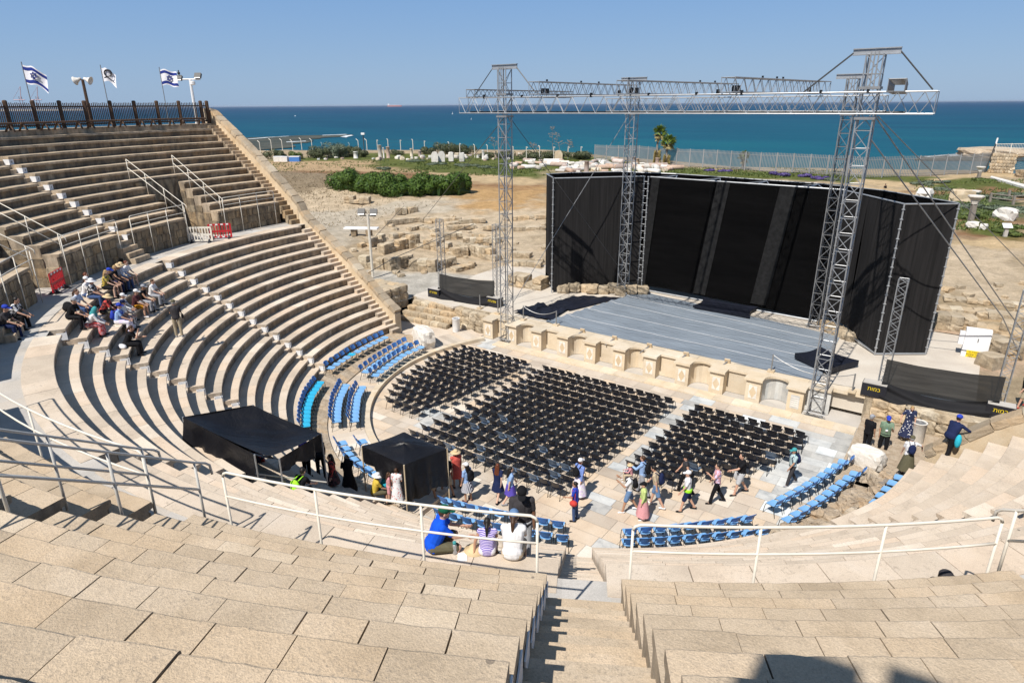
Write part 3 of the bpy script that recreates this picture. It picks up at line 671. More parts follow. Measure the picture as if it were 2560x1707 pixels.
# chain posts along the stage edge, and the fallen rods on square feet
def post_chain(p, q, lab1, lab2, drop=.35):
    for P, lab in ((p, lab1), (q, lab2)):
        if lab is None: continue
        t = thing('chain_post', lab, 'post', P, 'posts of the low chain along the stage edge')
        mb = MB(); mb.tube([P, P + Vector((0, 0, .95))], .035, 8); mb.build('post', M['alu_dark'], t)
        mb = MB(); mb.box(P + Vector((0, 0, .04)), (.34, .34, .08)); mb.build('foot', M['plaster'], t)
    pts = []
    for i in range(13):
        u = i / 12; r_ = p.lerp(q, u); pts.append(r_ + Vector((0, 0, .92 - drop * 4 * u * (1 - u))))
    mb = MB(); mb.tube(pts, .022, 5); mb.build('chain', M['alu_dark'], None, label='sagging chain %s' % lab1.split(' post ')[-1], cat='chain')
P1 = gz(1308.5, 799.5, PH); P2 = gz(1390.5, 813, PH); post_chain(P1, P2, 'grey chain post in front of the left black cover', 'grey chain post at the left end of the tarpaulin')
for (px, py) in ((1200, 771), (1245, 784)):
    P = gz(px, py, PH); t = thing('chain_post', 'grey post on a square foot by the left barrier, %s of two' % ('left' if px == 1200 else 'right'), 'post', P)
    mb = MB(); mb.tube([P, P + Vector((0, 0, .95))], .035, 8); mb.build('post', M['alu_dark'], t); mb = MB(); mb.box(P + Vector((0, 0, .04)), (.34, .34, .08)); mb.build('foot', M['plaster'], t)
P3 = gz(1927.5, 928.6, PH); P4 = gz(2130, 980, PH); post_chain(P3, P4, 'grey chain post left of the right front tower', 'grey chain post right of the right front tower', .5)
for i, (px, py) in enumerate(((1457, 827), (1537, 845), (1624, 864), (1716, 885.5), (1819, 903))):
    P = gz(px, py, PH + .1); D_ = Vector((-.25, -.75, -.28)).normalized()
    t = thing('fallen_post', 'toppled post hanging over the stage edge, ' + ('left of all five', 'second of five from the left', 'middle of five', 'fourth of five from the left', 'right of all five')[i], 'post', P, 'toppled posts along the stage edge')
    mb = MB(); mb.tube([P, P + D_ * .8], .035, 8); mb.build('post', M['alu_dark'], t)
    mb = MB(); mb.box(P, (.30, .08, .30), tilt=(R(20), 0, 0)); mb.build('foot', M['plaster'], t)
# ---------------------------------------------------------------- lattice towers and trusses
def lattice(mb, p, q, w_, h_, bay, rc=.028, rd=.016, side=None, cross=False, n=5):
    p, q = Vector(p), Vector(q); d = q - p; L = d.length; d.normalize()
    s = side or (Vector((0, 0, 1)).cross(d).normalized() if abs(d.z) < .9 else Vector((1, 0, 0)))
    s = (s - d * s.dot(d)).normalized(); u = s.cross(d) if abs(d.z) > .9 else d.cross(s) * (1 if d.cross(s).z > 0 else -1)
    co = [s * (a * w_ / 2) + u * (b_ * h_ / 2) for a, b_ in ((-1, -1), (1, -1), (1, 1), (-1, 1))]
    for c in co: mb.tube([p + c, q + c], rc, n + 1)
    k = max(1, round(L / bay)); st = L / k
    for f in range(4):
        a, b_ = co[f], co[(f + 1) % 4]
        for i in range(k):
            z0, z1 = p + d * (st * i), p + d * (st * (i + 1))
            if cross == 'zig':
                zm = p + d * (st * (i + .5)); mb.tube([z0 + a, zm + b_], rd, n, False); mb.tube([zm + b_, z1 + a], rd, n, False)
            else:
                mb.tube([z0 + a, z0 + b_], rd, n, False)
                (mb.tube([z0 + a, z1 + b_], rd, n, False) if (i + f) % 2 else mb.tube([z0 + b_, z1 + a], rd, n, False))
    for e in (p, q):
        for f in range(4): mb.tube([e + co[f], e + co[(f + 1) % 4]], rd, n, False)
def ibeam(mb, p, q, h=.22, w_=.16):
    p, q = Vector(p), Vector(q); d = (q - p).normalized(); rz = math.atan2(d.y, d.x); c = (p + q) / 2; L = (q - p).length
    mb.box(c, (L, .04, h * .8), rz); mb.box(c + Vector((0, 0, h / 2)), (L, w_, .04), rz); mb.box(c - Vector((0, 0, h / 2)), (L, w_, .04), rz)
def tower(x, y, z0, z1, w_, beamdir, label, mat='alu'):
    t = thing('lighting_tower', label, 'tower', (x, y, z0), 'lattice towers of the stage rig')
    mb = MB(); lattice(mb, (x, y, z0 + .1), (x, y, z1 - .12), w_, w_, .72, .032, .017); mb.build('mast', M[mat], t)
    mb = MB()
    for a, b_ in ((-1, -1), (1, -1), (1, 1), (-1, 1)): mb.box((x + a * w_ / 2, y + b_ * w_ / 2, z0 + .05), (.16, .16, .10))
    mb.tube([(x - w_ * .8, y - w_ / 2, z0 + .2), (x + w_ * .8, y - w_ / 2, z0 + .2)], .04, 6); mb.tube([(x - w_ / 2, y - w_ * .8, z0 + .32), (x - w_ / 2, y + w_ * .8, z0 + .32)], .04, 6)
    mb.build('base', M['alu_dark'], t)
    b_ = Vector((beamdir[0], beamdir[1], 0)); mb = MB(); c = Vector((x, y, z1)); ibeam(mb, c - b_ * .87, c + b_ * .87); mb.build('head_beam', M['alu'], t)
    mb = MB(); zt = 14.8
    for s in (-.14, .0, .14):
        mb.box((x + s, y - w_ / 2 - .06, (z1 + zt) / 2), (.05, .02, z1 - zt)); 
    mb.build('hoist_strap', M['alu_dark'], t)
    mb = MB()
    for zz in (13.72, 14.9): mb.box((x, y, zz), (w_ + .16, w_ + .16, .10))
    mb.build('sleeve_block', M['alu_dark'], t)
    return t
tower(-7.62, 3.55, 0.0, 16.35, .56, (1, 0), 'tall lattice tower at the left front corner, standing before the pale stage wall')
tower(11.0, 3.60, 0.0, 16.28, .62, (1, 0), 'tall lattice tower at the right front corner, standing before the pale stage wall')
tower(-4.45, 13.55, SZ, 15.85, .60, (1, .1), 'lattice tower at the left rear, beside the left black wing', 'alu')
tower(8.62, 13.55, SZ, 15.68, .56, (1, .1), 'lattice tower at the right rear, in front of the right black wing', 'alu_dark')
def beam(name, p, q, w_, h_, bay, label, mat='alu', cross='zig', rc=.030, rd=.0155):
    t = thing('truss_beam', label, 'truss', Vector(p).lerp(Vector(q), .5), 'horizontal trusses of the stage rig')
    mb = MB(); lattice(mb, p, q, w_, h_, bay, rc, rd, cross=cross); mb.build('lattice', M[mat], t)
    return t
ZB_, ZT_ = 13.90, 14.74
t = beam('front', (-10.7, 3.6, (ZB_ + ZT_) / 2), (13.4, 3.6, (ZB_ + ZT_) / 2), .86, ZT_ - ZB_, .95, 'long front truss spanning both front towers at the horizon')
mb = MB()
for i in range(9):
    x = -9.5 + i * 2.6 + rnd.uniform(-.8, .8); mb.box((x, 3.2, ZT_ + .05), (.10, .12, .12 + .1 * (i % 3 == 0)))
mb.build('clamp', M['black_metal'], t)
mb = MB(); mb.tube([(-10.2, 3.6, ZB_ + .05), (12.4, 3.6, ZB_ + .05)], .05, 5); mb.build('cable_bundle', M['black_metal'], t)
beam('rear', (-6.2, 13.55, 14.28), (10.4, 13.55, 14.28), .8, .8, .95, 'rear truss joining both rear towers above the black screens', 'alu_dark')
for (x0, x1, lab, zt) in ((-5.2, -4.75, 'upper cross truss running to the rear, left of three', 15.52), (.05, 1.95, 'upper cross truss running to the rear, middle of three', 15.46), (5.3, 7.1, 'upper cross truss running to the rear, right of three', 15.46)):
    t = beam('cross', (x0, 2.9, zt - .33), (x1, 14.0, zt - .33), .66, .62, .85, lab)
    mb = MB()
    for i in range(3):
        u = rnd.random(); mb.box((x0 + (x1 - x0) * u, 2.9 + 11.1 * u, zt + .06), (.08, .08, .12))
    for u in (.12, .16, .9): mb.box((x0 + (x1 - x0) * u - .35, 2.9 + 11.1 * u, zt - .5), (.16, .16, .34))
    mb.build('clamp', M['black_metal'], t)
beam('stubL', (-9.6, 2.9, 14.98), (-9.6, 14.0, 14.98), .6, .4, .8, 'outer cross truss left of the left front tower', 'alu_dark')
beam('stubR', (12.0, 2.9, 14.98), (10.9, 14.0, 14.98), .6, .46, .8, 'outer cross truss right of the right front tower', 'alu_dark')
# straps from the head beams to the truss, guy wires to the ground
def wire(pts, r, label, name='guy_wire', mat='cable', cat='cable', group='guy wires of the rig'):
    mb = MB(); mb.tube(pts, r, 5); return mb.build(name, M[mat], None, label=label, cat=cat, group=group)
wire([(-8.45, 3.55, 16.3), (-9.9, 3.5, 14.75)], .025, 'strap from left tower head down to the left truss end', 'hoist_rope')
wire([(-6.8, 3.55, 16.3), (-5.4, 3.4, 14.95)], .03, 'strap from left tower head down to the right', 'hoist_rope')
wire([(10.15, 3.6, 16.25), (8.4, 3.5, 14.75)], .035, 'thick strap from right tower head down to the left', 'hoist_rope')
wire([(11.85, 3.6, 16.25), (13.2, 3.6, 14.8)], .03, 'strap from right tower head down to the right truss end', 'hoist_rope')
wire([(11.3, 3.9, 13.8), (17.8, 14.0, 3.9), (19.6, 17.0, 1.3)], .03, 'guy wire from right front tower to the ground, upper one', mat='alu_dark')
wire([(11.3, 3.7, 12.9), (17.6, 12.0, 4.0), (19.0, 14.0, 1.3)], .03, 'guy wire from right front tower to the ground, lower one', mat='alu_dark')
wire([(11.4, 3.9, 13.8), (18.9, 22.0, 4.4), (21.5, 28.0, 1.5)], .022, 'guy wire from right front tower to the far right ruins', mat='alu_dark')
wire([(-7.9, 3.8, 13.6), (-32.0, 22.0, 3.0)], .022, 'thin guy wire from left front tower to the ruins, upper one')
wire([(-7.4, 3.8, 13.6), (-3.6, 13.2, 2.2)], .018, 'thin guy wire from left front tower to the left rear tower foot')
wire([(-4.6, 13.3, 13.6), (-9.6, 7.0, 1.4)], .022, 'guy wire from left rear tower to the stage floor', mat='alu_dark')
wire([gz(1185, 560, 5.2), gz(985, 645, 2.6), gz(870, 712, 2.0)], .03, 'dark cable over the ruins to the end wall, lower one')
wire([gz(1010, 515, 4.4), gz(940, 590, 2.9)], .025, 'dark cable over the road behind the lamp post')

# ---------------------------------------------------------------- black screens on scaffold
def screen(label, pts, zt, zb, mat, strips=(), depth=1.9, gr='black screens round the stage', back=True):
    t = thing('stage_screen', label, 'screen', (pts[0][0], pts[0][1], SZ), gr)
    P = [Vector((p[0], p[1], 0)) for p in pts]
    out = []
    for i in range(len(P) - 1):
        a, b_ = P[i], P[i + 1]; L = (b_ - a).length; nx = max(4, int(L / .35)); nz = 22; d = (b_ - a).normalized(); nn = Vector((-d.y, d.x, 0))
        g_ = []
        for j in range(nz + 1):
            row = []; v = j / nz
            for k in range(nx + 1):
                u = k / nx; q = a.lerp(b_, u); bl = .05 * math.sin(u * 9 + v * 3) * math.sin(math.pi * v)
                row.append(q + nn * bl + Vector((0, 0, zb[i] * (1 - u) * (1 - v) + zb[i + 1] * u * (1 - v) + zt * v)))
            g_.append(row)
        mb = MB(); mb.sheet(g_); mb.build('mesh_panel', M[mat[i] if isinstance(mat, (list, tuple)) else mat], t, True)
        mb = MB(); z_ = Vector((0, 0, zt)); mb.tube([a + z_, b_ + z_], .045, 6)
        mb.build('top_rail', M['alu'], t)
        if back:
            mb = MB(); k = max(1, round(L / 3.0))
            for q in range(k):
                u0 = (q + .35) / k; p0 = a.lerp(b_, u0) + z_; p1 = p0 + nn * -depth if False else p0 + nn * depth
                mb.tube([p0, p1], .035, 5); mb.tube([a.lerp(b_, u0 + .25 / k) + z_, p1], .03, 5); mb.tube([a.lerp(b_, u0 - .25 / k) + z_, p1], .03, 5)
            mb.build('top_brace', M['alu'], t)
    return t
m, n, l, b = _new('black_mesh_front'); g = n.new('ShaderNodeNewGeometry'); mp = n.new('ShaderNodeMapping'); mp.inputs['Scale'].default_value = (5, 5, .12); l.new(g.outputs['Position'], mp.inputs[0])
t1 = noise(n, l, mp.outputs[0], 1.4, 4, .7); r1 = ramp(n, [(.35, (.014, .0135, .0135)), (.7, (.030, .028, .028))]); l.new(t1.outputs[0], r1.inputs[0]); l.new(r1.outputs[0], b.inputs['Base Color']); b.inputs['Roughness'].default_value = .9; b.inputs['Specular IOR Level'].default_value = .1; M['mesh_wing'] = m
m, n, l, b = _new('black_mesh_centre'); g = n.new('ShaderNodeNewGeometry'); mp = n.new('ShaderNodeMapping'); mp.inputs['Scale'].default_value = (.3, .3, 2.5); l.new(g.outputs['Position'], mp.inputs[0])
t1 = noise(n, l, mp.outputs[0], 1.0, 4, .7); r1 = ramp(n, [(.35, (.0022, .0022, .0024)), (.75, (.0052, .005, .0052))]); l.new(t1.outputs[0], r1.inputs[0]); l.new(r1.outputs[0], b.inputs['Base Color']); b.inputs['Roughness'].default_value = .95; b.inputs['Specular IOR Level'].default_value = .05; M['mesh_centre'] = m
M['band_pale'] = plain('screen_band_grey', (.016, .016, .0165), .9, spec=.1, var=.35, vscale=4)
ZS = 9.52
LWp = [(-11.0, 13.3), (-8.92, 11.06), (-4.25, 15.55)]
tl = screen('left wing of the black stage screen, folded round the scaffold corner', LWp, ZS, [2.3, 1.45, 1.75], ['mesh_wing', 'mesh_wing'], back=False)
tc = screen('wide black centre screen closing the back of the stage', [(-3.7, 15.45), (8.95, 14.75)], ZS, [1.75, 1.42], 'mesh_centre')
tr = screen('right wing of the black stage screen, folded towards the audience', [(8.95, 14.75), (10.45, 12.95), (12.44, 10.45), (14.66, 12.0)], ZS - .04, [1.75, 1.9, 1.36, 1.36], 'mesh_wing', back=False)
for t_, pts in ((tl, [(-11.0, 13.3), (-9.9, 15.1), (-7.1, 17.7), (-3.0, 18.3)]), (tc, [(-3.0, 18.3), (2.5, 17.7), (7.3, 17.2), (10.8, 15.6)]), (tr, [(10.8, 15.6), (14.66, 12.0)])):
    for a, b_ in zip(pts[:-1], pts[1:]):
        mb = MB(); mb.add([(a[0], a[1], 1.6), (b_[0], b_[1], 1.6), (b_[0], b_[1], ZS), (a[0], a[1], ZS)], [(0, 1, 2, 3)]); mb.build('rear_panel', M['mesh_centre'], t_)
        mb = MB(); mb.tube([(a[0], a[1], ZS), (b_[0], b_[1], ZS)], .04, 5); mb.build('rear_rail', M['alu'], t_)
def post(t_, x, y, z0, z1, double=False):
    mb = MB()
    for dx in ((0, .32) if double else (0,)):
        mb.tube([(x + dx, y, z0), (x + dx, y, z1)], .042, 7)
        z = z0 + .4
        while z < z1: mb.lathe((x + dx, y, z), [(.05, 0), (.085, .02), (.085, .05), (.05, .07)], 8); z += .5
    if double:
        z = z0 + .6
        while z < z1: mb.tube([(x, y, z), (x + .32, y, z)], .022, 5); z += .5
    mb.build('scaffold_post', M['alu'], t_)
post(tl, -8.95, 10.98, SZ, ZS + .1); post(tl, -4.15, 15.40, SZ + .3, ZS, True); post(tr, 12.44, 10.36, SZ, ZS); post(tr, 14.7, 11.98, SZ, ZS); post(tc, 8.9, 14.62, SZ, ZS)
for a, b_ in (((10.45, 12.9), (12.44, 10.4)), ((12.44, 10.4), (14.66, 11.95)), ((-3.7, 15.36), (8.9, 14.66))):
    mb = MB(); z0 = SZ + .08; mb.tube([(a[0], a[1], z0 + (.2 if a[0] == 10.45 else 0)), (b_[0], b_[1], z0)], .05, 6); mb.build('foot_rail', M['alu'], tr if a[0] > 0 else tc)
# narrow bands paler than the centre screen, laid just in front of it
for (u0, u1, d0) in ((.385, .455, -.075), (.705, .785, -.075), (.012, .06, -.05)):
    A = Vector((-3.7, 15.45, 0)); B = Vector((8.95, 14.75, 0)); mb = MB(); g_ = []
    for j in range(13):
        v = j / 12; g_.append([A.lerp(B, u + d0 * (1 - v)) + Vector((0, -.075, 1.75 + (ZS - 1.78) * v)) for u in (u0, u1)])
    mb.sheet(g_); mb.build('pale_band', M['band_pale'], tc)

# ---------------------------------------------------------------- side goals with black banners and weight blocks
m, n, l, b = _new('sheer_black_mesh'); tr_ = n.new('ShaderNodeBsdfTransparent'); mx = n.new('ShaderNodeMixShader'); g = n.new('ShaderNodeNewGeometry'); mp = n.new('ShaderNodeMapping'); mp.inputs['Scale'].default_value = (.4, .4, 7); l.new(g.outputs['Position'], mp.inputs[0])
t1 = noise(n, l, mp.outputs[0], 1.2, 4, .6); r1 = ramp(n, [(.3, (.93,) * 3), (.75, (.99,) * 3)]); l.new(t1.outputs[0], r1.inputs[0]); l.new(r1.outputs[0], mx.inputs[0]); b.inputs['Base Color'].default_value = (.02, .02, .02, 1); b.inputs['Roughness'].default_value = .9
l.new(tr_.outputs[0], mx.inputs[1]); l.new(b.outputs[0], mx.inputs[2]); l.new(mx.outputs[0], n['Material Output'].inputs[0]); M['sheer'] = m
def side_goal(xa, xb, ya, yb, zt, zb, side, hebrew):
    A, B = Vector((xa, ya, 0)), Vector((xb, yb, 0))
    for q, nm in ((A, 'left'), (B, 'right')):
        t = thing('side_truss_post', 'slim lattice post at the %s end of the %s black banner' % (nm, side), 'post', (q.x, q.y, SZ), 'slim lattice posts beside the stage')
        mb = MB(); lattice(mb, (q.x, q.y, SZ), (q.x, q.y, zt), .38, .38, .55, .024, .012, cross='zig'); mb.build('mast', M['alu'], t)
        mb = MB(); mb.box((q.x, q.y, SZ + .03), (.5, .5, .06)); mb.build('base', M['alu_dark'], t)
        t = thing('weight_block', 'black weight block with yellow lettering at the %s end of the %s banner' % (nm, side), 'block', (q.x, q.y - .45, SZ), 'black weight blocks')
        mb = MB(); mb.box((q.x + (.1 if nm == 'right' else -.25), q.y - .42, SZ + .34), (1.05, .62, .62), tilt=None); mb.build('body', M['black_plastic'], t)
        mb = MB(); mb.box((q.x + (.1 if nm == 'right' else -.25), q.y - .42, SZ + .655), (1.0, .57, .03)); mb.build('lid', M['concrete'], t)
        text_mesh(hebrew, .26, 'lettering', M['yellow'], Matrix.Translation((q.x + (.1 if nm == 'right' else -.25), q.y - .735, SZ + .42)) @ Matrix.Rotation(R(90), 4, 'X'), t)
    t = thing('black_banner', 'black netting banner with a sagging hem, %s of the stage' % side, 'banner', (A + B) / 2 + Vector((0, 0, SZ)), 'black banners beside the stage')
    nx, nz = 40, 14; g_ = []
    for j in range(nz + 1):
        row = []
        for i in range(nx + 1):
            u, v = i / nx, j / nz; q = A.lerp(B, u); zt_ = zb + .03 - .10 * math.sin(math.pi * u); q2 = q + Vector((0, -.30 - .03 * math.sin(u * 14 + v * 4), 0))
            row.append(q2 + Vector((0, 0, SZ + .50 + (zt_ - SZ - .50) * v - (1 - v) * .12)))
        g_.append(row)
    mb = MB(); mb.sheet(g_); mb.build('net', M['sheer'], t, True)
    g_ = []
    for j in range(9):
        row = []
        for i in range(nx + 1):
            u, v = i / nx, j / 8; q = A.lerp(B, u); sg = math.sin(math.pi * u)
            row.append(q + Vector((0, -.42 - .30 * sg * (1 - v) - .07 * math.sin(v * 9 + u * 5) - .30 * (1 - v), SZ - .22 * sg + (.80 - .22 * sg) * v + .06 * (1 - sg) * (1 - v))))
        g_.append(row)
    mb = MB(); mb.sheet(g_); mb.build('hem', M['black_cloth'], t, True)
    return t
side_goal(-15.0, -10.5, 5.75, 6.35, 6.85, 3.0, 'left', 'אזהרה'[::-1])
side_goal(13.45, 17.95, 4.95, 5.5, 6.9, 3.1, 'right', 'במות'[::-1])

# ---------------------------------------------------------------- tents
def tent(label, corners, walls, legs, parts_extra=None):
    t = thing('black_tent', label, 'tent', corners[0], 'black canopies in the seating')
    return t
def membrane(mb, pts, n=10, sag=.10):   # four corners, saddle sag
    a, b_, c, d = [Vector(p) for p in pts]; g_ = []
    for j in range(n + 1):
        row = []
        for i in range(n + 1):
            u, v = i / n, j / n; p = a.lerp(b_, u).lerp(d.lerp(c, u), v); s = 16 * u * (1 - u) * v * (1 - v)
            row.append(p + Vector((0, 0, -sag * s + (.05 * math.sin(u * 11 + v * 6) + .03 * math.sin(u * 23 - v * 17)) * s * min(1, sag * 8) - .06 * 4 * u * (1 - u) * abs(2 * v - 1) ** 3 - .06 * 4 * v * (1 - v) * abs(2 * u - 1) ** 3)))
        g_.append(row)
    mb.sheet(g_)
def drape(mb, a, b_, za, zb, n=16, out=.12, seed=0):
    a, b_ = Vector(a), Vector(b_); rr = random.Random(seed); ph = rr.uniform(0, 6); d = (b_ - a).normalized(); nn = Vector((d.y, -d.x, 0)); g_ = []
    for j in range(9):
        row = []; v = j / 8
        for i in range(n + 1):
            u = i / n; p = a.lerp(b_, u); zlow = za * (1 - u) + zb * u + .06 * math.sin(u * 11 + ph)
            row.append(Vector((p.x, p.y, p.z + (zlow - p.z) * v)) + nn * (out * v * v + (.10 * math.sin(u * 13 + ph + v) + .06 * math.sin(u * 31 + ph * 2 + 2 * v)) * v))
        g_.append(row)
    mb.sheet(g_)
m, n, l, b = _new('black_tent_cloth'); g = n.new('ShaderNodeNewGeometry'); t1 = noise(n, l, g.outputs['Position'], 1.3, 5, .6, .8); r1 = ramp(n, [(.3, (.0055, .0055, .0075)), (.75, (.013, .0125, .015))]); l.new(t1.outputs[0], r1.inputs[0]); l.new(r1.outputs[0], b.inputs['Base Color']); b.inputs['Roughness'].default_value = .42; b.inputs['Specular IOR Level'].default_value = .35
bp = n.new('ShaderNodeBump'); bp.inputs['Strength'].default_value = .5; bp.inputs['Distance'].default_value = .15; l.new(t1.outputs[0], bp.inputs['Height']); l.new(bp.outputs[0], b.inputs['Normal']); M['tent'] = m
A, B, C_, D_, E_ = gz(457, 1042, 5.2), gz(632, 1012, 4.9), gz(803, 1083, 4.0), gz(698, 1146, 4.45), gz(636, 1136, 4.8)
t = thing('black_tent', 'large black tent over the sound desk on the left lower rows', 'tent', ((A + C_) / 2).to_3d() - Vector((0, 0, 2)), 'black canopies in the seating')
mb = MB(); Pm = E_.lerp(A, .02)
membrane(mb, [A, E_.lerp(D_, .55), C_, B], 22, .30); mb.build('roof', M['tent'], t, True)
mb = MB(); mid = A.lerp(E_, 1.0); drape(mb, A, E_, 4.25, 3.55, 22, .22, 3); mb.build('front_wall', M['tent'], t, True)
mb = MB(); drape(mb, B, A, 2.6, 4.0, 14, .18, 4); mb.build('side_wall', M['tent'], t, True)
mb = MB(); drape(mb, D_, C_, 4.05, 3.30, 12, .05, 6); mb.build('valance', M['tent'], t, True)
mb = MB(); membrane(mb, [E_, D_, E_.lerp(D_, .6) + Vector((.0, .05, .03)), E_.lerp(A, .1)], 4, .02); mb.build('corner_flap', M['tent'], t, True)
for q, zb in ((E_, 3.6), (D_, 3.3), (C_, 2.0), (A, 4.2), (B, 2.0)):
    mb = MB(); mb.tube([Vector((q.x, q.y, zb)), q], .03, 6); mb.build('leg', M['alu'], t)
for (px, py) in ((1, 1),):
    mb = MB(); a = gz(638, 1184, 4.0); b_ = gz(816, 1205, 3.0); c = gz(812, 1160, 3.6); 
    mb.tube([a, b_], .025, 6); mb.build('lower_rail', M['white_rail'], t)
a, b_, c, d = gz(904, 1114, 2.45), gz(1010, 1079, 2.65), gz(1118, 1121, 2.45), gz(1010, 1162, 2.4)
t = thing('black_tent', 'small black square canopy on the ring at the foot of the stands', 'tent', (.1, -13.4, .25), 'black canopies in the seating')
pk = (a + b_ + c + d) / 4 + Vector((0, 0, .22)); mb = MB()
for p, q in ((a, b_), (b_, c), (c, d), (d, a)): membrane(mb, [p, q, pk, pk], 8, .05)
mb.build('roof', M['tent'], t, True)
mb = MB(); drape(mb, d, a, 1.1, 1.75, 16, .05, 9); mb.build('front_wall', M['tent'], t, True)
mb = MB(); drape(mb, c, d, .95, .7, 16, .08, 10); mb.build('side_wall', M['tent'], t, True)
for q in (a, b_, c, d):
    mb = MB(); mb.tube([Vector((q.x, q.y, .22)), q], .03, 6); mb.build('leg', M['plaster'], t)

# ---------------------------------------------------------------- railings
def railing(label, name_pts, zt, zm, zb, posts, r=.0205, mat='white_rail', group='pipe railings'):
    """name_pts: list of Vector (plan) along the rail; posts: indices with a post"""
    t = thing('railing', label, 'railing', Vector((name_pts[0].x, name_pts[0].y, zb)), group)
    P = [Vector((p.x, p.y, 0)) for p in name_pts]; z = lambda v: Vector((0, 0, v))
    a, b_ = P[0], P[-1]
    top = [P[0] + z(zt - .09), P[0] + z(zt - .03) + (P[1] - P[0]).normalized() * .03, P[0] + z(zt) + (P[1] - P[0]).normalized() * .10] + [p + z(zt) for p in P[1:-1]] + [P[-1] + z(zt) + (P[-2] - P[-1]).normalized() * .10, P[-1] + z(zt - .03) + (P[-2] - P[-1]).normalized() * .03, P[-1] + z(zt - .09)]
    mb = MB(); mb.tube(top, r * 1.12, 8); mb.build('top_rail', M[mat], t, True)
    mb = MB(); mb.tube([p + z(zm) for p in P], r * .95, 8); mb.build('middle_rail', M[mat], t, True)
    for i in posts:
        mb = MB(); mb.tube([P[i] + z(zb), P[i] + z(zt - (.09 if i in (0, len(P) - 1) else 0))], r, 8); mb.build('post', M[mat], t, True)
    return t
def arcpts(a0, a1, r, n): return [pol(a0 + (a1 - a0) * i / n, r) for i in range(n + 1)]
railing('white pipe railing left of the near stair, with people sitting beyond it', arcpts(105.6, 117.7, 24.52, 12), 8.87, 8.41, WALK_Z, (0, 4, 8, 12))
railing('white pipe railing right of the near stair', arcpts(120.85, 133.2, 24.52, 12), 8.83, 8.38, WALK_Z, (0, 4, 8, 12))
railing('white pipe railing along the walkway wall, nearest the sea end', arcpts(1.7, 11.4, 24.5, 9), 8.86, 8.40, WALK_Z, (0, 3, 6, 9))
railing('white pipe railing along the walkway wall, right of the first left stair', arcpts(18.6, 28.8, 24.5, 9), 8.86, 8.40, WALK_Z, (0, 3, 6, 9))
railing('white pipe railing along the walkway wall above the tour group', arcpts(31.4, 42.0, 24.5, 9), 8.86, 8.40, WALK_Z, (0, 3, 6, 9))
railing('white pipe railing along the walkway wall at the left edge', arcpts(48.3, 58.6, 24.5, 9), 8.86, 8.40, WALK_Z, (0, 3, 6, 9))
railing('pipe railing on the walkway wall, crossing the left foreground', arcpts(78.3, 101.4, 24.52, 14), 8.86, 8.40, WALK_Z, (0, 4, 9, 14))
railing('white pipe railing on the walkway wall at the right edge', arcpts(137.3, 147.5, 24.52, 9), 8.84, 8.38, WALK_Z, (0, 3, 6, 9))
def slope_rail(label, a, r0, r1, up=1.0, mat='white_rail'):
    f = lambda r: UZ0 + (r - UR0) / UDR * UDZ
    t = thing('railing', label, 'railing', pol(a, r0, f(r0)), 'sloping railings beside the passages')
    for h, nm in ((up, 'top_rail'), (up * .5, 'middle_rail')):
        mb = MB(); e = [pol(a, r0 - .30, f(r0) + h - .38), pol(a, r0 - .28, f(r0) + h - .2), pol(a, r0 - .2, f(r0) + h - .12)] if h == up else []
        mb.tube(e + [pol(a, r0, f(r0) + h), pol(a, r1, f(r1) + h)] + ([pol(a, r1 + .05, f(r1) + h - .1)] if h == up else []), .0215, 8); mb.build(nm, M[mat], t, True)
    k = 4
    for i in range(k):
        r = r0 + (r1 - r0) * i / (k - 1); zb = f(r) - UDZ * .6
        mb = MB(); mb.tube([pol(a, r, zb), pol(a, r, f(r) + up)], .0215, 8); mb.build('post', M[mat], t, True)
slope_rail('sloping railing on the far side of the arched passage under the fence', 12.0 - .35, 24.6, 28.2)
slope_rail('sloping railing on the near side of the arched passage under the fence', 18.2 + .35, 24.6, 28.2)
slope_rail('sloping railing right of the passage at the left edge', 42.2 - .35, 24.6, 28.2)
slope_rail('sloping railing left of the passage at the left edge', 48.0 + .35, 24.6, 28.2)
slope_rail('large grey sloping railing in the left foreground', 104.25 + .25, 24.6, 28.6, 1.0, 'grey_rail')
slope_rail('second sloping railing across the passage in the left foreground', 102.0 - .25, 24.6, 28.6, 1.0, 'grey_rail')
slope_rail('sloping railing of the passage near the right edge', 133.6 - .2, 24.6, 28.2)
# red and white plastic barriers
def barrier(label, c, rz, w_, h_, mat):
    t = thing('barrier', label, 'barrier', c, 'plastic barriers on the walkway'); m3 = Matrix.Rotation(rz, 3, 'Z')
    P = lambda x, y, z: Vector(c) + m3 @ Vector((x, y, z))
    mb = MB()
    for zz in (.12, h_ * .5, h_ - .05): mb.box(P(0, 0, zz), (w_, .05, .10), rz)
    for i in range(9): mb.box(P(-w_ / 2 + w_ * i / 8, 0, h_ / 2 + .03), (.06 if i not in (0, 8) else .10, .045, h_ - .1), rz)
    mb.build('grille', M[mat], t)
    for zz in ((.12, h_ - .05) if mat == 'red_plastic' else ()):
        mb = MB()
        for i in range(4): mb.box(P(-w_ * .375 + w_ * .25 * i, 0, zz), (w_ * .11, .062, .085), rz)
        mb.build('white_stripe', M['white'], t)
    for sx in (-.38, .38):
        mb = MB(); mb.add([P(w_ * sx - .05, -.3, 0), P(w_ * sx + .05, -.3, 0), P(w_ * sx + .05, .3, 0), P(w_ * sx - .05, .3, 0), P(w_ * sx - .04, -.02, .2), P(w_ * sx + .04, -.02, .2), P(w_ * sx + .04, .02, .2), P(w_ * sx - .04, .02, .2)], [(0, 1, 5, 4), (1, 2, 6, 5), (2, 3, 7, 6), (3, 0, 4, 7), (4, 5, 6, 7)]); mb.build('foot', M['black_plastic'], t)
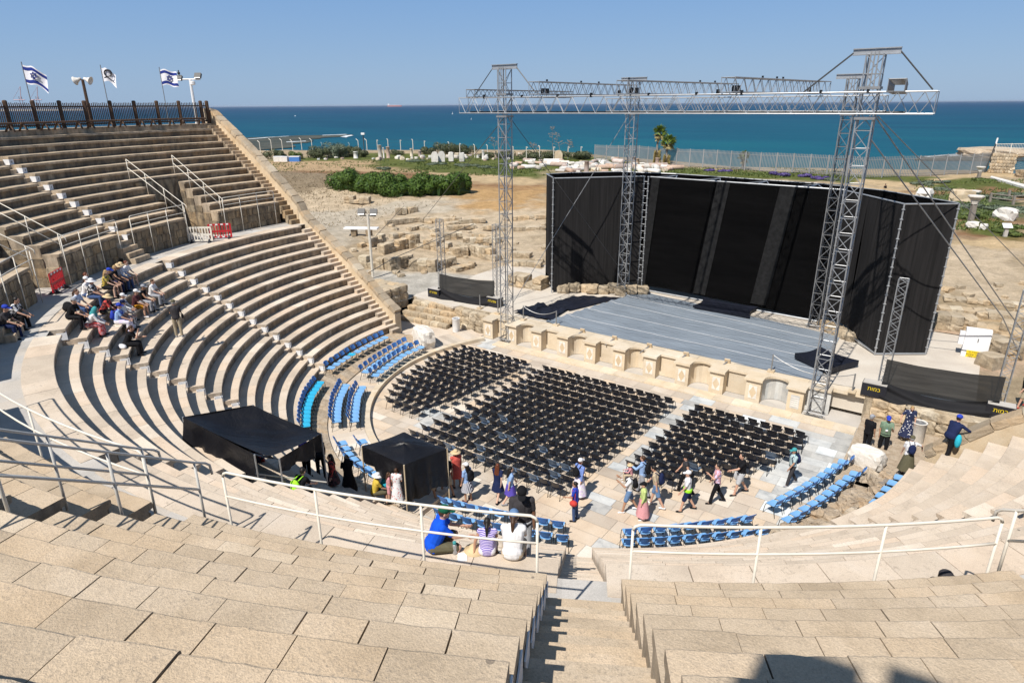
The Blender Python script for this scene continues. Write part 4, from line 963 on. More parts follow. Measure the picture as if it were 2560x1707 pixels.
q = gz(553, 597, WALK_Z); barrier('red and white plastic barrier before the arched passage', q, R(52), 1.25, .95, 'red_plastic')
q = gz(503, 606, WALK_Z); barrier('white plastic barrier before the arched passage', q, R(42), 1.35, .95, 'white_rail')
q = gz(150, 727, WALK_Z); barrier('red and white plastic barrier at the left, by the walkway wall', q, R(138), 1.25, .95, 'red_plastic')
# bins, white rocks, cabinet
def bin_(label, px, py, z, r, h):
    c = gz(px, py, z); t = thing('waste_bin', label, 'bin', c); mb = MB(); mb.lathe(c, [(r * .97, 0), (r, .03), (r, h - .04), (r * 1.04, h - .03), (r * 1.04, h), (r * .86, h), (r * .84, h - .06)], 24); mb.build('body', M['white_marble'] if h < 1.1 and px > 1500 else M['white'], t, True)
    mb = MB(); mb.lathe(c + Vector((0, 0, h - .05)), [(r * .84, 0), (r * .84, .02), (r * .5, .04), (r * .3, -.12)], 20); mb.build('opening', M['alu_dark'], t)
bin_('round concrete waste bin between the people at the right', 2288, 1105, .25, .30, 1.0)
bin_('white round waste bin by the old masonry left of the stage', 1141, 829, .1, .25, .95)
def white_rock(label, px, py, z, d, rz, seed):
    c = gz(px, py, z); mb = MB(); mb.cur = .6; mb.rock(c + Vector((0, 0, d[2] / 2 - .05)), d, rz, .07, seed, 4); mb.build('white_marble_block', M['white_marble'], None, label=label, cat='stone block', group='white blocks at the ends of the ring')
white_rock('large white marble block in front of the dark polo man at the right', 2163, 1165, .2, (1.3, .85, .85), R(-20), 3)
white_rock('white plastered block behind the left blue chairs', 1060, 862, .25, (1.8, 1.0, 1.15), R(-28), 5)
c = gz(2432, 893, 1.28); t = thing('electric_cabinet', 'white two-door electric cabinet with a yellow warning sign among the ruins', 'cabinet', c)
rz = R(4); mx_ = Matrix.Rotation(rz, 3, 'Z')
mb = MB(); mb.box(c + Vector((0, .2, .78)), (1.16, .42, 1.56), rz); mb.build('housing', M['white'], t)
for s in (-1, 1):
    mb = MB(); mb.box(c + mx_ @ Vector((s * .285, -.02, .92)), (.56, .02, 1.18), rz); mb.build('door', M['white_sign'], t)
mb = MB(); mb.box(c + mx_ @ Vector((.05, -.04, .98)), (.035, .03, .2), rz); mb.build('handle', M['ink'], t)
mb = MB(); mb.box(c + mx_ @ Vector((-.70, .1, 1.0)), (.24, .3, .7), rz); mb.build('side_box', M['white_sign'], t)
mb = MB(); mb.box(c + mx_ @ Vector((0, -.04, .34)), (1.2, .02, .03), rz); mb.build('cable', M['ink'], t)
sg = mb = MB(); mb.box(c + mx_ @ Vector((-.02, -.055, .15)), (.66, .02, .46), rz); sg = mb.build('warning_sign', M['yellow'], t)
text_mesh('\n'.join(q_[::-1] for q_ in ('אזהרה זה', 'חוקיי שופעת', 'ללא פתח')), .125, 'lettering', M['ink'], Matrix.Translation(c + mx_ @ Vector((-.02, -.072, .165))) @ Matrix.Rotation(rz, 4, 'Z') @ Matrix.Rotation(R(90), 4, 'X'), sg)

# unseen boxes on stands, added behind the viewer only to cast shadows into view
for lab, px, py, zz, sz in (('loudspeaker on a stand on the top platform behind the viewer', 1985, 1690, 11.4, (.62, .42, .75)), ('second added unseen shadow caster on a stand on the top platform behind the viewer', 2330, 1712, 11.4, (.34, .3, .5))):
    P = gz(px, py, zz) - sun_dir * 11.0; t = thing('loudspeaker', lab, 'loudspeaker', (P.x, P.y, uz(11) + .34)); mb = MB(); mb.box(P, sz, R(8)); mb.lathe(P + Vector((0, 0, sz[2] / 2)), [(.10, 0), (.11, .03), (.08, .08)], 10); mb.build('cabinet', M['black_plastic'], t)
    mb = MB(); mb.tube([(P.x, P.y, uz(11) + .2), (P.x, P.y, P.z)], .022, 6); mb.build('stand', M['black_metal'], t)
# ---------------------------------------------------------------- chairs
def chair_proto(name, label, seat_m, back_m, group):
    t = thing(name, label, 'chair', (0, 0, 0), group); KIDS[t.name] = []
    def part(nm, mb, mat, smooth=True):
        mb.v = [(x * .97, y * .97, z * .97) for x, y, z in mb.v]; o = mb.build(nm, mat, t, smooth); KIDS[t.name].append(o)
    mb = MB(); g_ = []; nx, ny = 6, 5
    for k, dz in ((0, 0), (1, -.022)):
        pass
    def se(u, v):    # superelliptic seat outline, a little dished
        x = (u - .5) * .45; y = (v - .5) * .43
        x *= (1 - .10 * (1 - v)) * (1 - .10 * (2 * abs(v - .5)) ** 4); z = .445 + .018 * (2 * (u - .5)) ** 2 - .02 * max(0, v - .7) / .3
        return x, y * (1 - .08 * (2 * abs(u - .5)) ** 4), z
    top = [[se(i / nx, j / ny) for i in range(nx + 1)] for j in range(ny + 1)]; bot = [[(x, y, z - .022) for x, y, z in r_] for r_ in top]
    mb.sheet(top); mb.sheet(bot)
    rim = [(0, i) for i in range(nx + 1)] + [(j, nx) for j in range(1, ny + 1)] + [(ny, i) for i in range(nx - 1, -1, -1)] + [(j, 0) for j in range(ny - 1, 0, -1)]
    vs = [top[j][i] for j, i in rim] + [bot[j][i] for j, i in rim]; n = len(rim); mb.add(vs, [(i, (i + 1) % n, n + (i + 1) % n, n + i) for i in range(n)]); part('seat', mb, seat_m)
    mb = MB()
    def bk(u, v, d=0):
        x = (u - .5) * (.45 - .07 * (1 - v)); y = -.205 - .10 * v - .045 * (1 - (2 * (u - .5)) ** 2) - d; z = .565 + .265 * v - .03 * (2 * abs(u - .5)) ** 3 * (1 if v > .5 else -1)
        return x, y, z
    f = [[bk(i / 6, j / 4) for i in range(7)] for j in range(5)]; r_ = [[bk(i / 6, j / 4, .022) for i in range(7)] for j in range(5)]
    mb.sheet(f); mb.sheet(r_); rim = [(0, i) for i in range(7)] + [(j, 6) for j in range(1, 5)] + [(4, i) for i in range(5, -1, -1)] + [(j, 0) for j in range(3, 0, -1)]; n = len(rim)
    mb.add([f[j][i] for j, i in rim] + [r_[j][i] for j, i in rim], [(i, (i + 1) % n, n + (i + 1) % n, n + i) for i in range(n)]); part('backrest', mb, back_m)
    for s in (-1, 1):
        mb = MB(); mb.tube([(s * .19, .12, .43), (s * .225, .20, .40), (s * .245, .25, 0)], .013, 5); part('front_leg', mb, M['black_metal'])
        mb = MB(); mb.tube([(s * .185, -.28, .76), (s * .20, -.20, .50), (s * .215, -.14, .42), (s * .235, -.27, 0)], .013, 5); mb.tube([(s * .20, -.16, .43), (s * .20, .14, .43)], .012, 5); part('rear_leg', mb, M['black_metal'])
    return t
def place(proto, used, x, y, z, rz, label):
    o = proto if not used[0] else copy_tree(proto, (x, y, z), rz, label)
    if not used[0]: o.location = (x, y, z); o.rotation_euler = (0, 0, rz); o['label'] = label; used[0] = True
    LOC[o.name] = Vector((x, y, z)); return o
blackp = chair_proto('black_chair', 'black plastic chair in the straight rows', M['black_plastic'], M['black_plastic'], 'black chairs in the orchestra')
greyp = chair_proto('blue_chair', 'faded blue grey chair among the black ones', M['grey_plastic'], M['grey_plastic'], 'faded blue chairs among the black ones')
spots = []
# left block: widths follow the curve of the kerb
lx = [-8.15, -8.28, -8.38, -8.46, -8.52, -8.10, -8.22, -8.00, -8.05, -7.75, -7.42, -7.02, -6.55]
rx = [-3.75, -3.8, -3.85, -3.9, -3.95, -4.0, -4.05, -4.1, -4.2, -4.3, -4.45, -4.6, -4.75]
for i in range(13):
    n = max(2, round((rx[i] - lx[i]) / .55) + 1)
    for j in range(n): spots.append((lx[i] + (rx[i] - lx[i]) * j / (n - 1), .10 - .655 * i, 'left'))
for i in range(15):
    a = -2.27 - .055 * i - (.35 if i == 1 else 0); bx = 4.92 - .035 * i; n = 15 + (1 if i == 1 else 0)
    for j in range(n): spots.append((a + (bx - a) * j / (n - 1), .10 - .695 * i, 'centre'))
rr_ = [10.95, 10.9, 10.9, 10.85, 10.6, 10.3, 9.9, 9.5, 9.0, 8.4, 7.6]
for i in range(11):
    a = 6.42 - .03 * i; n = max(2, round((rr_[i] - a) / .52) + 1)
    for j in range(n): spots.append((a + .52 * j, .12 - .665 * i, 'right'))
fade = {('centre', 12, 1), ('centre', 12, 0), ('centre', 11, 6), ('centre', 11, 7), ('centre', 12, 5)}
grey_idx = set(rnd.sample(range(len(spots)), 6))
sp = sorted(range(len(spots)), key=lambda i: (Vector((spots[i][0], spots[i][1], .5)) - CAM).length)
near_ = set(sp[:300]); ub, ug = [False], [False]; far = MB()
cen = [i for i, s in enumerate(spots) if s[2] == 'centre' and s[1] < -6.0]
greys = set(rnd.sample(cen, 15)) | set(rnd.sample([i for i, s in enumerate(spots) if s[2] == 'right'], 2))
bl = {'left': 'black plastic chair in the left block of rows', 'centre': 'black plastic chair in the wide centre block', 'right': 'black plastic chair in the right block of rows'}
for i, (x, y, bk_) in enumerate(spots):
    x += rnd.uniform(-.03, .03); y += rnd.uniform(-.03, .03); rz = rnd.gauss(0, .07)
    if i in greys: o = place(greyp, ug, x, y, 0, rz, 'faded blue grey chair among the black chairs of the %s block' % bk_)
    elif i in near_: o = place(blackp, ub, x, y, 0, rz, bl[bk_]); o['group'] = 'black chairs, %s block' % bk_
    else:
        m3 = Matrix.Rotation(rz, 3, 'Z')
        for ch in KIDS[blackp.name]:
            far.add([m3 @ v.co + Vector((x, y, 0)) for v in ch.data.vertices], [tuple(p.vertices) for p in ch.data.polygons])
far.build('black_chairs', M['black_plastic'], None, True, label='remaining black chairs in the far rows of the left and centre blocks', cat='chair', kind='stuff')
bluep = chair_proto('blue_chair', 'light blue chair', M['blue_seat'], M['blue_back'], 'blue chairs'); cyp = chair_proto('blue_chair', 'turquoise chair', M['cyan_seat'], M['blue_back'], 'turquoise chairs')
ubl, ucy = [False], [False]
FOC = Vector((.5, -1.0, 0))
def row_chairs(pts, n, z, label, group, cy=0.0, inward=.22):
    P = [Vector((p[0], p[1], 0)) for p in pts]; L = [0]
    for a, b_ in zip(P[:-1], P[1:]): L.append(L[-1] + (b_ - a).length)
    for i in range(n):
        s = L[-1] * i / (n - 1); k = max(j for j in range(len(P) - 1) if L[j] <= s + 1e-6)
        a, b_ = P[k], P[k + 1]; u = (s - L[k]) / max(1e-6, (b_ - a).length); p = a.lerp(b_, u)
        tn = (P[min(k + 1, len(P) - 1)] - P[max(k, 0)]).normalized() * .6 + (P[-1] - P[0]).normalized() * .0
        f = (FOC - p).normalized(); p = p + f * inward
        rz = math.atan2(f.y, f.x) - math.pi / 2 + rnd.uniform(-.05, .05)
        use_c = rnd.random() < cy
        o = place(cyp if use_c else bluep, ucy if use_c else ubl, p.x, p.y, z, rz, ('turquoise' if use_c else 'light blue') + ' chair ' + label); o['group'] = ('turquoise' if use_c else 'light blue') + ' chairs ' + label
row_chairs([(-13.42, -1.87), (-13.15, -3.5), (-12.86, -5.13), (-12.22, -7.15)], 11, .27, 'against the first seat wall, nearest the end stair', '', .1)
row_chairs([(-11.0, -8.92), (-10.08, -10.21), (-8.9, -11.4), (-7.6, -12.45)], 12, .27, 'against the first seat wall, left of the large tent', '', 1.0)
row_chairs([(-11.51, -1.77), (-11.2, -3.3), (-10.79, -4.9), (-10.32, -6.32)], 10, .205, 'in the outer ring row near the white block', '')
row_chairs([(-10.49, -1.74), (-10.46, -3.2), (-9.99, -4.86), (-9.5, -6.38)], 10, .205, 'in the inner ring row along the kerb, near the white block', '')
row_chairs([(-9.72, -8.3), (-8.67, -9.63), (-7.65, -10.62), (-6.9, -11.25)], 11, .205, 'in the outer ring row beside the large tent', '', .05)
row_chairs([(-8.81, -7.99), (-8.17, -8.89), (-6.93, -10.12), (-6.25, -10.75)], 10, .205, 'in the inner ring row beside the large tent', '')
row_chairs([(-4.97, -12.56), (-3.8, -13.15), (-2.87, -13.37), (-1.9, -13.5)], 7, .205, 'in the ring row behind the small tent', '')
row_chairs([(-4.36, -11.97), (-3.3, -12.45)], 3, .205, 'in the inner ring row behind the small tent', '')
row_chairs([(1.55, -13.05), (2.65, -12.82), (5.27, -12.01), (5.79, -11.85)], 9, .012, 'in the front ring row left of the near stair', '')
row_chairs([(1.9, -13.72), (3.02, -13.53), (5.27, -12.81), (6.3, -12.42)], 9, .012, 'in the back ring row left of the near stair', '')
row_chairs([(8.05, -10.78), (8.84, -10.01), (10.41, -8.48), (11.14, -7.68)], 9, .012, 'in the front ring row right of the near stair', '')
row_chairs([(8.27, -11.31), (9.1, -10.61), (10.7, -9.16), (11.82, -8.14)], 10, .012, 'in the back ring row right of the near stair', '')
row_chairs([(11.57, -6.0), (12.19, -4.37), (12.6, -3.05), (13.1, -1.32)], 10, .012, 'in the inner curved row by the white block at right', '', inward=.03)
row_chairs([(12.28, -6.73), (12.91, -4.83), (13.33, -3.19), (13.66, -2.04)], 10, .012, 'in the outer curved row by the rubble ring at right', '', inward=.03)
row_chairs([(14.75, -4.9), (15.0, -3.45), (15.2, -2.42), (15.35, -1.85)], 6, .27, 'against the seat wall behind the rubble ring', '')
mb = MB(); 
for i in range(3): mb.box(gz(2228 + 14 * i, 1192 - 8 * i, .45) , (.9, .22, .05), R(58)); 
t = thing('plank_steps', 'grey wooden plank steps under the woman in the olive skirt', 'steps', gz(2245, 1190, .2))
for i in range(3):
    q = MB(); q.box(gz(2222 + 16 * i, 1200 - 8 * i, .42 - .0 * i), (1.0, .20, .05), R(62)); q.build('plank', M['grey_wood'], t)
# ---------------------------------------------------------------- people
def capsule(mb, p, q, r0, r1, n=10):
    p, q = Vector(p), Vector(q); d = q - p
    if d.length < 1e-5: d = Vector((0, 0, .001))
    L = d.length; m3 = d.to_track_quat('Z', 'Y').to_matrix(); pr = []
    for k in range(1, 4): a = -math.pi / 2 + k * math.pi / 8; pr.append((r0 * math.cos(a), r0 * math.sin(a)))
    pr.append((r0, 0)); pr.append((r1, L))
    for k in range(1, 4): a = k * math.pi / 8; pr.append((r1 * math.cos(a), L + r1 * math.sin(a)))
    mb.lathe(p, pr, n, mat=m3)
def ell(mb, c, d, rot=None, n=12):
    m3 = rot if rot is not None else Matrix.Identity(3); pr = [(math.cos(a), math.sin(a)) for a in [-math.pi / 2 + .2 + k * (math.pi - .4) / 7 for k in range(8)]]
    S3 = m3 @ Matrix.Diagonal(Vector(d)); mb.lathe(c, pr, n, mat=S3)
REM = []
def body_part(mb, name, mat, parent, M4, vox, smooth=3, solid=True, **kw):
    o = LOC[parent.name]; me = bpy.data.meshes.new(name); me.from_pydata([tuple(M4 @ Vector(v) - o) for v in mb.v], [], mb.f)
    ob = bpy.data.objects.new(name, me); COL.objects.link(ob); ob.parent = parent; me.materials.append(mat); LOC[ob.name] = o
    if solid:
        r = ob.modifiers.new('r', 'REMESH'); r.mode = 'VOXEL'; r.voxel_size = vox; r.use_smooth_shade = True
        if smooth: s = ob.modifiers.new('s', 'SMOOTH'); s.factor = .5; s.iterations = smooth
        REM.append(ob)
    else: me.polygons.foreach_set('use_smooth', np.ones(len(me.polygons), dtype=bool))
    tag(ob, **kw); return ob
SKIN = {'light': (.56, .33, .235), 'tan': (.42, .235, .15), 'brown': (.17, .085, .05), 'pale': (.62, .40, .30)}
HAIRC = {'dark': (.012, .009, .008), 'brown': (.06, .028, .014), 'red': (.12, .032, .012), 'blond': (.36, .23, .10), 'grey': (.30, .29, .28)}
CL = {'white': (.72, .71, .72), 'lilac': (.62, .54, .74), 'black': (.010, .010, .012), 'charcoal': (.045, .042, .046), 'navy': (.014, .022, .07), 'blue': (.008, .085, .62), 'royal': (.03, .06, .42), 'sky': (.28, .42, .68), 'cyan': (.03, .42, .55), 'red': (.52, .055, .045), 'coral': (.55, .10, .08), 'pink': (.62, .30, .32), 'khaki': (.36, .30, .21), 'olive': (.115, .105, .065), 'jeans': (.05, .085, .19), 'denim': (.13, .22, .38), 'grey': (.30, .31, .34), 'lightgrey': (.45, .46, .48), 'sage': (.17, .245, .17), 'lime': (.50, .60, .22), 'neon': (.36, .85, .04), 'yellow': (.55, .40, .06), 'purple': (.10, .07, .38), 'maroon': (.085, .03, .035), 'orange': (.50, .22, .02), 'beige': (.50, .40, .28), 'green': (.010, .10, .055), 'straw': (.62, .47, .28), 'teal': (.06, .30, .32)}
def cmat(k):
    if k in CL: return plain('cloth_' + k, CL[k], .85, spec=.15, var=.12, vscale=14)
    if k in MATS: return MATS[k]
    m, n, l, b = _new(k); tc = n.new('ShaderNodeTexCoord'); kind, c1, c2 = k.split(':'); b.inputs['Roughness'].default_value = .85
    if kind in ('stripes', 'bands'):
        w_ = n.new('ShaderNodeTexWave'); w_.inputs['Scale'].default_value = 11 if kind == 'bands' else 9; w_.bands_direction = 'Z' if kind == 'bands' else 'X'; l.new(tc.outputs['Object'], w_.inputs[0]); f = w_.outputs['Fac']; r = ramp(n, [(.45, CL[c1]), (.55, CL[c2])])
    elif kind == 'dots':
        w_ = n.new('ShaderNodeTexVoronoi'); w_.inputs['Scale'].default_value = 11; l.new(tc.outputs['Object'], w_.inputs[0]); f = w_.outputs['Distance']; r = ramp(n, [(.24, CL[c2]), (.30, CL[c1])])
    else:
        w_ = noise(n, l, tc.outputs['Object'], 9, 2); f = w_.outputs[0]; r = ramp(n, [(.47, CL[c1]), (.53, CL[c2])])
    l.new(f, r.inputs[0]); l.new(r.outputs[0], b.inputs['Base Color']); MATS[k] = m; return m
def person(label, pos, head, pose='stand', h=1.72, skin='light', hair=('brown', 'short'), hat=None, top=('white', 'short'), bottom=('jeans', 'pants'), shoes='black', arms=None, lean=0, hp=None, twist=0, vox=.015, group=None, grow=1.0, eyes=True, legs=None):
    s = h / 1.72; rz = R(head); M4 = Matrix.Translation(Vector(pos)) @ Matrix.Rotation(rz, 4, 'Z') @ Matrix.Scale(s, 4)
    t = thing('person', label, 'person', pos, group); V = Vector
    sk = plain('skin_' + skin, SKIN[skin], .55, spec=.35, var=.06, vscale=20)
    # legs
    if legs is None: legs = {'stand': ((4, 6), (-3, 3)), 'walk': ((17, 6), (-15, 16)), 'walk2': ((-15, 15), (16, 5)), 'sit': ((80, 78), (86, 88)), 'floor': ((96, 128), (88, 112)), 'chairsit': ((86, 84), (82, 80)), 'step': ((48, 52), (-8, 14))}[pose]
    hz = 0.0; L = {}
    for sd, (th, kb) in zip((-1, 1), legs):
        hip = V((sd * .095, 0, 0)); sp_ = .035 if pose in ('sit', 'floor', 'chairsit') else .008
        kn = hip + V((sd * sp_ * 2, math.sin(R(th)) * .44, -math.cos(R(th)) * .44)); an = kn + V((sd * sp_ * .5, math.sin(R(th - kb)) * .42, -math.cos(R(th - kb)) * .42)); L[sd] = [hip, kn, an]
    if pose in ('sit', 'floor', 'chairsit'): base = V((0, 0, .115))
    else: base = V((0, 0, -min(L[-1][2].z, L[1][2].z) + .075))
    for sd in L: L[sd] = [p + base for p in L[sd]]
    ln = R(lean + {'sit': 16, 'floor': 14, 'chairsit': 8}.get(pose, 2)); D = V((0, math.sin(ln), math.cos(ln))); tw = Matrix.Rotation(R(twist), 3, 'Z'); Rl = Matrix.Rotation(-ln, 3, 'X')
    pel, wst, chs, nck = base + V((0, 0, .02)), base + D * .19, base + D * .36, base + D * .52
    hd_l = R((hp if hp is not None else 0) + math.degrees(ln) * .45); HD = V((0, math.sin(hd_l), math.cos(hd_l))); hc = nck + HD * .155 + V((0, .015, 0)); Rh = tw @ Matrix.Rotation(-hd_l, 3, 'X')
    sh = {sd: base + D * .475 + tw @ V((sd * .175, 0, 0)) for sd in (-1, 1)}
    arms = arms or {'walk': ((22, 8, 14), (-20, 8, 12)), 'walk2': ((-20, 8, 12), (22, 8, 14)), 'sit': ((24, 5, 30), (30, 5, 30)), 'floor': ((45, 5, 40), (45, 5, 40)), 'chairsit': ((30, 6, 60), (30, 6, 60))}.get(pose, ((4, 9, 14), (2, 9, 12)))
    A = {}
    for sd, (fw, out, eb) in zip((-1, 1), arms):
        def dirn(f, o, inn=0): return tw @ V((sd * math.sin(R(o)) - sd * inn, math.sin(R(f)) * math.cos(R(o)), -math.cos(R(f)) * math.cos(R(o)))).normalized()
        el = sh[sd] + dirn(fw, out) * .285; fd = dirn(fw + eb, out * .3, .32 * math.sin(R(min(90, eb)))); wr = el + fd * .245; A[sd] = [sh[sd], el, wr, fd]
    g = grow
    def torso(mb, e, low=True, shoulders=True):
        ell(mb, pel + V((0, -.005, .02)), (.165 * g + e, .115 * g + e, .13 + e), Rl); capsule(mb, wst - D * .06 + V((-.055, 0, 0)), chs + tw @ V((-.075, 0, 0)), .100 * g + e, .108 * g + e); capsule(mb, wst - D * .06 + V((.055, 0, 0)), chs + tw @ V((.075, 0, 0)), .100 * g + e, .108 * g + e); capsule(mb, wst - D * .1, chs + D * .04, .115 * g + e, .120 * g + e)
        if shoulders: capsule(mb, sh[-1] - D * .015, sh[1] - D * .015, .058 + e, .058 + e); capsule(mb, sh[-1] * .7 + sh[1] * .3, nck, .062 + e * .7, .055 + e * .6); capsule(mb, sh[1] * .7 + sh[-1] * .3, nck, .062 + e * .7, .055 + e * .6)
    mb = MB(); torso(mb, 0); capsule(mb, nck - D * .04, hc - HD * .05, .056, .052); ell(mb, hc, (.076, .096, .118), Rh, 14); ell(mb, hc + Rh @ V((0, .035, -.060)), (.054, .055, .055), Rh); ell(mb, hc + Rh @ V((0, .100, -.012)), (.014, .022, .024), Rh, 8)
    for sd in (-1, 1):
        ell(mb, hc + Rh @ V((sd * .078, -.005, -.012)), (.012, .022, .032), Rh, 8); hip, kn, an = L[sd]
        capsule(mb, hip, kn, .084 * g, .056); capsule(mb, kn, an, .054, .038); capsule(mb, kn + (an - kn) * .12 + V((0, -.012, 0)), kn + (an - kn) * .5, .050, .040); capsule(mb, an + V((0, -.03, -.02)), an + V((sd * .02, .13, -.045)), .036, .028)
        s0, el, wr, fd = A[sd]; capsule(mb, s0, el, .048, .038); capsule(mb, el, wr, .038, .027)
        q = fd.to_track_quat('Z', 'Y').to_matrix(); pm_ = wr + fd * .05; ell(mb, pm_, (.017, .040, .052), q, 8)
        ax = q @ V((0, 1, 0)); nx3 = q @ V((1, 0, 0)) * (-sd)
        for k_, (o_, ln_) in enumerate(((-.028, .060), (-.010, .074), (.009, .070), (.026, .055))):
            f0 = wr + fd * .088 + ax * o_; f1 = f0 + fd * ln_ * .55 + nx3 * .006; capsule(mb, f0 - fd * .02, f1, .0095, .009, 6); capsule(mb, f1, f1 + fd * ln_ * .42 + nx3 * .024, .009, .008, 6)
        th0 = wr + fd * .028 + ax * (-.034); capsule(mb, th0, th0 + fd * .04 + ax * (-.030) + nx3 * .012, .012, .0095, 6); capsule(mb, th0 + fd * .04 + ax * (-.030) + nx3 * .012, th0 + fd * .068 + ax * (-.032) + nx3 * .022, .0095, .008, 6)
    body_part(mb, 'body', sk, t, M4, vox * .72, 2)
    if eyes:
        for sd in (-1, 1):
            mb = MB(); ell(mb, hc + Rh @ V((sd * .030, .086, .012)), (.013, .010, .008), Rh, 6); body_part(mb, 'eye', M['ink'], t, M4, 0, 0, False)
        mb = MB(); ell(mb, hc + Rh @ V((0, .087, -.066)), (.022, .010, .007), Rh, 6); body_part(mb, 'mouth', plain('lips', (.30, .09, .08), .5), t, M4, 0, 0, False)
    # hair
    if hair:
        hm = plain('hair_' + hair[0], HAIRC[hair[0]], .55, spec=.4, var=.3, vscale=30); mb = MB(); ell(mb, hc + Rh @ V((0, -.018, .022)), (.084, .098, .112), Rh, 14)
        if hair[1] in ('long', 'pony'): 
            if hair[1] == 'long': capsule(mb, hc + Rh @ V((-.045, -.05, -.02)), nck + Rh @ V((-.07, -.085, -.16)), .055, .05); capsule(mb, hc + Rh @ V((.045, -.05, -.02)), nck + Rh @ V((.07, -.085, -.16)), .055, .05); capsule(mb, hc + Rh @ V((0, -.07, -.02)), nck + Rh @ V((0, -.11, -.17)), .06, .05)
            else: capsule(mb, hc + Rh @ V((0, -.10, .0)), hc + Rh @ V((0, -.15, -.06)), .04, .045); capsule(mb, hc + Rh @ V((0, -.15, -.06)), nck + Rh @ V((0, -.14, -.16)), .045, .02)
        if hair[1] == 'bun': ell(mb, hc + Rh @ V((0, -.09, .05)), (.045, .045, .045))
        body_part(mb, 'hair', hm, t, M4, vox * .8, 2)
    if hat:
        mb = MB(); c0 = hc + Rh @ V((0, -.008, .045))
        if hat[1] == 'scarf': ell(mb, hc + Rh @ V((0, -.02, .0)), (.10, .105, .14), Rh); capsule(mb, hc + Rh @ V((0, -.06, -.05)), nck + V((0, -.05, -.06)), .11, .14)
        else: ell(mb, c0 + Rh @ V((0, 0, .022)), (.096, .112, .088), Rh, 14)
        o = body_part(mb, 'hat' if hat[1] != 'scarf' else 'head_scarf', cmat(hat[0]), t, M4, vox * .8, 1)
        if hat[1] == 'cap': mb = MB(); ell(mb, c0 + Rh @ V((0, .125, .0)), (.078, .085, .012), Rh @ Matrix.Rotation(R(-10), 3, 'X')); body_part(mb, 'brim', cmat(hat[0]), t, M4, 0, 0, False)
        elif hat[1] in ('brim', 'visor'): mb = MB(); mb.lathe(c0, [(.10, .01), (.21, -.028), (.212, -.034), (.10, .0)], 18, mat=Rh); body_part(mb, 'brim', cmat(hat[0]), t, M4, 0, 0, False)
    # top
    e = .016
    if top:
        mb = MB(); torso(mb, e); 
        if top[1] != 'none':
            for sd in (-1, 1):
                s0, el, wr, fd = A[sd]; u = {'short': .68, 'long': 1.0, 'tank': .12}[top[1]]; capsule(mb, s0, s0.lerp(el, u), .062 + (.006 if u < .9 else 0), .056 if u < .9 else .05)
                if top[1] == 'long': capsule(mb, el, el.lerp(wr, .92), .050, .040)
        ell(mb, base + V((0, -.002, -.02)), (.178 * g + .012, .128 * g + .012, .11), Rl)
        body_part(mb, 'shirt' if bottom and bottom[1] != 'dress' else 'dress_top', cmat(top[0]), t, M4, vox, 3)
    # bottom
    if bottom:
        mb = MB(); bt = bottom[1]; ell(mb, pel + V((0, 0, -.03)), (.168 * g + e, .122 * g + e, .12), Rl)
        for sd in (-1, 1):
            hip, kn, an = L[sd]
            if bt == 'pants': capsule(mb, hip, kn, .098 * g, .074); capsule(mb, kn, an + (kn - an) * .04, .072, .062)
            elif bt == 'shorts': capsule(mb, hip, hip.lerp(kn, .86), .104 * g, .092)
        if bt in ('skirt', 'longskirt', 'dress'):
            u = {'skirt': .95, 'dress': .92, 'longskirt': 1.65}[bt]
            if pose in ('sit', 'floor', 'chairsit'):
                for sd in (-1, 0, 1):
                    hip = (L[-1][0] + L[1][0]) / 2 + V((sd * .09, 0, 0)); kn = (L[-1][1] + L[1][1]) / 2 + V((sd * .13, 0, 0)); an = (L[-1][2] + L[1][2]) / 2 + V((sd * .13, 0, 0)); capsule(mb, hip, kn, .12, .10)
                    if u > .93: capsule(mb, kn, kn.lerp(an, min(.85, u - .75)), .095, .11)
            else:
                zt = base.z + .06; zl = base.z - .44 * u; fwd = (L[-1][1].y + L[1][1].y) / 2; pr = []
                for k_ in range(9):
                    v = k_ / 8; pr.append((.15 + (.13 if u < 1.2 else .17) * v ** .8, zt + (zl - zt) * v))
                vs = []; nn = 28
                for k_, (r_, z) in enumerate(pr):
                    for j in range(nn):
                        a = 2 * math.pi * j / nn; q = r_ * (1 + .05 * (k_ / 8) * math.sin(a * 7)); vs.append(V((q * math.cos(a) * .98, q * math.sin(a) * .86 + fwd * .5 * (k_ / 8), z)))
                mb = MB(); mb.add(vs, [(k_ * nn + j, k_ * nn + (j + 1) % nn, (k_ + 1) * nn + (j + 1) % nn, (k_ + 1) * nn + j) for k_ in range(8) for j in range(nn)])
                body_part(mb, 'skirt', cmat(bottom[0]), t, M4, 0, 0, False); mb = None
        if mb is not None: body_part(mb, {'pants': 'trousers', 'shorts': 'shorts'}.get(bt, 'skirt'), cmat(bottom[0]), t, M4, vox, 3)
    if shoes:
        for sd in (-1, 1):
            an = L[sd][2]; mb = MB(); capsule(mb, an + V((0, -.045, -.035)), an + V((sd * .02, .145, -.05)), .044, .037); body_part(mb, 'shoe', cmat(shoes), t, M4, vox, 1)
    return t, M4, dict(chest=chs, base=base, D=D, sh=sh, A=A, hc=hc, Rh=Rh, L=L)
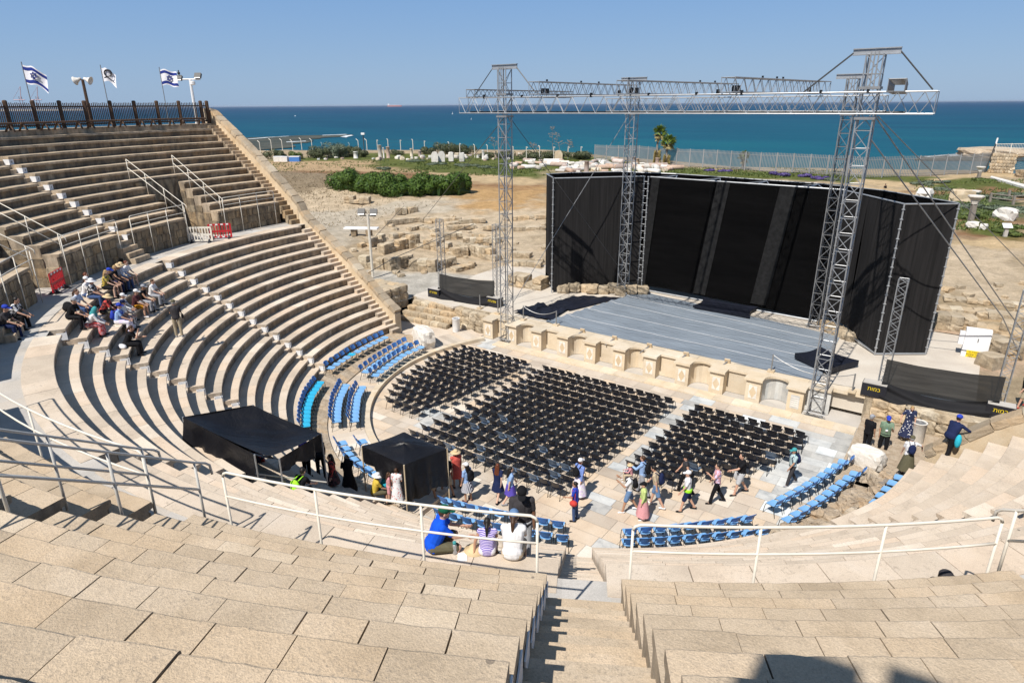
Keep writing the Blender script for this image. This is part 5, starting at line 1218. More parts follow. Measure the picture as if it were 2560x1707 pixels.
def pack(res, label, col, w_=.30, h_=.44):
    t0, M4, J = res; c = J['base'] + J['D'] * .30 + Vector((0, -.20, 0)); t = thing('backpack', label, 'backpack', M4 @ c, None)
    mb = MB(); ell(mb, c, (w_ / 2, .10, h_ / 2)); ell(mb, c + Vector((0, -.06, -.08)), (w_ * .38, .07, h_ * .26)); body_part(mb, 'bag_body', cmat(col), t, M4, .02, 2)
    for sd in (-1, 1):
        mb = MB(); s_ = J['sh'][sd]; mb.tube([c + Vector((sd * .09, .06, .17)), s_ * .75 + J['sh'][-sd] * .25 + Vector((0, -.02, .075)), s_ * .78 + J['sh'][-sd] * .22 + Vector((0, .135, -.06)), J['base'] + J['D'] * .2 + Vector((sd * .13, .10, 0)), c + Vector((sd * .12, .04, -.16))], .018, 5); body_part(mb, 'strap', cmat(col), t, M4, 0, 0, False)
def shoulder_bag(res, label, col, sd=1, d=(.14, .06, .11), dz=-.1, cat='bag', strap=True):
    t0, M4, J = res; c = J['base'] + Vector((sd * .27, .02, dz)); t = thing('shoulder_bag', label, cat, M4 @ c, None); mb = MB(); ell(mb, c, d); body_part(mb, 'bag_body', cmat(col), t, M4, .02, 2)
    if strap: mb = MB(); mb.tube([c + Vector((0, .05, .06)), J['sh'][sd] * 1.0 + Vector((0, .06, .05)), J['sh'][sd] + Vector((0, -.05, .05)), c + Vector((0, -.05, .06))], .012, 5); body_part(mb, 'strap', cmat(col), t, M4, 0, 0, False)
S4 = lambda a, b_: (a * 480 / 2352, 660 + b_ * 480 / 2352)
def seated(label, zx, zy, row, S_=S4, dr=.20, turn=0, pose='sit', **kw):
    px, py = S_(zx, zy); z = lz(row); p = gz(px, py, z); a = math.degrees(math.atan2(-p.y, -p.x)); q = pol(a, lr(row) + dr, z)
    return person(label, q, a - 90 + turn, pose, group='people seated in the stands', **kw)
# the group on the left rows
seated('woman in white T-shirt and shorts, end of the upper row of sitters', 1590, 170, 13, top=('white', 'short'), bottom=('beige', 'shorts'), hair=('red', 'bun'), shoes='grey', skin='pale', h=1.66)
seated('person in straw hat, pale blue shirt and jeans on the upper row', 1490, 205, 13, top=('stripes:white:sky', 'long'), bottom=('jeans', 'pants'), hat=('straw', 'brim'), shoes='grey')
seated('person in dark hat and grey shirt behind the blond woman', 1400, 225, 13, top=('grey', 'short'), bottom=('charcoal', 'pants'), hat=('straw', 'brim'), skin='tan', hair=('grey', 'short'))
seated('blond person in black tank top and dark trousers on the upper row', 1335, 245, 13, top=('black', 'tank'), bottom=('navy', 'pants'), hair=('blond', 'short'), skin='tan')
seated('person in bright blue cap and dark top on the upper row', 1280, 285, 13, top=('black', 'tank'), bottom=('charcoal', 'shorts'), hat=('royal', 'cap'), hair=('dark', 'short'))
seated('blond woman in gold yellow top and dark shorts on the upper row', 1205, 310, 13, top=('mottle:yellow:olive', 'short'), bottom=('black', 'shorts'), hair=('blond', 'long'), skin='pale')
seated('person in white sun hat and black and white shirt, bag on lap', 1105, 425, 13, top=('mottle:black:white', 'short'), bottom=('jeans', 'pants'), hat=('white', 'brim'), hair=('brown', 'short'))
seated('person in white cap half hidden behind the sun hat', 1055, 400, 13, top=('white', 'short'), bottom=('jeans', 'pants'), hat=('white', 'cap'), dr=.55)
seated('person with tousled brown hair behind the upper row of sitters', 1062, 340, 13, top=('charcoal', 'short'), bottom=('charcoal', 'pants'), hair=('red', 'short'), dr=.9)
seated('woman with brown ponytail in striped T-shirt and jeans', 975, 560, 13, top=('bands:white:sky', 'short'), bottom=('jeans', 'pants'), hair=('brown', 'pony'), turn=-15)
r_ = seated('man in black with grey cap, white print on his back', 690, 690, 13, top=('black', 'short'), bottom=('black', 'pants'), hat=('grey', 'cap'), turn=-8, lean=12, dr=.1)
t = thing('backpack', 'black backpack standing on the row beside the man in black', 'backpack', gz(*S4(850, 560), WALK_Z)); mb = MB(); ell(mb, Vector((0, 0, .2)), (.3, .17, .2)); ell(mb, Vector((0, -.1, .14)), (.2, .12, .13)); body_part(mb, 'bag_body', cmat('black'), t, Matrix.Translation(gz(*S4(850, 575), WALK_Z)), .03, 2)
seated('person in white cap, dark brown shirt and orange shorts', 1620, 545, 11, top=('maroon', 'short'), bottom=('orange', 'shorts'), hat=('white', 'cap'), shoes='white', skin='light')
seated('person in black tank top and grey cap on the middle row', 1720, 480, 11, top=('black', 'tank'), bottom=('grey', 'pants'), hat=('grey', 'cap'), skin='tan')
seated('person in white T-shirt and pale jeans, end of the middle row', 1805, 405, 11, top=('white', 'short'), bottom=('grey', 'pants'), hair=('brown', 'short'), shoes='black')
seated('person in straw sun hat and dark flowered clothes, low on the rows', 1130, 620, 12, top=('mottle:black:red', 'long'), bottom=('mottle:black:olive', 'pants'), hat=('straw', 'brim'), lean=14, dr=.1)
seated('woman in white shirt, red skirt and pale head scarf', 1140, 765, 12, top=('white', 'long'), bottom=('mottle:red:pink', 'longskirt'), hat=('teal', 'scarf'), hair=None, lean=20)
seated('person in white cap behind the two blue caps', 1445, 600, 11, top=('white', 'long'), bottom=('grey', 'pants'), hat=('white', 'cap'), dr=.55, hair=('brown', 'short'))
seated('woman in navy cap, white shirt and black and white skirt', 1435, 690, 11, top=('white', 'short'), bottom=('mottle:black:white', 'longskirt'), hat=('navy', 'cap'))
r_ = seated('person in bright blue cap and patterned wrap, blue backpack on', 1525, 725, 11, top=('sky', 'short'), bottom=('mottle:lilac:white', 'longskirt'), hat=('royal', 'cap'), skin='light'); pack(r_, 'blue backpack worn by the seated person in bright blue cap', 'royal')
seated('woman in black dress resting her chin on her hand', 1540, 1005, 10, top=('black', 'short'), bottom=('black', 'longskirt'), hair=('brown', 'pony'), lean=12, arms=((30, 4, 60), (52, 4, 110)))
t = thing('shoulder_bag', 'white cloth bag lying beside the woman in black', 'bag', gz(*S4(1510, 1015), lz(10))); mb = MB(); ell(mb, Vector((0, 0, .07)), (.26, .15, .10)); body_part(mb, 'bag_body', cmat('white'), t, Matrix.Translation(gz(*S4(1500, 1030), lz(10))), .03, 2)
p = gz(*S4(2200, 890), lz(8)); r_ = person('standing man in dark grey shirt and khaki trousers, reading on the rows', p, 60, 'stand', 1.76, top=('charcoal', 'short'), bottom=('khaki', 'pants'), hat=('olive', 'cap'), hair=('grey', 'short'), arms=((18, 6, 78), (16, 6, 80)), shoes='grey'); shoulder_bag(r_, 'black camera bag at the hip of the standing man', 'black', 1, (.06, .07, .12), .02)
for lab, ang, kw in (('bearded man in black and white jacket on the podium step', 57.3, dict(top=('mottle:black:white', 'short'), bottom=('black', 'pants'), hair=('dark', 'short'), lean=16)), ('man in blue cap at the left edge of the stands', 60.2, dict(top=('charcoal', 'short'), bottom=('navy', 'pants'), hat=('royal', 'cap'), lean=10))):
    q = pol(ang, 24.25, WALK_Z + .40); person(lab, q, ang - 90 - 10, 'sit', group='people seated in the stands', **kw)
mb = MB(); mb.cur = .5; mb.rock(pol(58.6, 24.35, WALK_Z + .2), (.75, 1.9, .42), R(58.6) + math.pi, .05, 88, 3); mb.build('stone_step', M['masonry'], None, label='stone step under the two men at the left edge', cat='stone block')
# the four near the rail
cm_ = lambda a, b_: (850 + a * 860 / 2325, 1127 + b_ * 860 / 2325)
def near_seat(label, px, py, turn=0, **kw):
    p = gz(px, py, lz(13)); a = math.degrees(math.atan2(-p.y, -p.x)); return person(label, p, a - 90 + turn, group='people by the near rail', vox=.011, **kw)
near_seat('man in bright blue T-shirt and green cap sitting with clasped hands', *cm_(628, 668), turn=-62, pose='floor', h=1.80, top=('blue', 'short'), bottom=('olive', 'shorts'), hat=('green', 'cap'), hair=('brown', 'short'), lean=8, arms=((42, 5, 36), (42, 5, 36)), grow=1.12, shoes='charcoal')
near_seat('girl in purple striped vest and white skirt with a dark ponytail', *cm_(995, 700), turn=8, pose='sit', h=1.36, top=('bands:purple:lilac', 'tank'), bottom=('mottle:white:lilac', 'skirt'), hair=('dark', 'pony'), arms=((-14, 22, 4), (30, 6, 40)), shoes='black', skin='tan')
near_seat('woman in white T-shirt with denim cap and brown ponytail', *cm_(1165, 725), turn=2, pose='sit', h=1.70, top=('white', 'short'), bottom=('beige', 'shorts'), hat=('denim', 'cap'), hair=('brown', 'pony'), grow=1.12, lean=8, shoes='grey')
q = pol(116.1, lr(11) + .28, lz(11)); person('man in dark grey printed T-shirt and black cap standing on the rows', q, 215, 'stand', 1.80, vox=.011, top=('charcoal', 'short'), bottom=('lightgrey', 'pants'), hat=('black', 'cap'), hair=('dark', 'short'), skin='brown', arms=((4, 10, 8), (22, 6, 108)), hp=22, grow=1.12, group='people by the near rail')
c = gz(*cm_(777, 695), lz(13)); t = thing('water_bottle', 'steel water bottle with a turquoise lid on the stone row', 'bottle', c); mb = MB(); mb.lathe(c, [(.036, 0), (.04, .01), (.04, .19), (.032, .22)], 14); mb.build('body', M['alu'], t, True); mb = MB(); mb.lathe(c + Vector((0, 0, .22)), [(.034, 0), (.034, .05), (.02, .06)], 12); mb.tube([c + Vector((.02, 0, .27)), c + Vector((.035, 0, .30)), c + Vector((.03, 0, .25))], .008, 5); mb.build('lid', cmat('teal'), t, True)
c = gz(*cm_(826, 715), lz(13) + .006); mb = MB(); mb.box(c, (.17, .24, .004), R(40)); mb.build('paper_sheet', M['white'], None, label='white sheet of paper lying on the stone row', cat='paper')
c = gz(*cm_(910, 670), lz(13)); mb = MB(); mb.lathe(c, [(.20, 0), (.205, .012), (.11, .03), (.10, .09), (.05, .125), (.01, .13)], 18); mb.build('straw_hat', cmat('straw'), None, True, label='straw hat lying beside the girl', cat='hat')
# walkers on the orchestra floor
WG = 'visitors walking on the orchestra floor'
def walker(label, px, py, head, pose='walk', z=0.0, **kw): return person(label, gz(px, py, z), head, pose, group=WG, **kw)
walker('woman in red sleeveless dress and straw hat', 1143, 1218, 60, 'stand', top=('coral', 'tank'), bottom=('coral', 'dress'), hat=('straw', 'brim'), hair=('dark', 'short'), skin='tan', h=1.68)
r_ = walker('woman in white cap and striped skirt with black backpack', 1170, 1252, 88, 'stand', top=('sky', 'short'), bottom=('stripes:white:navy', 'skirt'), hat=('white', 'cap'), hair=('dark', 'long'), skin='tan', h=1.66, shoes='maroon'); pack(r_, 'big black backpack on the woman in striped skirt', 'black', .36, .52)
walker('woman with long auburn hair in navy dress', 1245, 1250, 10, 'walk', top=('navy', 'short'), bottom=('navy', 'dress'), hair=('red', 'long'), h=1.62, skin='pale')
walker('girl in blue top and violet skirt with black hair', 1276, 1258, -40, 'walk', top=('sky', 'short'), bottom=('purple', 'skirt'), hair=('dark', 'long'), h=1.62, skin='pale', shoes='grey')
r_ = walker('woman in blue striped shirt and white cap, seen from behind', 1447, 1243, -15, 'walk', top=('stripes:sky:royal', 'long'), bottom=('mottle:lilac:white', 'longskirt'), hat=('white', 'cap'), hair=('red', 'short'), h=1.72, shoes='khaki'); pack(r_, 'small black backpack on the woman in striped shirt', 'black')
r_ = walker('woman in blue T-shirt and jeans with a red bag', 1437, 1300, 108, 'stand', top=('royal', 'short'), bottom=('jeans', 'pants'), hair=('dark', 'bun'), h=1.62, skin='tan', arms=((16, 6, 60), (4, 9, 40))); shoulder_bag(r_, 'red handbag at the hip of the woman in jeans', 'red', -1, (.12, .16, .13), .0)
r_ = walker('man in white T-shirt and denim shorts carrying a child', 1570, 1278, 120, 'walk', top=('white', 'short'), bottom=('denim', 'shorts'), hat=('navy', 'cap'), hair=('dark', 'short'), skin='tan', shoes='white', h=1.76, arms=((40, 14, 90), (36, 14, 96))); pack(r_, 'black backpack on the man carrying a child', 'black')
c_ = r_[1] @ (r_[2]['hc'] + Vector((0, -.06, -.07))); person('small child in pale clothes and sun hat riding on shoulders', c_, 120, 'chairsit', .95, top=('pink', 'long'), bottom=('beige', 'pants'), hat=('straw', 'brim'), hair=('brown', 'short'), shoes='white', group=WG, vox=.013)
r_ = walker('young man in light blue long sleeved shirt and black backpack', 1603, 1236, 95, 'walk2', top=('sky', 'long'), bottom=('grey', 'pants'), hair=('brown', 'short'), h=1.74, arms=((40, 6, 70), (-10, 8, 12))); pack(r_, 'black backpack on the man in light blue shirt', 'black', .34, .5)
r_ = walker('young man in beige T-shirt and denim shorts with navy backpack', 1638, 1265, 100, 'walk2', top=('beige', 'short'), bottom=('denim', 'shorts'), hair=('dark', 'short'), shoes='white', h=1.76, lean=8, hp=18); pack(r_, 'navy backpack on the man in beige T-shirt', 'navy', .34, .5)
walker('girl in lime blouse and pink skirt with black cap', 1606, 1297, 125, 'stand', top=('lime', 'long'), bottom=('pink', 'longskirt'), hat=('black', 'cap'), hair=('dark', 'short'), h=1.55, shoes='white')
r_ = walker('young man in white T-shirt and white cap with neon waist pack', 1714, 1276, 118, 'walk', top=('white', 'short'), bottom=('navy', 'shorts'), hat=('white', 'cap'), hair=('brown', 'short'), h=1.72, shoes='black'); 
t = thing('waist_pack', 'neon yellow waist pack on the man in white cap', 'bag', r_[1] @ r_[2]['base']); mb = MB(); mb.lathe(r_[2]['base'] + Vector((0, 0, -.04)), [(.19, 0), (.205, .03), (.205, .10), (.19, .13)], 18, sy=.8); body_part(mb, 'belt', cmat('neon'), t, r_[1], 0, 0, False)
r_ = walker('woman in dark grey sleeveless top and black trousers behind the white cap', 1709, 1232, 118, 'walk2', top=('charcoal', 'tank'), bottom=('black', 'pants'), hat=('black', 'cap'), hair=('dark', 'short'), h=1.70); shoulder_bag(r_, 'small red bag of the woman in dark grey', 'red', 1)
walker('man in pink checked shirt and black trousers', 1787, 1256, 118, 'walk', top=('mottle:pink:lilac', 'short'), bottom=('black', 'pants'), hair=('dark', 'short'), h=1.72, arms=((30, 4, 100), (8, 8, 20)))
r_ = walker('man in black T-shirt and grey shorts pointing, plastic bag in hand', 1846, 1234, 128, 'walk', top=('black', 'short'), bottom=('lightgrey', 'shorts'), hair=('dark', 'short'), h=1.82, grow=1.15, arms=((46, 10, 30), (-4, 10, 8))); shoulder_bag(r_, 'pale plastic bag in the hand of the man in grey shorts', 'lightgrey', 1, (.05, .13, .20), -.28, strap=False)
r_ = walker('woman in white and teal striped T-shirt with visor and dark backpack', 1974, 1211, 135, 'walk', top=('bands:white:teal', 'short'), bottom=('charcoal', 'pants'), hat=('teal', 'cap'), hair=('brown', 'short'), h=1.66, shoes='grey', skin='tan'); pack(r_, 'navy backpack on the woman with visor', 'navy')
# right-hand group by the end wall
GR = 'visitors gathered by the right end wall'
person('man in black polo shirt and grey cap behind the marble block', gz(2162, 1128, .1), -25, 'stand', 1.74, top=('black', 'short'), bottom=('black', 'pants'), hat=('grey', 'cap'), hair=('grey', 'short'), grow=1.12, group=GR, skin='tan')
r_ = person('man in sage green T-shirt and bright blue cap with lanyard', gz(2203, 1134, .05), 190, 'stand', 1.80, top=('sage', 'short'), bottom=('black', 'pants'), hat=('royal', 'cap'), hair=('dark', 'short'), grow=1.12, skin='tan', arms=((30, 10, 105), (2, 9, 10)), group=GR)
t = thing('lanyard', 'turquoise lanyard with a white badge on the man in green', 'lanyard', r_[1] @ r_[2]['chest']); J = r_[2]; mb = MB(); y_ = J['chest'] + Vector((0, .145, 0)); mb.tube([J['sh'][-1] * .4 + J['sh'][1] * .6 + Vector((.0, .06, .06)), y_ + Vector((0, .01, -.10)), J['sh'][1] * .4 + J['sh'][-1] * .6 + Vector((0, .06, .06))], .010, 5); body_part(mb, 'cord', cmat('cyan'), t, r_[1], 0, 0, False); mb = MB(); mb.box(y_ + Vector((0, .012, -.15)), (.09, .01, .10)); body_part(mb, 'badge', M['white'], t, r_[1], 0, 0, False)
person('woman in navy polka dot dress walking down', gz(2262, 1098, .35), 195, 'stand', 1.68, top=('dots:navy:white', 'short'), bottom=('dots:navy:white', 'longskirt'), hair=('blond', 'short'), arms=((4, 10, 10), (14, 34, 12)), hp=28, group=GR, shoes='khaki')
r_ = person('woman in white T-shirt and long olive skirt reaching out', gz(2262, 1184, .5), 20, 'stand', 1.66, top=('white', 'short'), bottom=('olive', 'longskirt'), hair=('grey', 'short'), hat=('olive', 'cap'), arms=((14, 8, 10), (30, 60, 6)), group=GR); pack(r_, 'navy backpack on the woman in olive skirt', 'navy')
r_ = person('man in navy jacket and blue cap stepping over the end wall stones', gy(2362, 1146, -1.55), -30, 'step', 1.82, top=('navy', 'long'), bottom=('black', 'pants'), hat=('royal', 'cap'), hair=('dark', 'short'), grow=1.15, lean=22, arms=((30, 20, 20), (44, 40, 16)), group=GR); shoulder_bag(r_, 'blue jacket tied round the waist of the man in navy', 'cyan', 1, (.10, .12, .26), -.08, 'jacket', strap=False)
person('person in cyan shirt and blue cap bending behind the end wall', Vector((gz(2418, 1072, 2.5).x, gz(2418, 1072, 2.5).y, 1.15)), -70, 'stand', 1.68, top=('cyan', 'short'), bottom=('navy', 'pants'), hat=('royal', 'cap'), hair=('dark', 'short'), lean=48, group=GR, eyes=False)
person('person in black top and khaki shorts at the right edge', gz(2551, 1018, 1.28), 120, 'walk', 1.70, top=('black', 'short'), bottom=('khaki', 'shorts'), hair=('dark', 'short'), shoes='red', group=GR)
person('distant person in black sitting beyond the right screen wing', gz(2214, 476, 2.75), 60, 'sit', 1.7, top=('black', 'short'), bottom=('lightgrey', 'pants'), hair=('dark', 'short'), vox=.03)
# head with cap showing above the rows at the right
q = pol(130.6, lr(13) + 1.30, WALK_Z); person('person in dark grey cap, only the head showing above the upper rows', gz(2337, 1430, 7.40) + Vector((0, 0, -.86)), -60, 'sit', 1.7, top=('charcoal', 'short'), bottom=('navy', 'pants'), hat=('charcoal', 'cap'), hair=('brown', 'short'), eyes=False)
# people in and beside the tents
TG = 'people under the black canopies'
person('woman in black and red dress with a shoulder bag beside the large tent', gz(838, 1236, lz(1)), 150, 'stand', 1.66, top=('mottle:black:red', 'long'), bottom=('mottle:black:maroon', 'dress'), hair=('dark', 'long'), skin='light', group=TG, shoes='red')
person('person in violet shirt under the large tent', gz(770, 1192, lz(2)), 20, 'stand', 1.7, top=('purple', 'short'), bottom=('black', 'pants'), hair=('dark', 'short'), skin='tan', group=TG)
person('person in black stooping at the edge of the large tent', gz(806, 1195, lz(1)), 60, 'stand', 1.7, top=('black', 'long'), bottom=('black', 'pants'), hair=('dark', 'short'), lean=30, group=TG)
person('woman in dark flowered dress behind the large tent post', gz(655, 1208, lz(3)), 10, 'stand', 1.6, top=('mottle:navy:red', 'long'), bottom=('mottle:navy:maroon', 'longskirt'), hair=('dark', 'short'), group=TG)
r_ = person('person in black crouching with a neon green backpack', gz(742, 1238, lz(5)), 10, 'sit', 1.7, top=('black', 'short'), bottom=('black', 'pants'), hair=('dark', 'short'), lean=22, group=TG); pack(r_, 'neon green backpack on the crouching person under the tent', 'neon', .38, .44)
person('figure in long black robe holding a blue paper between the tents', gz(876, 1236, lz(0)), 60, 'stand', 1.66, top=('black', 'long'), bottom=('black', 'longskirt'), hat=('black', 'scarf'), hair=None, arms=((30, 6, 60), (30, 6, 60)), group=TG)
person('person in white sun hat and yellow shirt by the small tent', gz(936, 1236, .74), -30, 'sit', 1.7, top=('yellow', 'short'), bottom=('olive', 'shorts'), hat=('white', 'brim'), hair=('brown', 'short'), group=TG)
person('person in turquoise shirt beside the small tent', gz(956, 1228, .74), -20, 'sit', 1.75, top=('cyan', 'short'), bottom=('grey', 'pants'), hair=('dark', 'short'), lean=14, group=TG)
person('child in pale shirt with long brown hair by the small tent', gz(975, 1252, .74), -40, 'stand', 1.20, top=('pink', 'short'), bottom=('pink', 'shorts'), hair=('brown', 'long'), group=TG)
person('woman in white dress with bright spots by the small tent', gz(996, 1258, .74), 30, 'stand', 1.45, top=('dots:white:coral', 'short'), bottom=('dots:white:coral', 'longskirt'), hair=('brown', 'short'), group=TG)
person('walker in beige shorts under the small tent', gz(1118, 1236, .0), 70, 'walk', 1.72, top=('black', 'short'), bottom=('beige', 'shorts'), hair=('dark', 'short'), skin='tan', group=TG, shoes='black')
person('walker in grey shorts under the small tent, behind the first', gz(1088, 1245, .0), 70, 'walk2', 1.72, top=('charcoal', 'short'), bottom=('beige', 'shorts'), hair=('dark', 'short'), skin='tan', group=TG, shoes='black')
# bake the joined skins
dg = bpy.context.evaluated_depsgraph_get()
for ob in REM:
    nm = bpy.data.meshes.new_from_object(ob.evaluated_get(dg)); mats_ = [m_ for m_ in ob.data.materials]; ob.modifiers.clear(); old = ob.data; ob.data = nm
    nm.materials.clear()
    for m_ in mats_: nm.materials.append(m_)
    bpy.data.meshes.remove(old)
# ---------------------------------------------------------------- the land beyond the stage
from mathutils import noise as mnoise
def sstep(a, b_, x):
    t = max(0.0, min(1.0, (x - a) / (b_ - a))); return t * t * (3 - 2 * t)
SHORE = [(-400, -60), (-160, 66), (-142, 79), (-111, 97), (-81, 113), (-53, 100), (-38, 96), (-24, 90), (-7, 96), (14, 105), (20, 101), (60, 92), (200, 60)]
def yshore(x):
    for (x0, y0), (x1, y1) in zip(SHORE[:-1], SHORE[1:]):
        if x <= x1: return y0 + (y1 - y0) * (x - x0) / (x1 - x0)
    return SHORE[-1][1]
def terr(x, y, fine=True):
    d = math.hypot(max(0, -x - 15) * .75, max(0, y - 7))
    z = 1.26 + 1.75 * sstep(6, 52, d)
    z += 1.5 * math.exp(-(((x + 62) / 20) ** 2 + ((y - 40) / 11) ** 2))
    z += .8 * math.exp(-(((x + 36) / 8) ** 2 + ((y - 12) / 8) ** 2))
    s = y - yshore(x)
    z -= 8.5 * sstep(9, 30, s)
    if fine:
        v = Vector((x, y, 0)); rough = sstep(9, 16, d) * (1 - sstep(45, 60, d))
        z += .10 * mnoise.fractal(v * .35, 1.0, 2.0, 4) + (.22 * rough) * mnoise.fractal(v * .8 + Vector((5, 9, 2)), 1.0, 2.0, 3)
        z = z if d > 1 else min(z, 1.27)
    return z
def og(px, py, dz=0.0):          # photo pixel -> first point of the terrain along that line of sight
    d = ray(px, py).normalized(); h0 = math.hypot(d.x, d.y); s = 18.0 / h0; pr = s
    while s < 600:
        q = CAM + d * s
        if q.y > .9 and q.z < terr(q.x, q.y, False): break
        pr = s; s += .8
    for _ in range(12):
        m_ = (pr + s) / 2; q = CAM + d * m_
        if q.z < terr(q.x, q.y, False): s = m_
        else: pr = m_
    q = CAM + d * s; return Vector((q.x, q.y, terr(q.x, q.y) + dz))
def frange(a, b_, s):
    o = []; 
    while a < b_ - 1e-6: o.append(a); a += s
    return o
XS = frange(-400, -112, 8) + frange(-112, 58, .75) + frange(58, 220, 8) + [220]
YS = frange(.98, 62, .75) + frange(62, 132, 1.3) + frange(132, 190, 6) + [190]
SAND, SOIL, PALE, GRASS, SCRUB, ROAD, ORANGE, DRY, PATH, RUINC, CONC = (.46, .33, .20), (.28, .165, .09), (.53, .43, .31), (.115, .135, .038), (.10, .13, .06), (.50, .44, .355), (.48, .31, .15), (.26, .205, .14), (.54, .41, .25), (.54, .44, .32), (.50, .475, .43)
def pxpoly(pts, z=2.6, s=1.0884): 
    o = []
    for a, b_ in pts:
        q = og(a * s, b_ * s); o.append((q.x, q.y))
    return o
ZONES = [   # (polygon in photo pixels / 1.0884, colour, softness in metres)
 ([(560, 372), (860, 352), (1400, 362), (1500, 385), (1640, 398), (1280, 392), (1240, 388), (870, 372), (600, 380)], GRASS, 2.0),
 ([(590, 372), (860, 368), (1060, 385), (1250, 400), (1250, 412), (1000, 398), (600, 396)], SAND, 2.5),
 ([(850, 368), (1060, 372), (1255, 390), (1255, 415), (1090, 405), (860, 382)], GRASS, 2.0),
 ([(610, 392), (1060, 400), (1250, 415), (1260, 450), (1100, 450), (1040, 430), (640, 430)], SOIL, 2.5),
 ([(980, 396), (1250, 410), (1250, 425), (1060, 418)], PATH, 2.0),
 ([(620, 385), (770, 400), (760, 440), (690, 470), (640, 420)], DRY, 2.0),
 ([(690, 440), (780, 425), (860, 455), (1060, 455), (1060, 475), (690, 495)], PALE, 1.5),
 ([(1050, 425), (1250, 430), (1250, 470), (1080, 460), (1060, 440)], ORANGE, 3.5),
 ([(690, 492), (860, 472), (1020, 455), (1250, 462), (1250, 486), (1030, 486), (860, 500), (850, 520), (800, 565), (760, 565)], ROAD, 1.0),
 ([(1020, 455), (1250, 458), (1250, 490), (1060, 490)], ORANGE, 3.5),
 ([(860, 495), (1250, 480), (1260, 650), (1150, 660), (900, 620), (830, 560)], RUINC, 2.0),
 ([(860, 620), (1010, 620), (1110, 640), (1250, 660), (1250, 720), (900, 720), (840, 640)], CONC, .7),
 ([(1500, 385), (1900, 400), (2240, 408), (2352, 425), (2352, 440), (1900, 418), (1500, 402)], GRASS, 1.5),
 ([(1960, 420), (2060, 432), (2240, 405), (2352, 408), (2352, 400), (2240, 396), (2100, 420), (1980, 412)], PATH, .8),
 ([(1960, 425), (2070, 436), (2160, 420), (2060, 460), (1960, 450)], PATH, .8),
 ([(2080, 440), (2352, 430), (2352, 560), (2190, 545), (2150, 470)], SOIL, 2.0),
 ([(2120, 452), (2240, 440), (2352, 470), (2352, 500), (2190, 505)], SCRUB, 1.6),
 ([(2190, 520), (2270, 505), (2352, 520), (2352, 548), (2280, 548)], GRASS, 1.2),
 ([(2190, 548), (2352, 552), (2352, 572), (2190, 566)], PATH, .5),
 ([(2150, 566), (2352, 574), (2352, 690), (2150, 680)], RUINC, 1.0),
 ([(2140, 705), (2352, 720), (2352, 745), (2140, 722)], ORANGE, .5),
 ([(2100, 745), (2200, 760), (2352, 800), (2352, 860), (2010, 830)], (.56, .42, .31), 1.0),
]
def inside(pl, x, y):
    c = False; j = len(pl) - 1
    for i in range(len(pl)):
        xi, yi = pl[i]; xj, yj = pl[j]
        if (yi > y) != (yj > y) and x < (xj - xi) * (y - yi) / (yj - yi) + xi: c = not c
        j = i
    return c
ZP = []
for pl, c, s in ZONES:
    q = pxpoly(pl); xs = [a for a, _ in q]; ys = [b_ for _, b_ in q]; ZP.append((q, c, s, min(xs) - s, max(xs) + s, min(ys) - s, max(ys) + s))
vs, cs = [], []
for y in YS:
    for x in XS:
        vs.append((x, y, terr(x, y))); c = Vector((.46, .365, .245))
        n1 = mnoise.noise(Vector((x * .12, y * .12, 3))); n2 = mnoise.fractal(Vector((x * .3, y * .3, 8)), 1, 2, 4) * 1.3; n3 = mnoise.fractal(Vector((x * .3, y * .3, 31)), 1, 2, 4) * 1.3
        c = c.lerp(Vector(DRY), max(0, min(1, .5 + n1)) * .5)
        for q, cc, s, xa, xb, ya, yb in ZP:
            if xa < x < xb and ya < y < yb:
                hit = sum(inside(q, x + s * (n2 + dx), y + s * (n3 + dy)) for dx, dy in ((0, 0), (.6, 0), (-.6, 0), (0, .6), (0, -.6))) / 5
                if hit: c = c.lerp(Vector(cc), hit)
        if y - yshore(x) > 9: c = c.lerp(Vector((.30, .25, .17)), .6)
        cs.append((c.x, c.y, c.z, 1))
nx_ = len(XS); fs = []
for j in range(len(YS) - 1):
    for i in range(nx_ - 1):
        cx_, cy_ = (XS[i] + XS[i + 1]) / 2, (YS[j] + YS[j + 1]) / 2
        if -16.9 < cx_ < 17.1 and cy_ < 16.9: continue
        if 16 < cx_ < 36 and cy_ < 1.3: continue
        fs.append((j * nx_ + i, j * nx_ + i + 1, (j + 1) * nx_ + i + 1, (j + 1) * nx_ + i))
me = bpy.data.meshes.new('ground'); me.from_pydata(vs, [], fs); me.update()
ca = me.color_attributes.new('ground', 'FLOAT_COLOR', 'POINT'); ca.data.foreach_set('color', np.array(cs, dtype=np.float32).ravel())
m, n, l, b = _new('ground_soil'); at = n.new('ShaderNodeAttribute'); at.attribute_name = 'ground'; g = n.new('ShaderNodeNewGeometry'); pos = g.outputs['Position']
t1 = noise(n, l, pos, .9, 6, .65); t2 = noise(n, l, pos, 9, 5, .7); t3 = noise(n, l, pos, 3.5, 4, .7)
r1 = ramp(n, [(.3, (.72, .70, .66)), (.7, (1.22, 1.20, 1.16))]); l.new(t1.outputs[0], r1.inputs[0]); r2 = ramp(n, [(.3, (.78,) * 3), (.7, (1.18,) * 3)]); l.new(t2.outputs[0], r2.inputs[0])
c = mixc(n, l, 1.0, at.outputs['Color'], r1.outputs[0], 'MULTIPLY'); c = mixc(n, l, 1.0, c, r2.outputs[0], 'MULTIPLY')
k = mth(n, l, 'MULTIPLY', mth(n, l, 'SUBTRACT', t3.outputs[0], .60), 8.0, True); c = mixc(n, l, mth(n, l, 'MULTIPLY', k, .35), c, (.16, .12, .07))
l.new(c, b.inputs['Base Color']); b.inputs['Roughness'].default_value = .95; b.inputs['Specular IOR Level'].default_value = .1
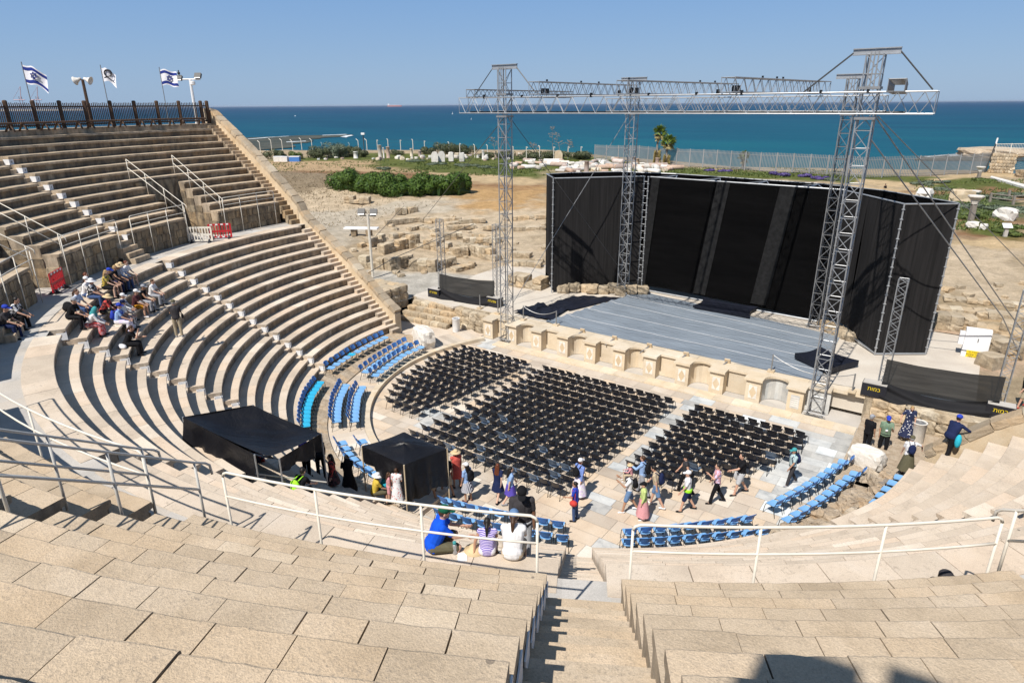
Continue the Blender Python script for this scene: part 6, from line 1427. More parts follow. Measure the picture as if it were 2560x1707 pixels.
bp = n.new('ShaderNodeBump'); bp.inputs['Strength'].default_value = .8; bp.inputs['Distance'].default_value = .15; l.new(mth(n, l, 'ADD', t2.outputs[0], t3.outputs[0]), bp.inputs['Height']); l.new(bp.outputs[0], b.inputs['Normal'])
me.materials.append(m); me.polygons.foreach_set('use_smooth', np.ones(len(me.polygons), dtype=bool)); M['ground'] = m
go = bpy.data.objects.new('ground', me); COL.objects.link(go); go['kind'] = 'structure'
# a wide base under everything, reaching away on the land side
mb = MB(); mb.cur = .5; mb.add([(-400, -400, -.6), (400, -400, -.6), (400, .9, -.6), (-400, .9, -.6)], [(0, 1, 2, 3)]); struct('land', mb, M['ground'])

# sea
m, n, l, b = _new('sea_water'); g = n.new('ShaderNodeNewGeometry'); pos = g.outputs['Position']
vm = n.new('ShaderNodeVectorMath'); vm.operation = 'LENGTH'; l.new(pos, vm.inputs[0])
lg = mth(n, l, 'LOGARITHM', vm.outputs['Value'], 10.0); f = mth(n, l, 'DIVIDE', mth(n, l, 'SUBTRACT', lg, 2.0), 2.2, True)
r1 = ramp(n, [(0.0, (.020, .085, .100)), (.20, (.003, .084, .126)), (.42, (.003, .064, .115)), (.72, (.006, .050, .112)), (1.0, (.016, .060, .13))]); l.new(f, r1.inputs[0])
mp = n.new('ShaderNodeMapping'); mp.inputs['Scale'].default_value = (.0035, .012, 1); mp.inputs['Rotation'].default_value = (0, 0, R(-14)); l.new(pos, mp.inputs[0]); t1 = noise(n, l, mp.outputs[0], 1.0, 6, .65, .6)
r2 = ramp(n, [(.30, (.55, .70, .82)), (.5, (.95, .98, 1)), (.70, (1.6, 1.30, 1.12))]); l.new(t1.outputs[0], r2.inputs[0]); c = mixc(n, l, 1.0, r1.outputs[0], r2.outputs[0], 'MULTIPLY')
l.new(c, b.inputs['Base Color']); b.inputs['Roughness'].default_value = .55; b.inputs['Specular IOR Level'].default_value = .12
mp2 = n.new('ShaderNodeMapping'); mp2.inputs['Scale'].default_value = (.10, .26, 1); mp2.inputs['Rotation'].default_value = (0, 0, R(-18)); l.new(pos, mp2.inputs[0]); t2 = noise(n, l, mp2.outputs[0], 1.0, 6, .65)
bp = n.new('ShaderNodeBump'); bp.inputs['Strength'].default_value = .6; bp.inputs['Distance'].default_value = 1.2; l.new(t2.outputs[0], bp.inputs['Height']); l.new(bp.outputs[0], b.inputs['Normal']); M['sea'] = m
mb = MB(); rings = [0, 150, 400, 1000, 3000, 9000, 30000, 90000]; sg = 48; vv = [(0, 0, -4.2)]
for r_ in rings[1:]: vv += [(r_ * math.cos(2 * math.pi * k / sg), r_ * math.sin(2 * math.pi * k / sg), -4.2) for k in range(sg)]
ff = [(0, 1 + k, 1 + (k + 1) % sg) for k in range(sg)]
for q in range(len(rings) - 2): ff += [(1 + q * sg + k, 1 + (q + 1) * sg + k, 1 + (q + 1) * sg + (k + 1) % sg, 1 + q * sg + (k + 1) % sg) for k in range(sg)]
mb.add(vv, ff); struct('sea', mb, M['sea'])
# reef shelf and foam
M['reef'] = stone('reef_rock', (.03, .045, .042), (.065, .072, .06), (.11, .11, .09), scale=.05, spots=.4, bump=.3, spot_scale=.6, fine=2)
M['foam'] = plain('sea_foam', (.60, .64, .66), .8, var=.5, vscale=.2)
def flat(name, pts, z, mat, jag=0.0, sub=6):
    P = [gz(a, b_, z) for a, b_ in pts]; o = []
    for i in range(len(P)):
        for k in range(sub):
            q = P[i].lerp(P[(i + 1) % len(P)], k / sub); v = Vector((q.x * .05, q.y * .05, 1)); o.append((q.x + jag * mnoise.noise(v), q.y + jag * mnoise.noise(v + Vector((7, 3, 5)))))
    mb = MB(); mb.cur = .5; mb.add([(x, y, z) for x, y in o], [tuple(range(len(o)))]); return struct(name, mb, mat)
flat('reef', [(500, 352), (600, 345), (700, 341), (800, 338), (860, 336.5), (890, 337), (870, 341), (800, 345), (760, 351), (745, 358), (690, 372), (620, 384), (480, 390)], -3.95, M['reef'], 9)
flat('reef', [(2290, 391), (2400, 384), (2470, 381), (2560, 384), (2560, 402), (2300, 400)], -3.95, M['reef'], 5)
for pts in ([(800, 338), (862, 335.6), (868, 336.6), (806, 339)], [(848, 342.5), (880, 338), (885, 339.5), (852, 344)], [(715, 354.6), (752, 352.6), (753, 353.6), (716, 355.8)], [(620, 347.5), (720, 340.6), (721, 341.4), (621, 348.6)], [(2300, 391), (2420, 383), (2470, 380), (2472, 381.5), (2400, 387), (2310, 392.5)], [(2370, 390), (2400, 388.5), (2402, 390), (2372, 391)]):
    flat('foam', pts, -3.93, M['foam'], 4, 5)

# ---------------------------------------------------------------- foliage
def leaf_mat(name, c0, c1, c2):
    m, n, l, b = _new(name); a = n.new('ShaderNodeAttribute'); a.attribute_name = 'rnd'; r = ramp(n, [(.0, c0), (.5, c1), (1.0, c2)]); l.new(a.outputs['Fac'], r.inputs[0]); l.new(r.outputs[0], b.inputs['Base Color']); b.inputs['Roughness'].default_value = .6; b.inputs['Specular IOR Level'].default_value = .25
    M[name] = m; return m
leaf_mat('bush_leaf', (.020, .045, .008), (.055, .105, .015), (.11, .17, .026)); leaf_mat('grey_leaf', (.07, .095, .065), (.115, .145, .095), (.16, .19, .13)); leaf_mat('green_tuft', (.05, .075, .018), (.09, .125, .03), (.14, .17, .05)); leaf_mat('lavender', (.055, .045, .12), (.10, .07, .22), (.15, .11, .30)); leaf_mat('dry_leaf', (.14, .105, .06), (.22, .17, .10), (.30, .24, .15)); leaf_mat('palm_leaf', (.09, .14, .02), (.15, .22, .035), (.24, .30, .07)); leaf_mat('dead_frond', (.26, .21, .07), (.38, .30, .12), (.46, .38, .18)); leaf_mat('dune_scrub', (.045, .06, .025), (.08, .095, .045), (.14, .14, .08))
def leaves(mb, c, d, n, size, rr, flatb=.0, core=True):
    """leaf-sized faces through a lumpy ellipsoid"""
    c = Vector(c); lumps = [(Vector((rr.uniform(-.55, .55) * d[0], rr.uniform(-.55, .55) * d[1], rr.uniform(-.1, .5) * d[2])), rr.uniform(.35, .62)) for _ in range(max(3, int(d[0] * d[1] * .5) + 4))]
    for _ in range(n):
        lp, ls = rr.choice(lumps); v = Vector((rr.gauss(0, 1), rr.gauss(0, 1), rr.gauss(0, 1))).normalized() * (rr.uniform(.72, 1.05))
        p = c + lp + Vector((v.x * d[0] * ls * .75, v.y * d[1] * ls * .75, v.z * d[2] * ls))
        if p.z < c.z - d[2] * .55: continue
        s = size * rr.uniform(.6, 1.4); a = Vector((rr.gauss(0, 1), rr.gauss(0, 1), rr.gauss(0, 1))).normalized(); t = v.cross(a).normalized(); bb = (t.cross(v) + v * rr.uniform(-.6, .6)).normalized()
        mb.cur = min(1, max(0, rr.gauss(.5, .22))); mb.add([p - t * s * .5, p + bb * s, p + t * s * .5, p - bb * s * .8], [(0, 1, 2, 3)])
def shrub(name, label, cat, c, d, n, size, mat, seed, group=None, corem='bush_leaf'):
    rr = random.Random(seed); t = thing(name, label, cat, c, group); mb = MB(); leaves(mb, Vector(c) + Vector((0, 0, d[2] * .35)), d, n, size, rr); mb.build('foliage', M[mat], t)
    return t
rr = random.Random(5); q0, q1, q2 = og(850, 478), og(990, 494), og(1138, 490)
t = thing('wide_bush', 'wide dense dark green bush on the bank beyond the road', 'bush', q1); mb = MB()
for i in range(13):
    u = i / 12; p = q0.lerp(q1, u * 2) if u < .5 else q1.lerp(q2, u * 2 - 1); back = Vector((-.45, .9, 0)) * 1.6
    leaves(mb, p + back + Vector((0, 0, .9)), (2.5, 2.5, 2.1 + .12 * math.sin(i * 1.7)), 4200, .16, rr)
mb.build('foliage', M['bush_leaf'], t)
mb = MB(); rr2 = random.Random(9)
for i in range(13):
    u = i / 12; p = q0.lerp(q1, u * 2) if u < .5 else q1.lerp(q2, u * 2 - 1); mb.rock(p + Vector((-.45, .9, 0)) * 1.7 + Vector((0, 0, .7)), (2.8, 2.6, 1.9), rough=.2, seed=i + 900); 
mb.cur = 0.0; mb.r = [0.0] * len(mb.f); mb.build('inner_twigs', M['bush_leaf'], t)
# low scrub along the sea fence and in the right garden
k = 0
for (px, py, w_, h_, mt, lab) in [(650, 402, 2.6, 1.3, 'dune_scrub', 'dark scrub'), (690, 398, 3.2, 1.6, 'dune_scrub', 'dark scrub'), (740, 398, 2.6, 1.2, 'green_tuft', 'yellow green scrub'), (800, 396, 3.6, 1.8, 'dune_scrub', 'grey green scrub'), (840, 394, 4.2, 2.2, 'grey_leaf', 'silver scrub'), (880, 392, 3.8, 1.8, 'dune_scrub', 'dark scrub'), (905, 393, 2.6, 1.2, 'dune_scrub', 'dark scrub'), (1000, 388, 3.0, .9, 'dune_scrub', 'low scrub'), (1075, 385, 3.0, 1.3, 'dune_scrub', 'low scrub'), (1120, 385, 4.2, 2.0, 'dune_scrub', 'rounded scrub'), (1160, 386, 3.4, 1.6, 'dune_scrub', 'rounded scrub'), (1220, 396, 2.6, 1.1, 'dune_scrub', 'low scrub'), (1330, 398, 4.0, 1.2, 'dune_scrub', 'low scrub'), (1390, 398, 4.0, 1.2, 'dune_scrub', 'low scrub'), (1440, 398, 4.0, 1.3, 'dune_scrub', 'low scrub'), (1270, 396, 3.5, 1.1, 'dune_scrub', 'low scrub'),
        (960, 424, 3.0, .5, 'grey_leaf', 'silver ground scrub'), (1040, 405, 4.0, .45, 'grey_leaf', 'silver ground scrub'), (1095, 412, 4.0, .5, 'grey_leaf', 'silver ground scrub'), (1165, 416, 4.5, .5, 'grey_leaf', 'silver ground scrub'), (1220, 420, 3.5, .5, 'grey_leaf', 'silver ground scrub'),
        (2300, 462, 2.6, .5, 'grey_leaf', 'silver mound'), (2345, 458, 2.8, .5, 'grey_leaf', 'silver mound'), (2358, 478, 2.0, .5, 'grey_leaf', 'silver mound'), (2460, 452, 3.0, .4, 'green_tuft', 'green mound'), (2480, 498, 3.0, .5, 'grey_leaf', 'silver mound'), (2530, 492, 3.0, .5, 'grey_leaf', 'silver mound'), (2440, 520, 3.4, .5, 'grey_leaf', 'silver mound'), (2500, 526, 3.4, .5, 'grey_leaf', 'silver mound'), (2545, 530, 3.0, .5, 'grey_leaf', 'silver mound'), (2410, 512, 2.0, .4, 'green_tuft', 'green tuft'), (2420, 545, 2.0, .5, 'green_tuft', 'green tuft'), (2450, 545, 1.6, .4, 'green_tuft', 'green tuft'), (2540, 572, 2.4, .5, 'green_tuft', 'green tuft'), (2510, 585, 2.4, .45, 'green_tuft', 'green tuft'), (2380, 498, 1.6, .4, 'green_tuft', 'green tuft'), (2372, 470, 1.8, .3, 'green_tuft', 'green tuft'),
        (1775, 428, 2.4, .5, 'lavender', 'purple flowering mound'), (1815, 430, 2.2, .5, 'lavender', 'purple flowering mound'), (1945, 440, 3.0, .8, 'lavender', 'purple flowering mound'), (2010, 442, 2.4, .6, 'lavender', 'purple flowering mound'), (2055, 448, 2.6, .6, 'lavender', 'purple flowering mound'), (1890, 437, 2.0, .4, 'green_tuft', 'green tuft'), (2090, 452, 3.0, .4, 'grey_leaf', 'silver mound'), (1760, 409, 1.6, .6, 'green_tuft', 'green tuft')]:
    c = og(px, py); k += 1
    shrub('low_shrub', lab + (' by the sea fence' if px < 1500 and py < 405 else ' on the sandy slope' if px < 1500 else ' along the palisade fence' if px < 2200 else ' in the stone garden at right'), 'shrub', c, ((w_ * 1.0, w_ * .7, h_ * 1.15) if mt in ('dune_scrub',) or px < 945 else (w_ * .75, w_ * .6, h_ * .7)), int(330 * w_ * (0.8 + h_)), .13 if h_ < 1 else .17, mt, k, 'low shrubs, ' + lab + (' left' if px < 1500 else ' right'))
# dry grass behind the upper end wall: nobody could count it
mb = MB(); rr = random.Random(77)
for _ in range(2600):
    p = og(rr.uniform(690, 830), rr.uniform(418, 500)) if rr.random() < .4 else None
    if p is None:
        p = Vector((rr.uniform(-62, -40), rr.uniform(8, 34), 0)); p.z = terr(p.x, p.y)
    a = rr.uniform(0, 6.3); h_ = rr.uniform(.08, .26); w_ = Vector((math.cos(a), math.sin(a), 0)) * .06; mb.cur = rr.random(); mb.add([p - w_, p + w_, p + Vector((rr.uniform(-.2, .2), rr.uniform(-.2, .2), h_))], [(0, 1, 2)])
mb.build('dry_grass', M['dry_leaf'], None, label='dry grass on the slope behind the end wall', cat='grass', kind='stuff')
mb = MB()
for _ in range(9000):
    px, py = rr.choice(((rr.uniform(640, 1380), rr.uniform(396, 432)), (rr.uniform(1640, 2100), rr.uniform(420, 446)), (rr.uniform(2290, 2560), rr.uniform(450, 590)), (rr.uniform(930, 1380), rr.uniform(398, 440))))
    p = og(px, py); v = mnoise.noise(Vector((p.x * .12, p.y * .12, 20)))
    if v < -.05: continue
    for _2 in range(2):
        q = p + Vector((rr.uniform(-.3, .3), rr.uniform(-.3, .3), 0)); a = rr.uniform(0, 6.3); w_ = Vector((math.cos(a), math.sin(a), 0)) * .10; mb.cur = rr.random(); mb.add([q - w_, q + w_, q + Vector((rr.uniform(-.2, .2), rr.uniform(-.2, .2), rr.uniform(.12, .32)))], [(0, 1, 2)])
mb.build('grass', M['green_tuft'], None, label='short grass on the open slope', cat='grass', kind='stuff')
# palms
def palm(label, px, py, h_, crown, seed, dead=True):
    c = og(px, py); rr = random.Random(seed); t = thing('palm_tree', label, 'palm', c, None); mb = MB(); pts = [c + Vector((.12 * math.sin(i), .1 * i / 6, h_ * i / 8)) for i in range(9)]
    mb.tube(pts, .24, 9, r1=.17); mb.build('trunk', M['grey_wood'], t)
    top = pts[-1]
    for dd, nm, mt, cnt in ((0, 'crown', 'palm_leaf', 34), (1, 'dead_fronds', 'dead_frond', 16 if dead else 8)):
        mb = MB()
        for i in range(cnt):
            a = rr.uniform(0, 6.28); el = rr.uniform(-.1, 1.3) if not dd else rr.uniform(-1.3, -.2); L = crown * rr.uniform(.75, 1.1); d0 = Vector((math.cos(a) * math.cos(el), math.sin(a) * math.cos(el), math.sin(el))); mb.cur = rr.random()
            st = top + d0 * L * .45; side = d0.cross(Vector((0, 0, 1))).normalized(); mb.tube([top, st], .02, 4, False)
            for j in range(15):
                f = (j - 7) / 7; dirn = (d0 * math.cos(f * 1.5) + side * math.sin(f * 1.5)).normalized(); e = st + dirn * L * .55 * (1 - .25 * abs(f)) + Vector((0, 0, -.30 * L * abs(f) - .10 * L)); mid = st.lerp(e, .5) + Vector((0, 0, .05)); up_ = side.cross(d0) * .0 + Vector((0, 0, 1)).cross(dirn).normalized() * .045 * L
                mb.add([st, mid + up_, e, mid - up_], [(0, 1, 2, 3)])
        mb.build(nm, M[mt], t)
    if dead:
        mb = MB()
        for i in range(170):
            a = rr.uniform(0, 6.28); z = rr.uniform(.1, h_ * .42); r_ = .22 + .22 * (1 - z / h_); p = c + Vector((math.cos(a) * .27, math.sin(a) * .27, z)); mb.cur = rr.random(); mb.add([p, p + Vector((math.cos(a) * r_ + .08, math.sin(a) * r_, .4)), p + Vector((math.cos(a) * r_ - .08, math.sin(a) * r_, -.5))], [(0, 1, 2)])
        mb.build('frond_skirt', M['dead_frond'], t)
palm('taller fan palm with browning fronds before the palisade fence, left of the pair', 1641, 412, 6.2, 1.75, 1); palm('shorter fan palm before the palisade fence, right of the pair', 1665, 416, 4.6, 1.8, 2); palm('small green fan palm alone by the palisade fence', 1855, 424, 2.3, 1.4, 3, False)
# agave flower stalks
for i, (px, py, h_, ln) in enumerate([(1381, 385, 6.6, 0), (1402, 388, 5.0, -1.2), (1416, 388, 3.4, .8), (1348, 388, 2.8, -2.0), (1240, 388, 4.2, -1.0), (1252, 386, 5.4, .3), (1702, 402, 4.6, -1.5), (1765, 405, 3.0, 1.5)]):
    c = og(px, py); t = thing('agave_stalk', 'dead agave flower stalk against the sea, ' + ['tallest and upright', 'leaning left beside the tallest', 'short, right of the tallest', 'low and slanting, left of the tallest', 'leaning, left of the left front tower', 'upright, behind the left front tower', 'leaning, right of the palm pair', 'low, above the palisade fence'][i], 'plant', c, 'agave stalks'); mb = MB(); tp_ = c + Vector((ln * .8, ln * .5, h_)); mb.tube([c, tp_], .07, 5, r1=.02)
    rr = random.Random(i)
    for j in range(22):
        u = rr.uniform(.4, .98); p = c.lerp(tp_, u); a = rr.uniform(0, 6.3); L = (1.1 - u) * 1.5 + .25; e = p + Vector((math.cos(a) * L, math.sin(a) * L, .35 * L)); mb.tube([p, e], .022, 3, False); mb.box(e, (.22, .22, .12), a)
    mb.build('stalk', M['grey_wood'], t)
    mb = MB()
    for j in range(18):
        a = rr.uniform(0, 6.3); el = rr.uniform(.2, 1.2); L = rr.uniform(.9, 1.5); d0 = Vector((math.cos(a) * math.cos(el), math.sin(a) * math.cos(el), math.sin(el))); s_ = Vector((-math.sin(a), math.cos(a), 0)) * .12; mb.cur = rr.random(); mb.add([c - s_, c + s_, c + d0 * L], [(0, 1, 2)])
    mb.build('leaf_rosette', M['grey_leaf'], t)

# ---------------------------------------------------------------- loose antiquities near the fence
k = 0; rr = random.Random(21); SG = 'stone fragments laid out by the sea fence'
def scatter(x0, x1, y0, y1, n, smin, smax, kinds):
    global k
    for _ in range(n):
        c = og(rr.uniform(x0, x1), rr.uniform(y0, y1)); kd = rr.choice(kinds); s = rr.uniform(smin, smax); mb = MB(); mb.cur = rr.random(); k += 1; a = rr.uniform(0, 3.14); mt = rr.choice(('white_marble', 'white_marble', 'pale_stone', 'pink_granite') if kd != 'drum' else ('pink_granite', 'pink_granite', 'white_marble', 'concrete'))
        if kd == 'drum':
            L = s * rr.uniform(1.6, 3.2); m4 = Matrix.Rotation(a, 4, 'Z') @ Matrix.Rotation(R(90), 4, 'Y'); mb.lathe(c + Vector((0, 0, s * .36)), [(s * .36, -L / 2), (s * .40, -L / 2 + .05), (s * .40, L / 2 - .05), (s * .36, L / 2)], 10, mat=m4.to_3x3())
            mb.build('column_drum', M[mt], None, True, label=('pink granite' if mt == 'pink_granite' else 'pale marble' if mt == 'white_marble' else 'grey stone') + ' column drum lying among the fragments by the fence', cat='column', group=SG + ', drums of ' + mt.replace('_', ' '))
        else:
            mb.rock(c + Vector((0, 0, s * .22)), (s, s * rr.uniform(.6, 1), s * rr.uniform(.45, .8)), a, .14, k + 3000, 1); mb.build('stone_block', M[mt], None, label=('pink' if mt == 'pink_granite' else 'white' if mt == 'white_marble' else 'tan') + ' stone fragment lying in the field by the fence', cat='stone block', group=SG + ', ' + mt.replace('_', ' ') + ' blocks')
scatter(1120, 1360, 388, 402, 24, .6, 1.3, ('block', 'block', 'drum')); scatter(1275, 1560, 404, 424, 58, .6, 1.4, ('block', 'drum', 'drum')); scatter(1400, 1680, 418, 432, 46, .6, 1.4, ('block', 'drum', 'drum')); scatter(920, 1110, 394, 402, 26, .5, 1.2, ('block',)); scatter(780, 860, 392, 400, 12, .5, 1.0, ('block',)); scatter(1600, 1700, 408, 428, 16, .5, 1.1, ('block', 'drum'))
def upright(px, py, h_, r_, label, kind='column', mt='white_marble'):
    c = og(px, py); mb = MB(); mb.cur = rr.random()
    if kind == 'column': mb.lathe(c, [(r_ * 1.1, 0), (r_ * 1.1, .1), (r_, .14), (r_ * .94, h_ - .12), (r_ * 1.08, h_ - .08), (r_ * 1.08, h_)], 14)
    elif kind == 'stele':
        ou = [(-r_, 0), (r_, 0), (r_ * 1.05, h_ * .7), (r_ * .6, h_ * .95), (0, h_), (-r_ * .6, h_ * .95), (-r_ * 1.05, h_ * .7)]; d = Vector((.81, .58, 0)); e = Vector((-.58, .81, 0)) * .35; n = len(ou)
        mb.add([c + d * x + Vector((0, 0, z)) for x, z in ou] + [c + d * x + e + Vector((0, 0, z)) for x, z in ou], [tuple(range(n)), tuple(reversed(range(n, 2 * n)))] + [(i, (i + 1) % n, n + (i + 1) % n, n + i) for i in range(n)])
    else: mb.rock(c + Vector((0, 0, h_ / 2)), (r_ * 2, r_ * 2, h_), .6, .08, int(px), 2)
    mb.build('standing_column' if kind == 'column' else 'standing_stone', M[mt], None, kind == 'column', label=label, cat='column' if kind == 'column' else 'stone block', group='upright stones by the sea fence')
upright(951, 396, 2.9, .42, 'thick grey standing column among the fragments', mt='concrete'); upright(960, 396, 2.4, .18, 'thin pale standing column beside the grey one'); upright(971, 396, 2.5, .42, 'pink standing column right of the grey one', mt='pink_granite'); upright(890, 396, 1.5, .5, 'squat white column drum standing alone at left'); upright(1029, 391, 1.8, .36, 'small buff standing column', mt='pale_stone'); upright(1050, 392, 1.3, .36, 'short pink column stump', mt='pink_granite'); upright(1087, 406, 2.2, .7, 'pale upright slab, left of the row of four', 'stele'); upright(1104, 405, 2.2, .7, 'pale upright slab, second in the row of four', 'stele'); upright(1128, 405, 2.0, .55, 'square pale pillar, third in the row of four', 'block'); upright(1155, 405, 1.9, .55, 'square pale pillar, right in the row of four', 'block'); upright(1208, 400, 2.0, .28, 'thin white stump near the left front tower'); upright(1217, 400, 1.1, .28, 'short white stump near the left front tower'); upright(1396, 406, 2.4, .8, 'round-headed yellowish stele standing among the fragments', 'stele', 'plaster'); upright(1584, 414, 1.6, .36, 'pink column stump behind the left rear tower', mt='pink_granite'); upright(1592, 414, 1.3, .4, 'wider pink stump behind the left rear tower', mt='pink_granite'); upright(1642, 420, 1.8, .38, 'pink stump at the foot of the palms', mt='pink_granite'); upright(1466, 432, 2.0, .42, 'pink column stump rising behind the left screen wing', mt='pink_granite')
# boxes
for i, (px, py, mt, w_) in enumerate(((698, 404, 'white_marble', 2.0), (713, 404, 'white_marble', 1.3), (738, 404, 'blue_back', 2.2))):
    c = og(px, py); t = thing('storage_crate', ('white crate at left, by the dune scrub', 'smaller white crate beside the blue one', 'bright blue crate with a pale lid, by the dune scrub')[i], 'crate', c); mb = MB(); mb.box(c + Vector((0, 0, .5)), (w_, 1.2, 1.0), R(36)); mb.build('body', M[mt], t); mb = MB(); mb.box(c + Vector((0, 0, 1.05)), (w_ + .06, 1.26, .14), R(36)); mb.build('lid', M['white'], t)

# ---------------------------------------------------------------- sea fences
t = thing('chain_link_fence', 'thin wire fence on concrete posts with bent tops along the shore', 'fence', og(900, 385))
fp = []
for px, py, top in [(652, 384, 0), (680, 378, 0), (707, 378, 0), (733, 381, 0), (755, 375, 0), (781, 376, 0), (806, 374, 0), (828, 374, 0), (874, 374, 0), (897, 378, 0), (918, 378, 0), (944, 376, 0), (971, 376, 0), (1002, 376, 0), (1033, 378, 0), (1062, 380, 0), (1094, 384, 0), (1123, 386, 0), (1150, 388, 0), (1187, 394, 0), (1219, 396, 0), (1283, 399, 0), (1316, 400, 0), (1349, 399, 0), (1384, 399, 0), (1420, 399, 0), (1452, 398, 0)]:
    c = og(px, py); h_ = 2.7; fp.append((c, h_)); mb = MB(); d = Vector((-.8, -.1, .55)) * .8; mb.tube([c, c + Vector((0, 0, h_)), c + Vector((0, 0, h_)) + d * (1 if px < 940 else .5 if int(px) % 2 else -.5)], .085, 5); mb.build('post', M['white_rail'], t)
for f in (.35, .7, 1.0):
    mb = MB(); mb.tube([c + Vector((0, 0, h_ * f)) for c, h_ in fp], .012, 3, False); mb.build('wire', M['cable'], t)
M['pale_steel'] = plain('galvanised_pale', (.27, .27, .265), .6, .1, .3, var=.12, vscale=.5)
pal = thing('palisade_fence', 'long grey steel palisade fence between the garden and the sea', 'fence', og(1900, 440))
PF = [(1486, 402), (1575, 404), (1690, 416), (1790, 421), (1898, 429), (2022, 435), (2159, 446), (2292, 442), (2425, 435), (2466, 431)]
pp = [og(a, b_) for a, b_ in PF]; seg = []
for a, b_ in zip(pp[:-1], pp[1:]):
    k_ = max(1, round((b_ - a).length / 2.9)); seg += [a.lerp(b_, i / k_) for i in range(k_)]
seg.append(pp[-1])
for i, (a, b_) in enumerate(zip(seg[:-1], seg[1:])):
    h_ = 3.15; a = Vector((a.x, a.y, terr(a.x, a.y))); b_ = Vector((b_.x, b_.y, terr(b_.x, b_.y))); mb = MB(); n_ = 11
    for j in range(n_):
        q = a.lerp(b_, (j + .5) / n_); rz = math.atan2((b_ - a).y, (b_ - a).x); mb.box(q + Vector((0, 0, h_ / 2 + .1)), (.11, .03, h_ * rnd.uniform(.97, 1.0)), rz); 
    for z in (.5, 2.75): mb.tube([a + Vector((0, 0, z)), b_ + Vector((0, 0, z))], .04, 4, False)
    mb.build('picket_panel', M['pale_steel'], pal); mb = MB(); mb.tube([a, a + Vector((0, 0, h_ + .15))], .075, 5); mb.build('post', M['alu'], pal)
# right end: ruined corner wall, tall post, white gate, stair fence
a, b_ = og(2468, 432), og(2533, 434)
t = thing('corner_masonry', 'low block-built wall at the far right end of the palisade fence', 'wall', a); mb = MB()
for c_ in range(6):
    for j in range(9):
        mb.cur = rnd.random(); q = a.lerp(b_, (j + .5 + .3 * (c_ % 2)) / 9.3); mb.rock(q + Vector((0, 0, .3 + c_ * .52)), ((b_ - a).length / 9 * 1.02, .9, .54), math.atan2((b_ - a).y, (b_ - a).x), .06 if c_ > 1 else .2, c_ * 50 + j, 1)
mb.build('blocks', M['ruin'], t)
mb = MB(); top = a + Vector((0, 0, 3.2)); mb.rock(a.lerp(b_, .7) + Vector((-2.5, 5, 3.0)), (9, 7, 1.6), .6, .1, 71, 3); mb.build('earth_bank', M['rubble'], t)
t = thing('tall_post', 'tall dark steel post where the palisade fence turns', 'post', a); mb = MB(); mb.tube([a + Vector((-.4, -.2, 0)), a + Vector((.3, .2, 5.2))], .11, 6); mb.build('post', M['cable'], t); mb = MB(); mb.tube([a + Vector((.25, .17, 4.6)), a + Vector((.32, .2, 5.6))], .13, 6); mb.build('cap', M['white'], t)
t = thing('steel_gate', 'white mesh gate at the right edge beyond the garden', 'gate', og(2540, 434)); g0, g1 = og(2531, 434), og(2575, 433); mb = MB()
for p in (g0, g1, g0.lerp(g1, .5)): mb.tube([p, p + Vector((0, 0, 3.2))], .07, 5)
for z in (.15, 3.1): mb.tube([g0 + Vector((0, 0, z)), g1 + Vector((0, 0, z))], .06, 5)
mb.build('frame', M['white'], t); mb = MB()
for i in range(24): q = g0.lerp(g1, i / 23); mb.tube([q + Vector((0, 0, .1)), q + Vector((0, 0, 3.1))], .022, 4)
for i in range(9): z = .3 + i * .33; mb.tube([g0 + Vector((0, 0, z)), g1 + Vector((0, 0, z))], .02, 4)
mb.build('mesh_infill', M['white_rail'], t)
t = thing('upper_fence', 'white rail fence on top of the bank at the right edge', 'fence', a); mb = MB(); p0, p1 = a + Vector((.4, .3, 3.1)), a + Vector((8.5, 3.0, 3.3))
for i in range(5): q = p0.lerp(p1, i / 4); mb.tube([q, q + Vector((0, 0, 1.6))], .06, 5)
for z in (.8, 1.5): mb.tube([p0 + Vector((0, 0, z)), p1 + Vector((0, 0, z))], .05, 5)
for i in range(40): q = p0.lerp(p1, i / 39); mb.tube([q + Vector((0, 0, .1)), q + Vector((0, 0, 1.5))], .022, 4)
mb.build('rails', M['white_rail'], t)
mb = MB(); mb.cur = .5; pts = [og(x_, y_) for x_, y_ in ((2478, 444), (2560, 466), (2560, 472), (2474, 448))]; mb.add([p + Vector((0, 0, .3)) for p in pts] + [p for p in pts], [(0, 1, 2, 3), (0, 4, 5, 1), (2, 6, 7, 3)]); mb.build('white_kerb', M['white_marble'], None, kind='structure')

# right garden: capitals, rocks, rails, sign
def capital(px, py, label, ped, s=1.0):
    c = og(px, py); t = thing('displayed_capital', label, 'capital', c, 'carved capitals shown in the garden'); z = 0
    if ped: mb = MB(); mb.box(c + Vector((0, 0, ped / 2)), (.42, .42, ped), .5); mb.build('wooden_pedestal' if ped > 1 else 'pedestal', M['grey_wood'], t); z = ped
    mb = MB(); mb.cur = .6; mb.lathe(c + Vector((0, 0, z)), [(.30 * s, 0), (.33 * s, .12 * s), (.42 * s, .40 * s), (.62 * s, .62 * s), (.72 * s, .72 * s), (.72 * s, .84 * s)], 8); mb.build('capital', M['white_marble'], t)
capital(2426, 553, 'white capital on a tall grey wooden pedestal in the garden', 1.75); capital(2430, 496, 'broad white capital on the ground behind the pedestal', 0, 1.15); capital(2446, 446, 'pale capital on a short dark pedestal by the garden path', 1.0, .9)
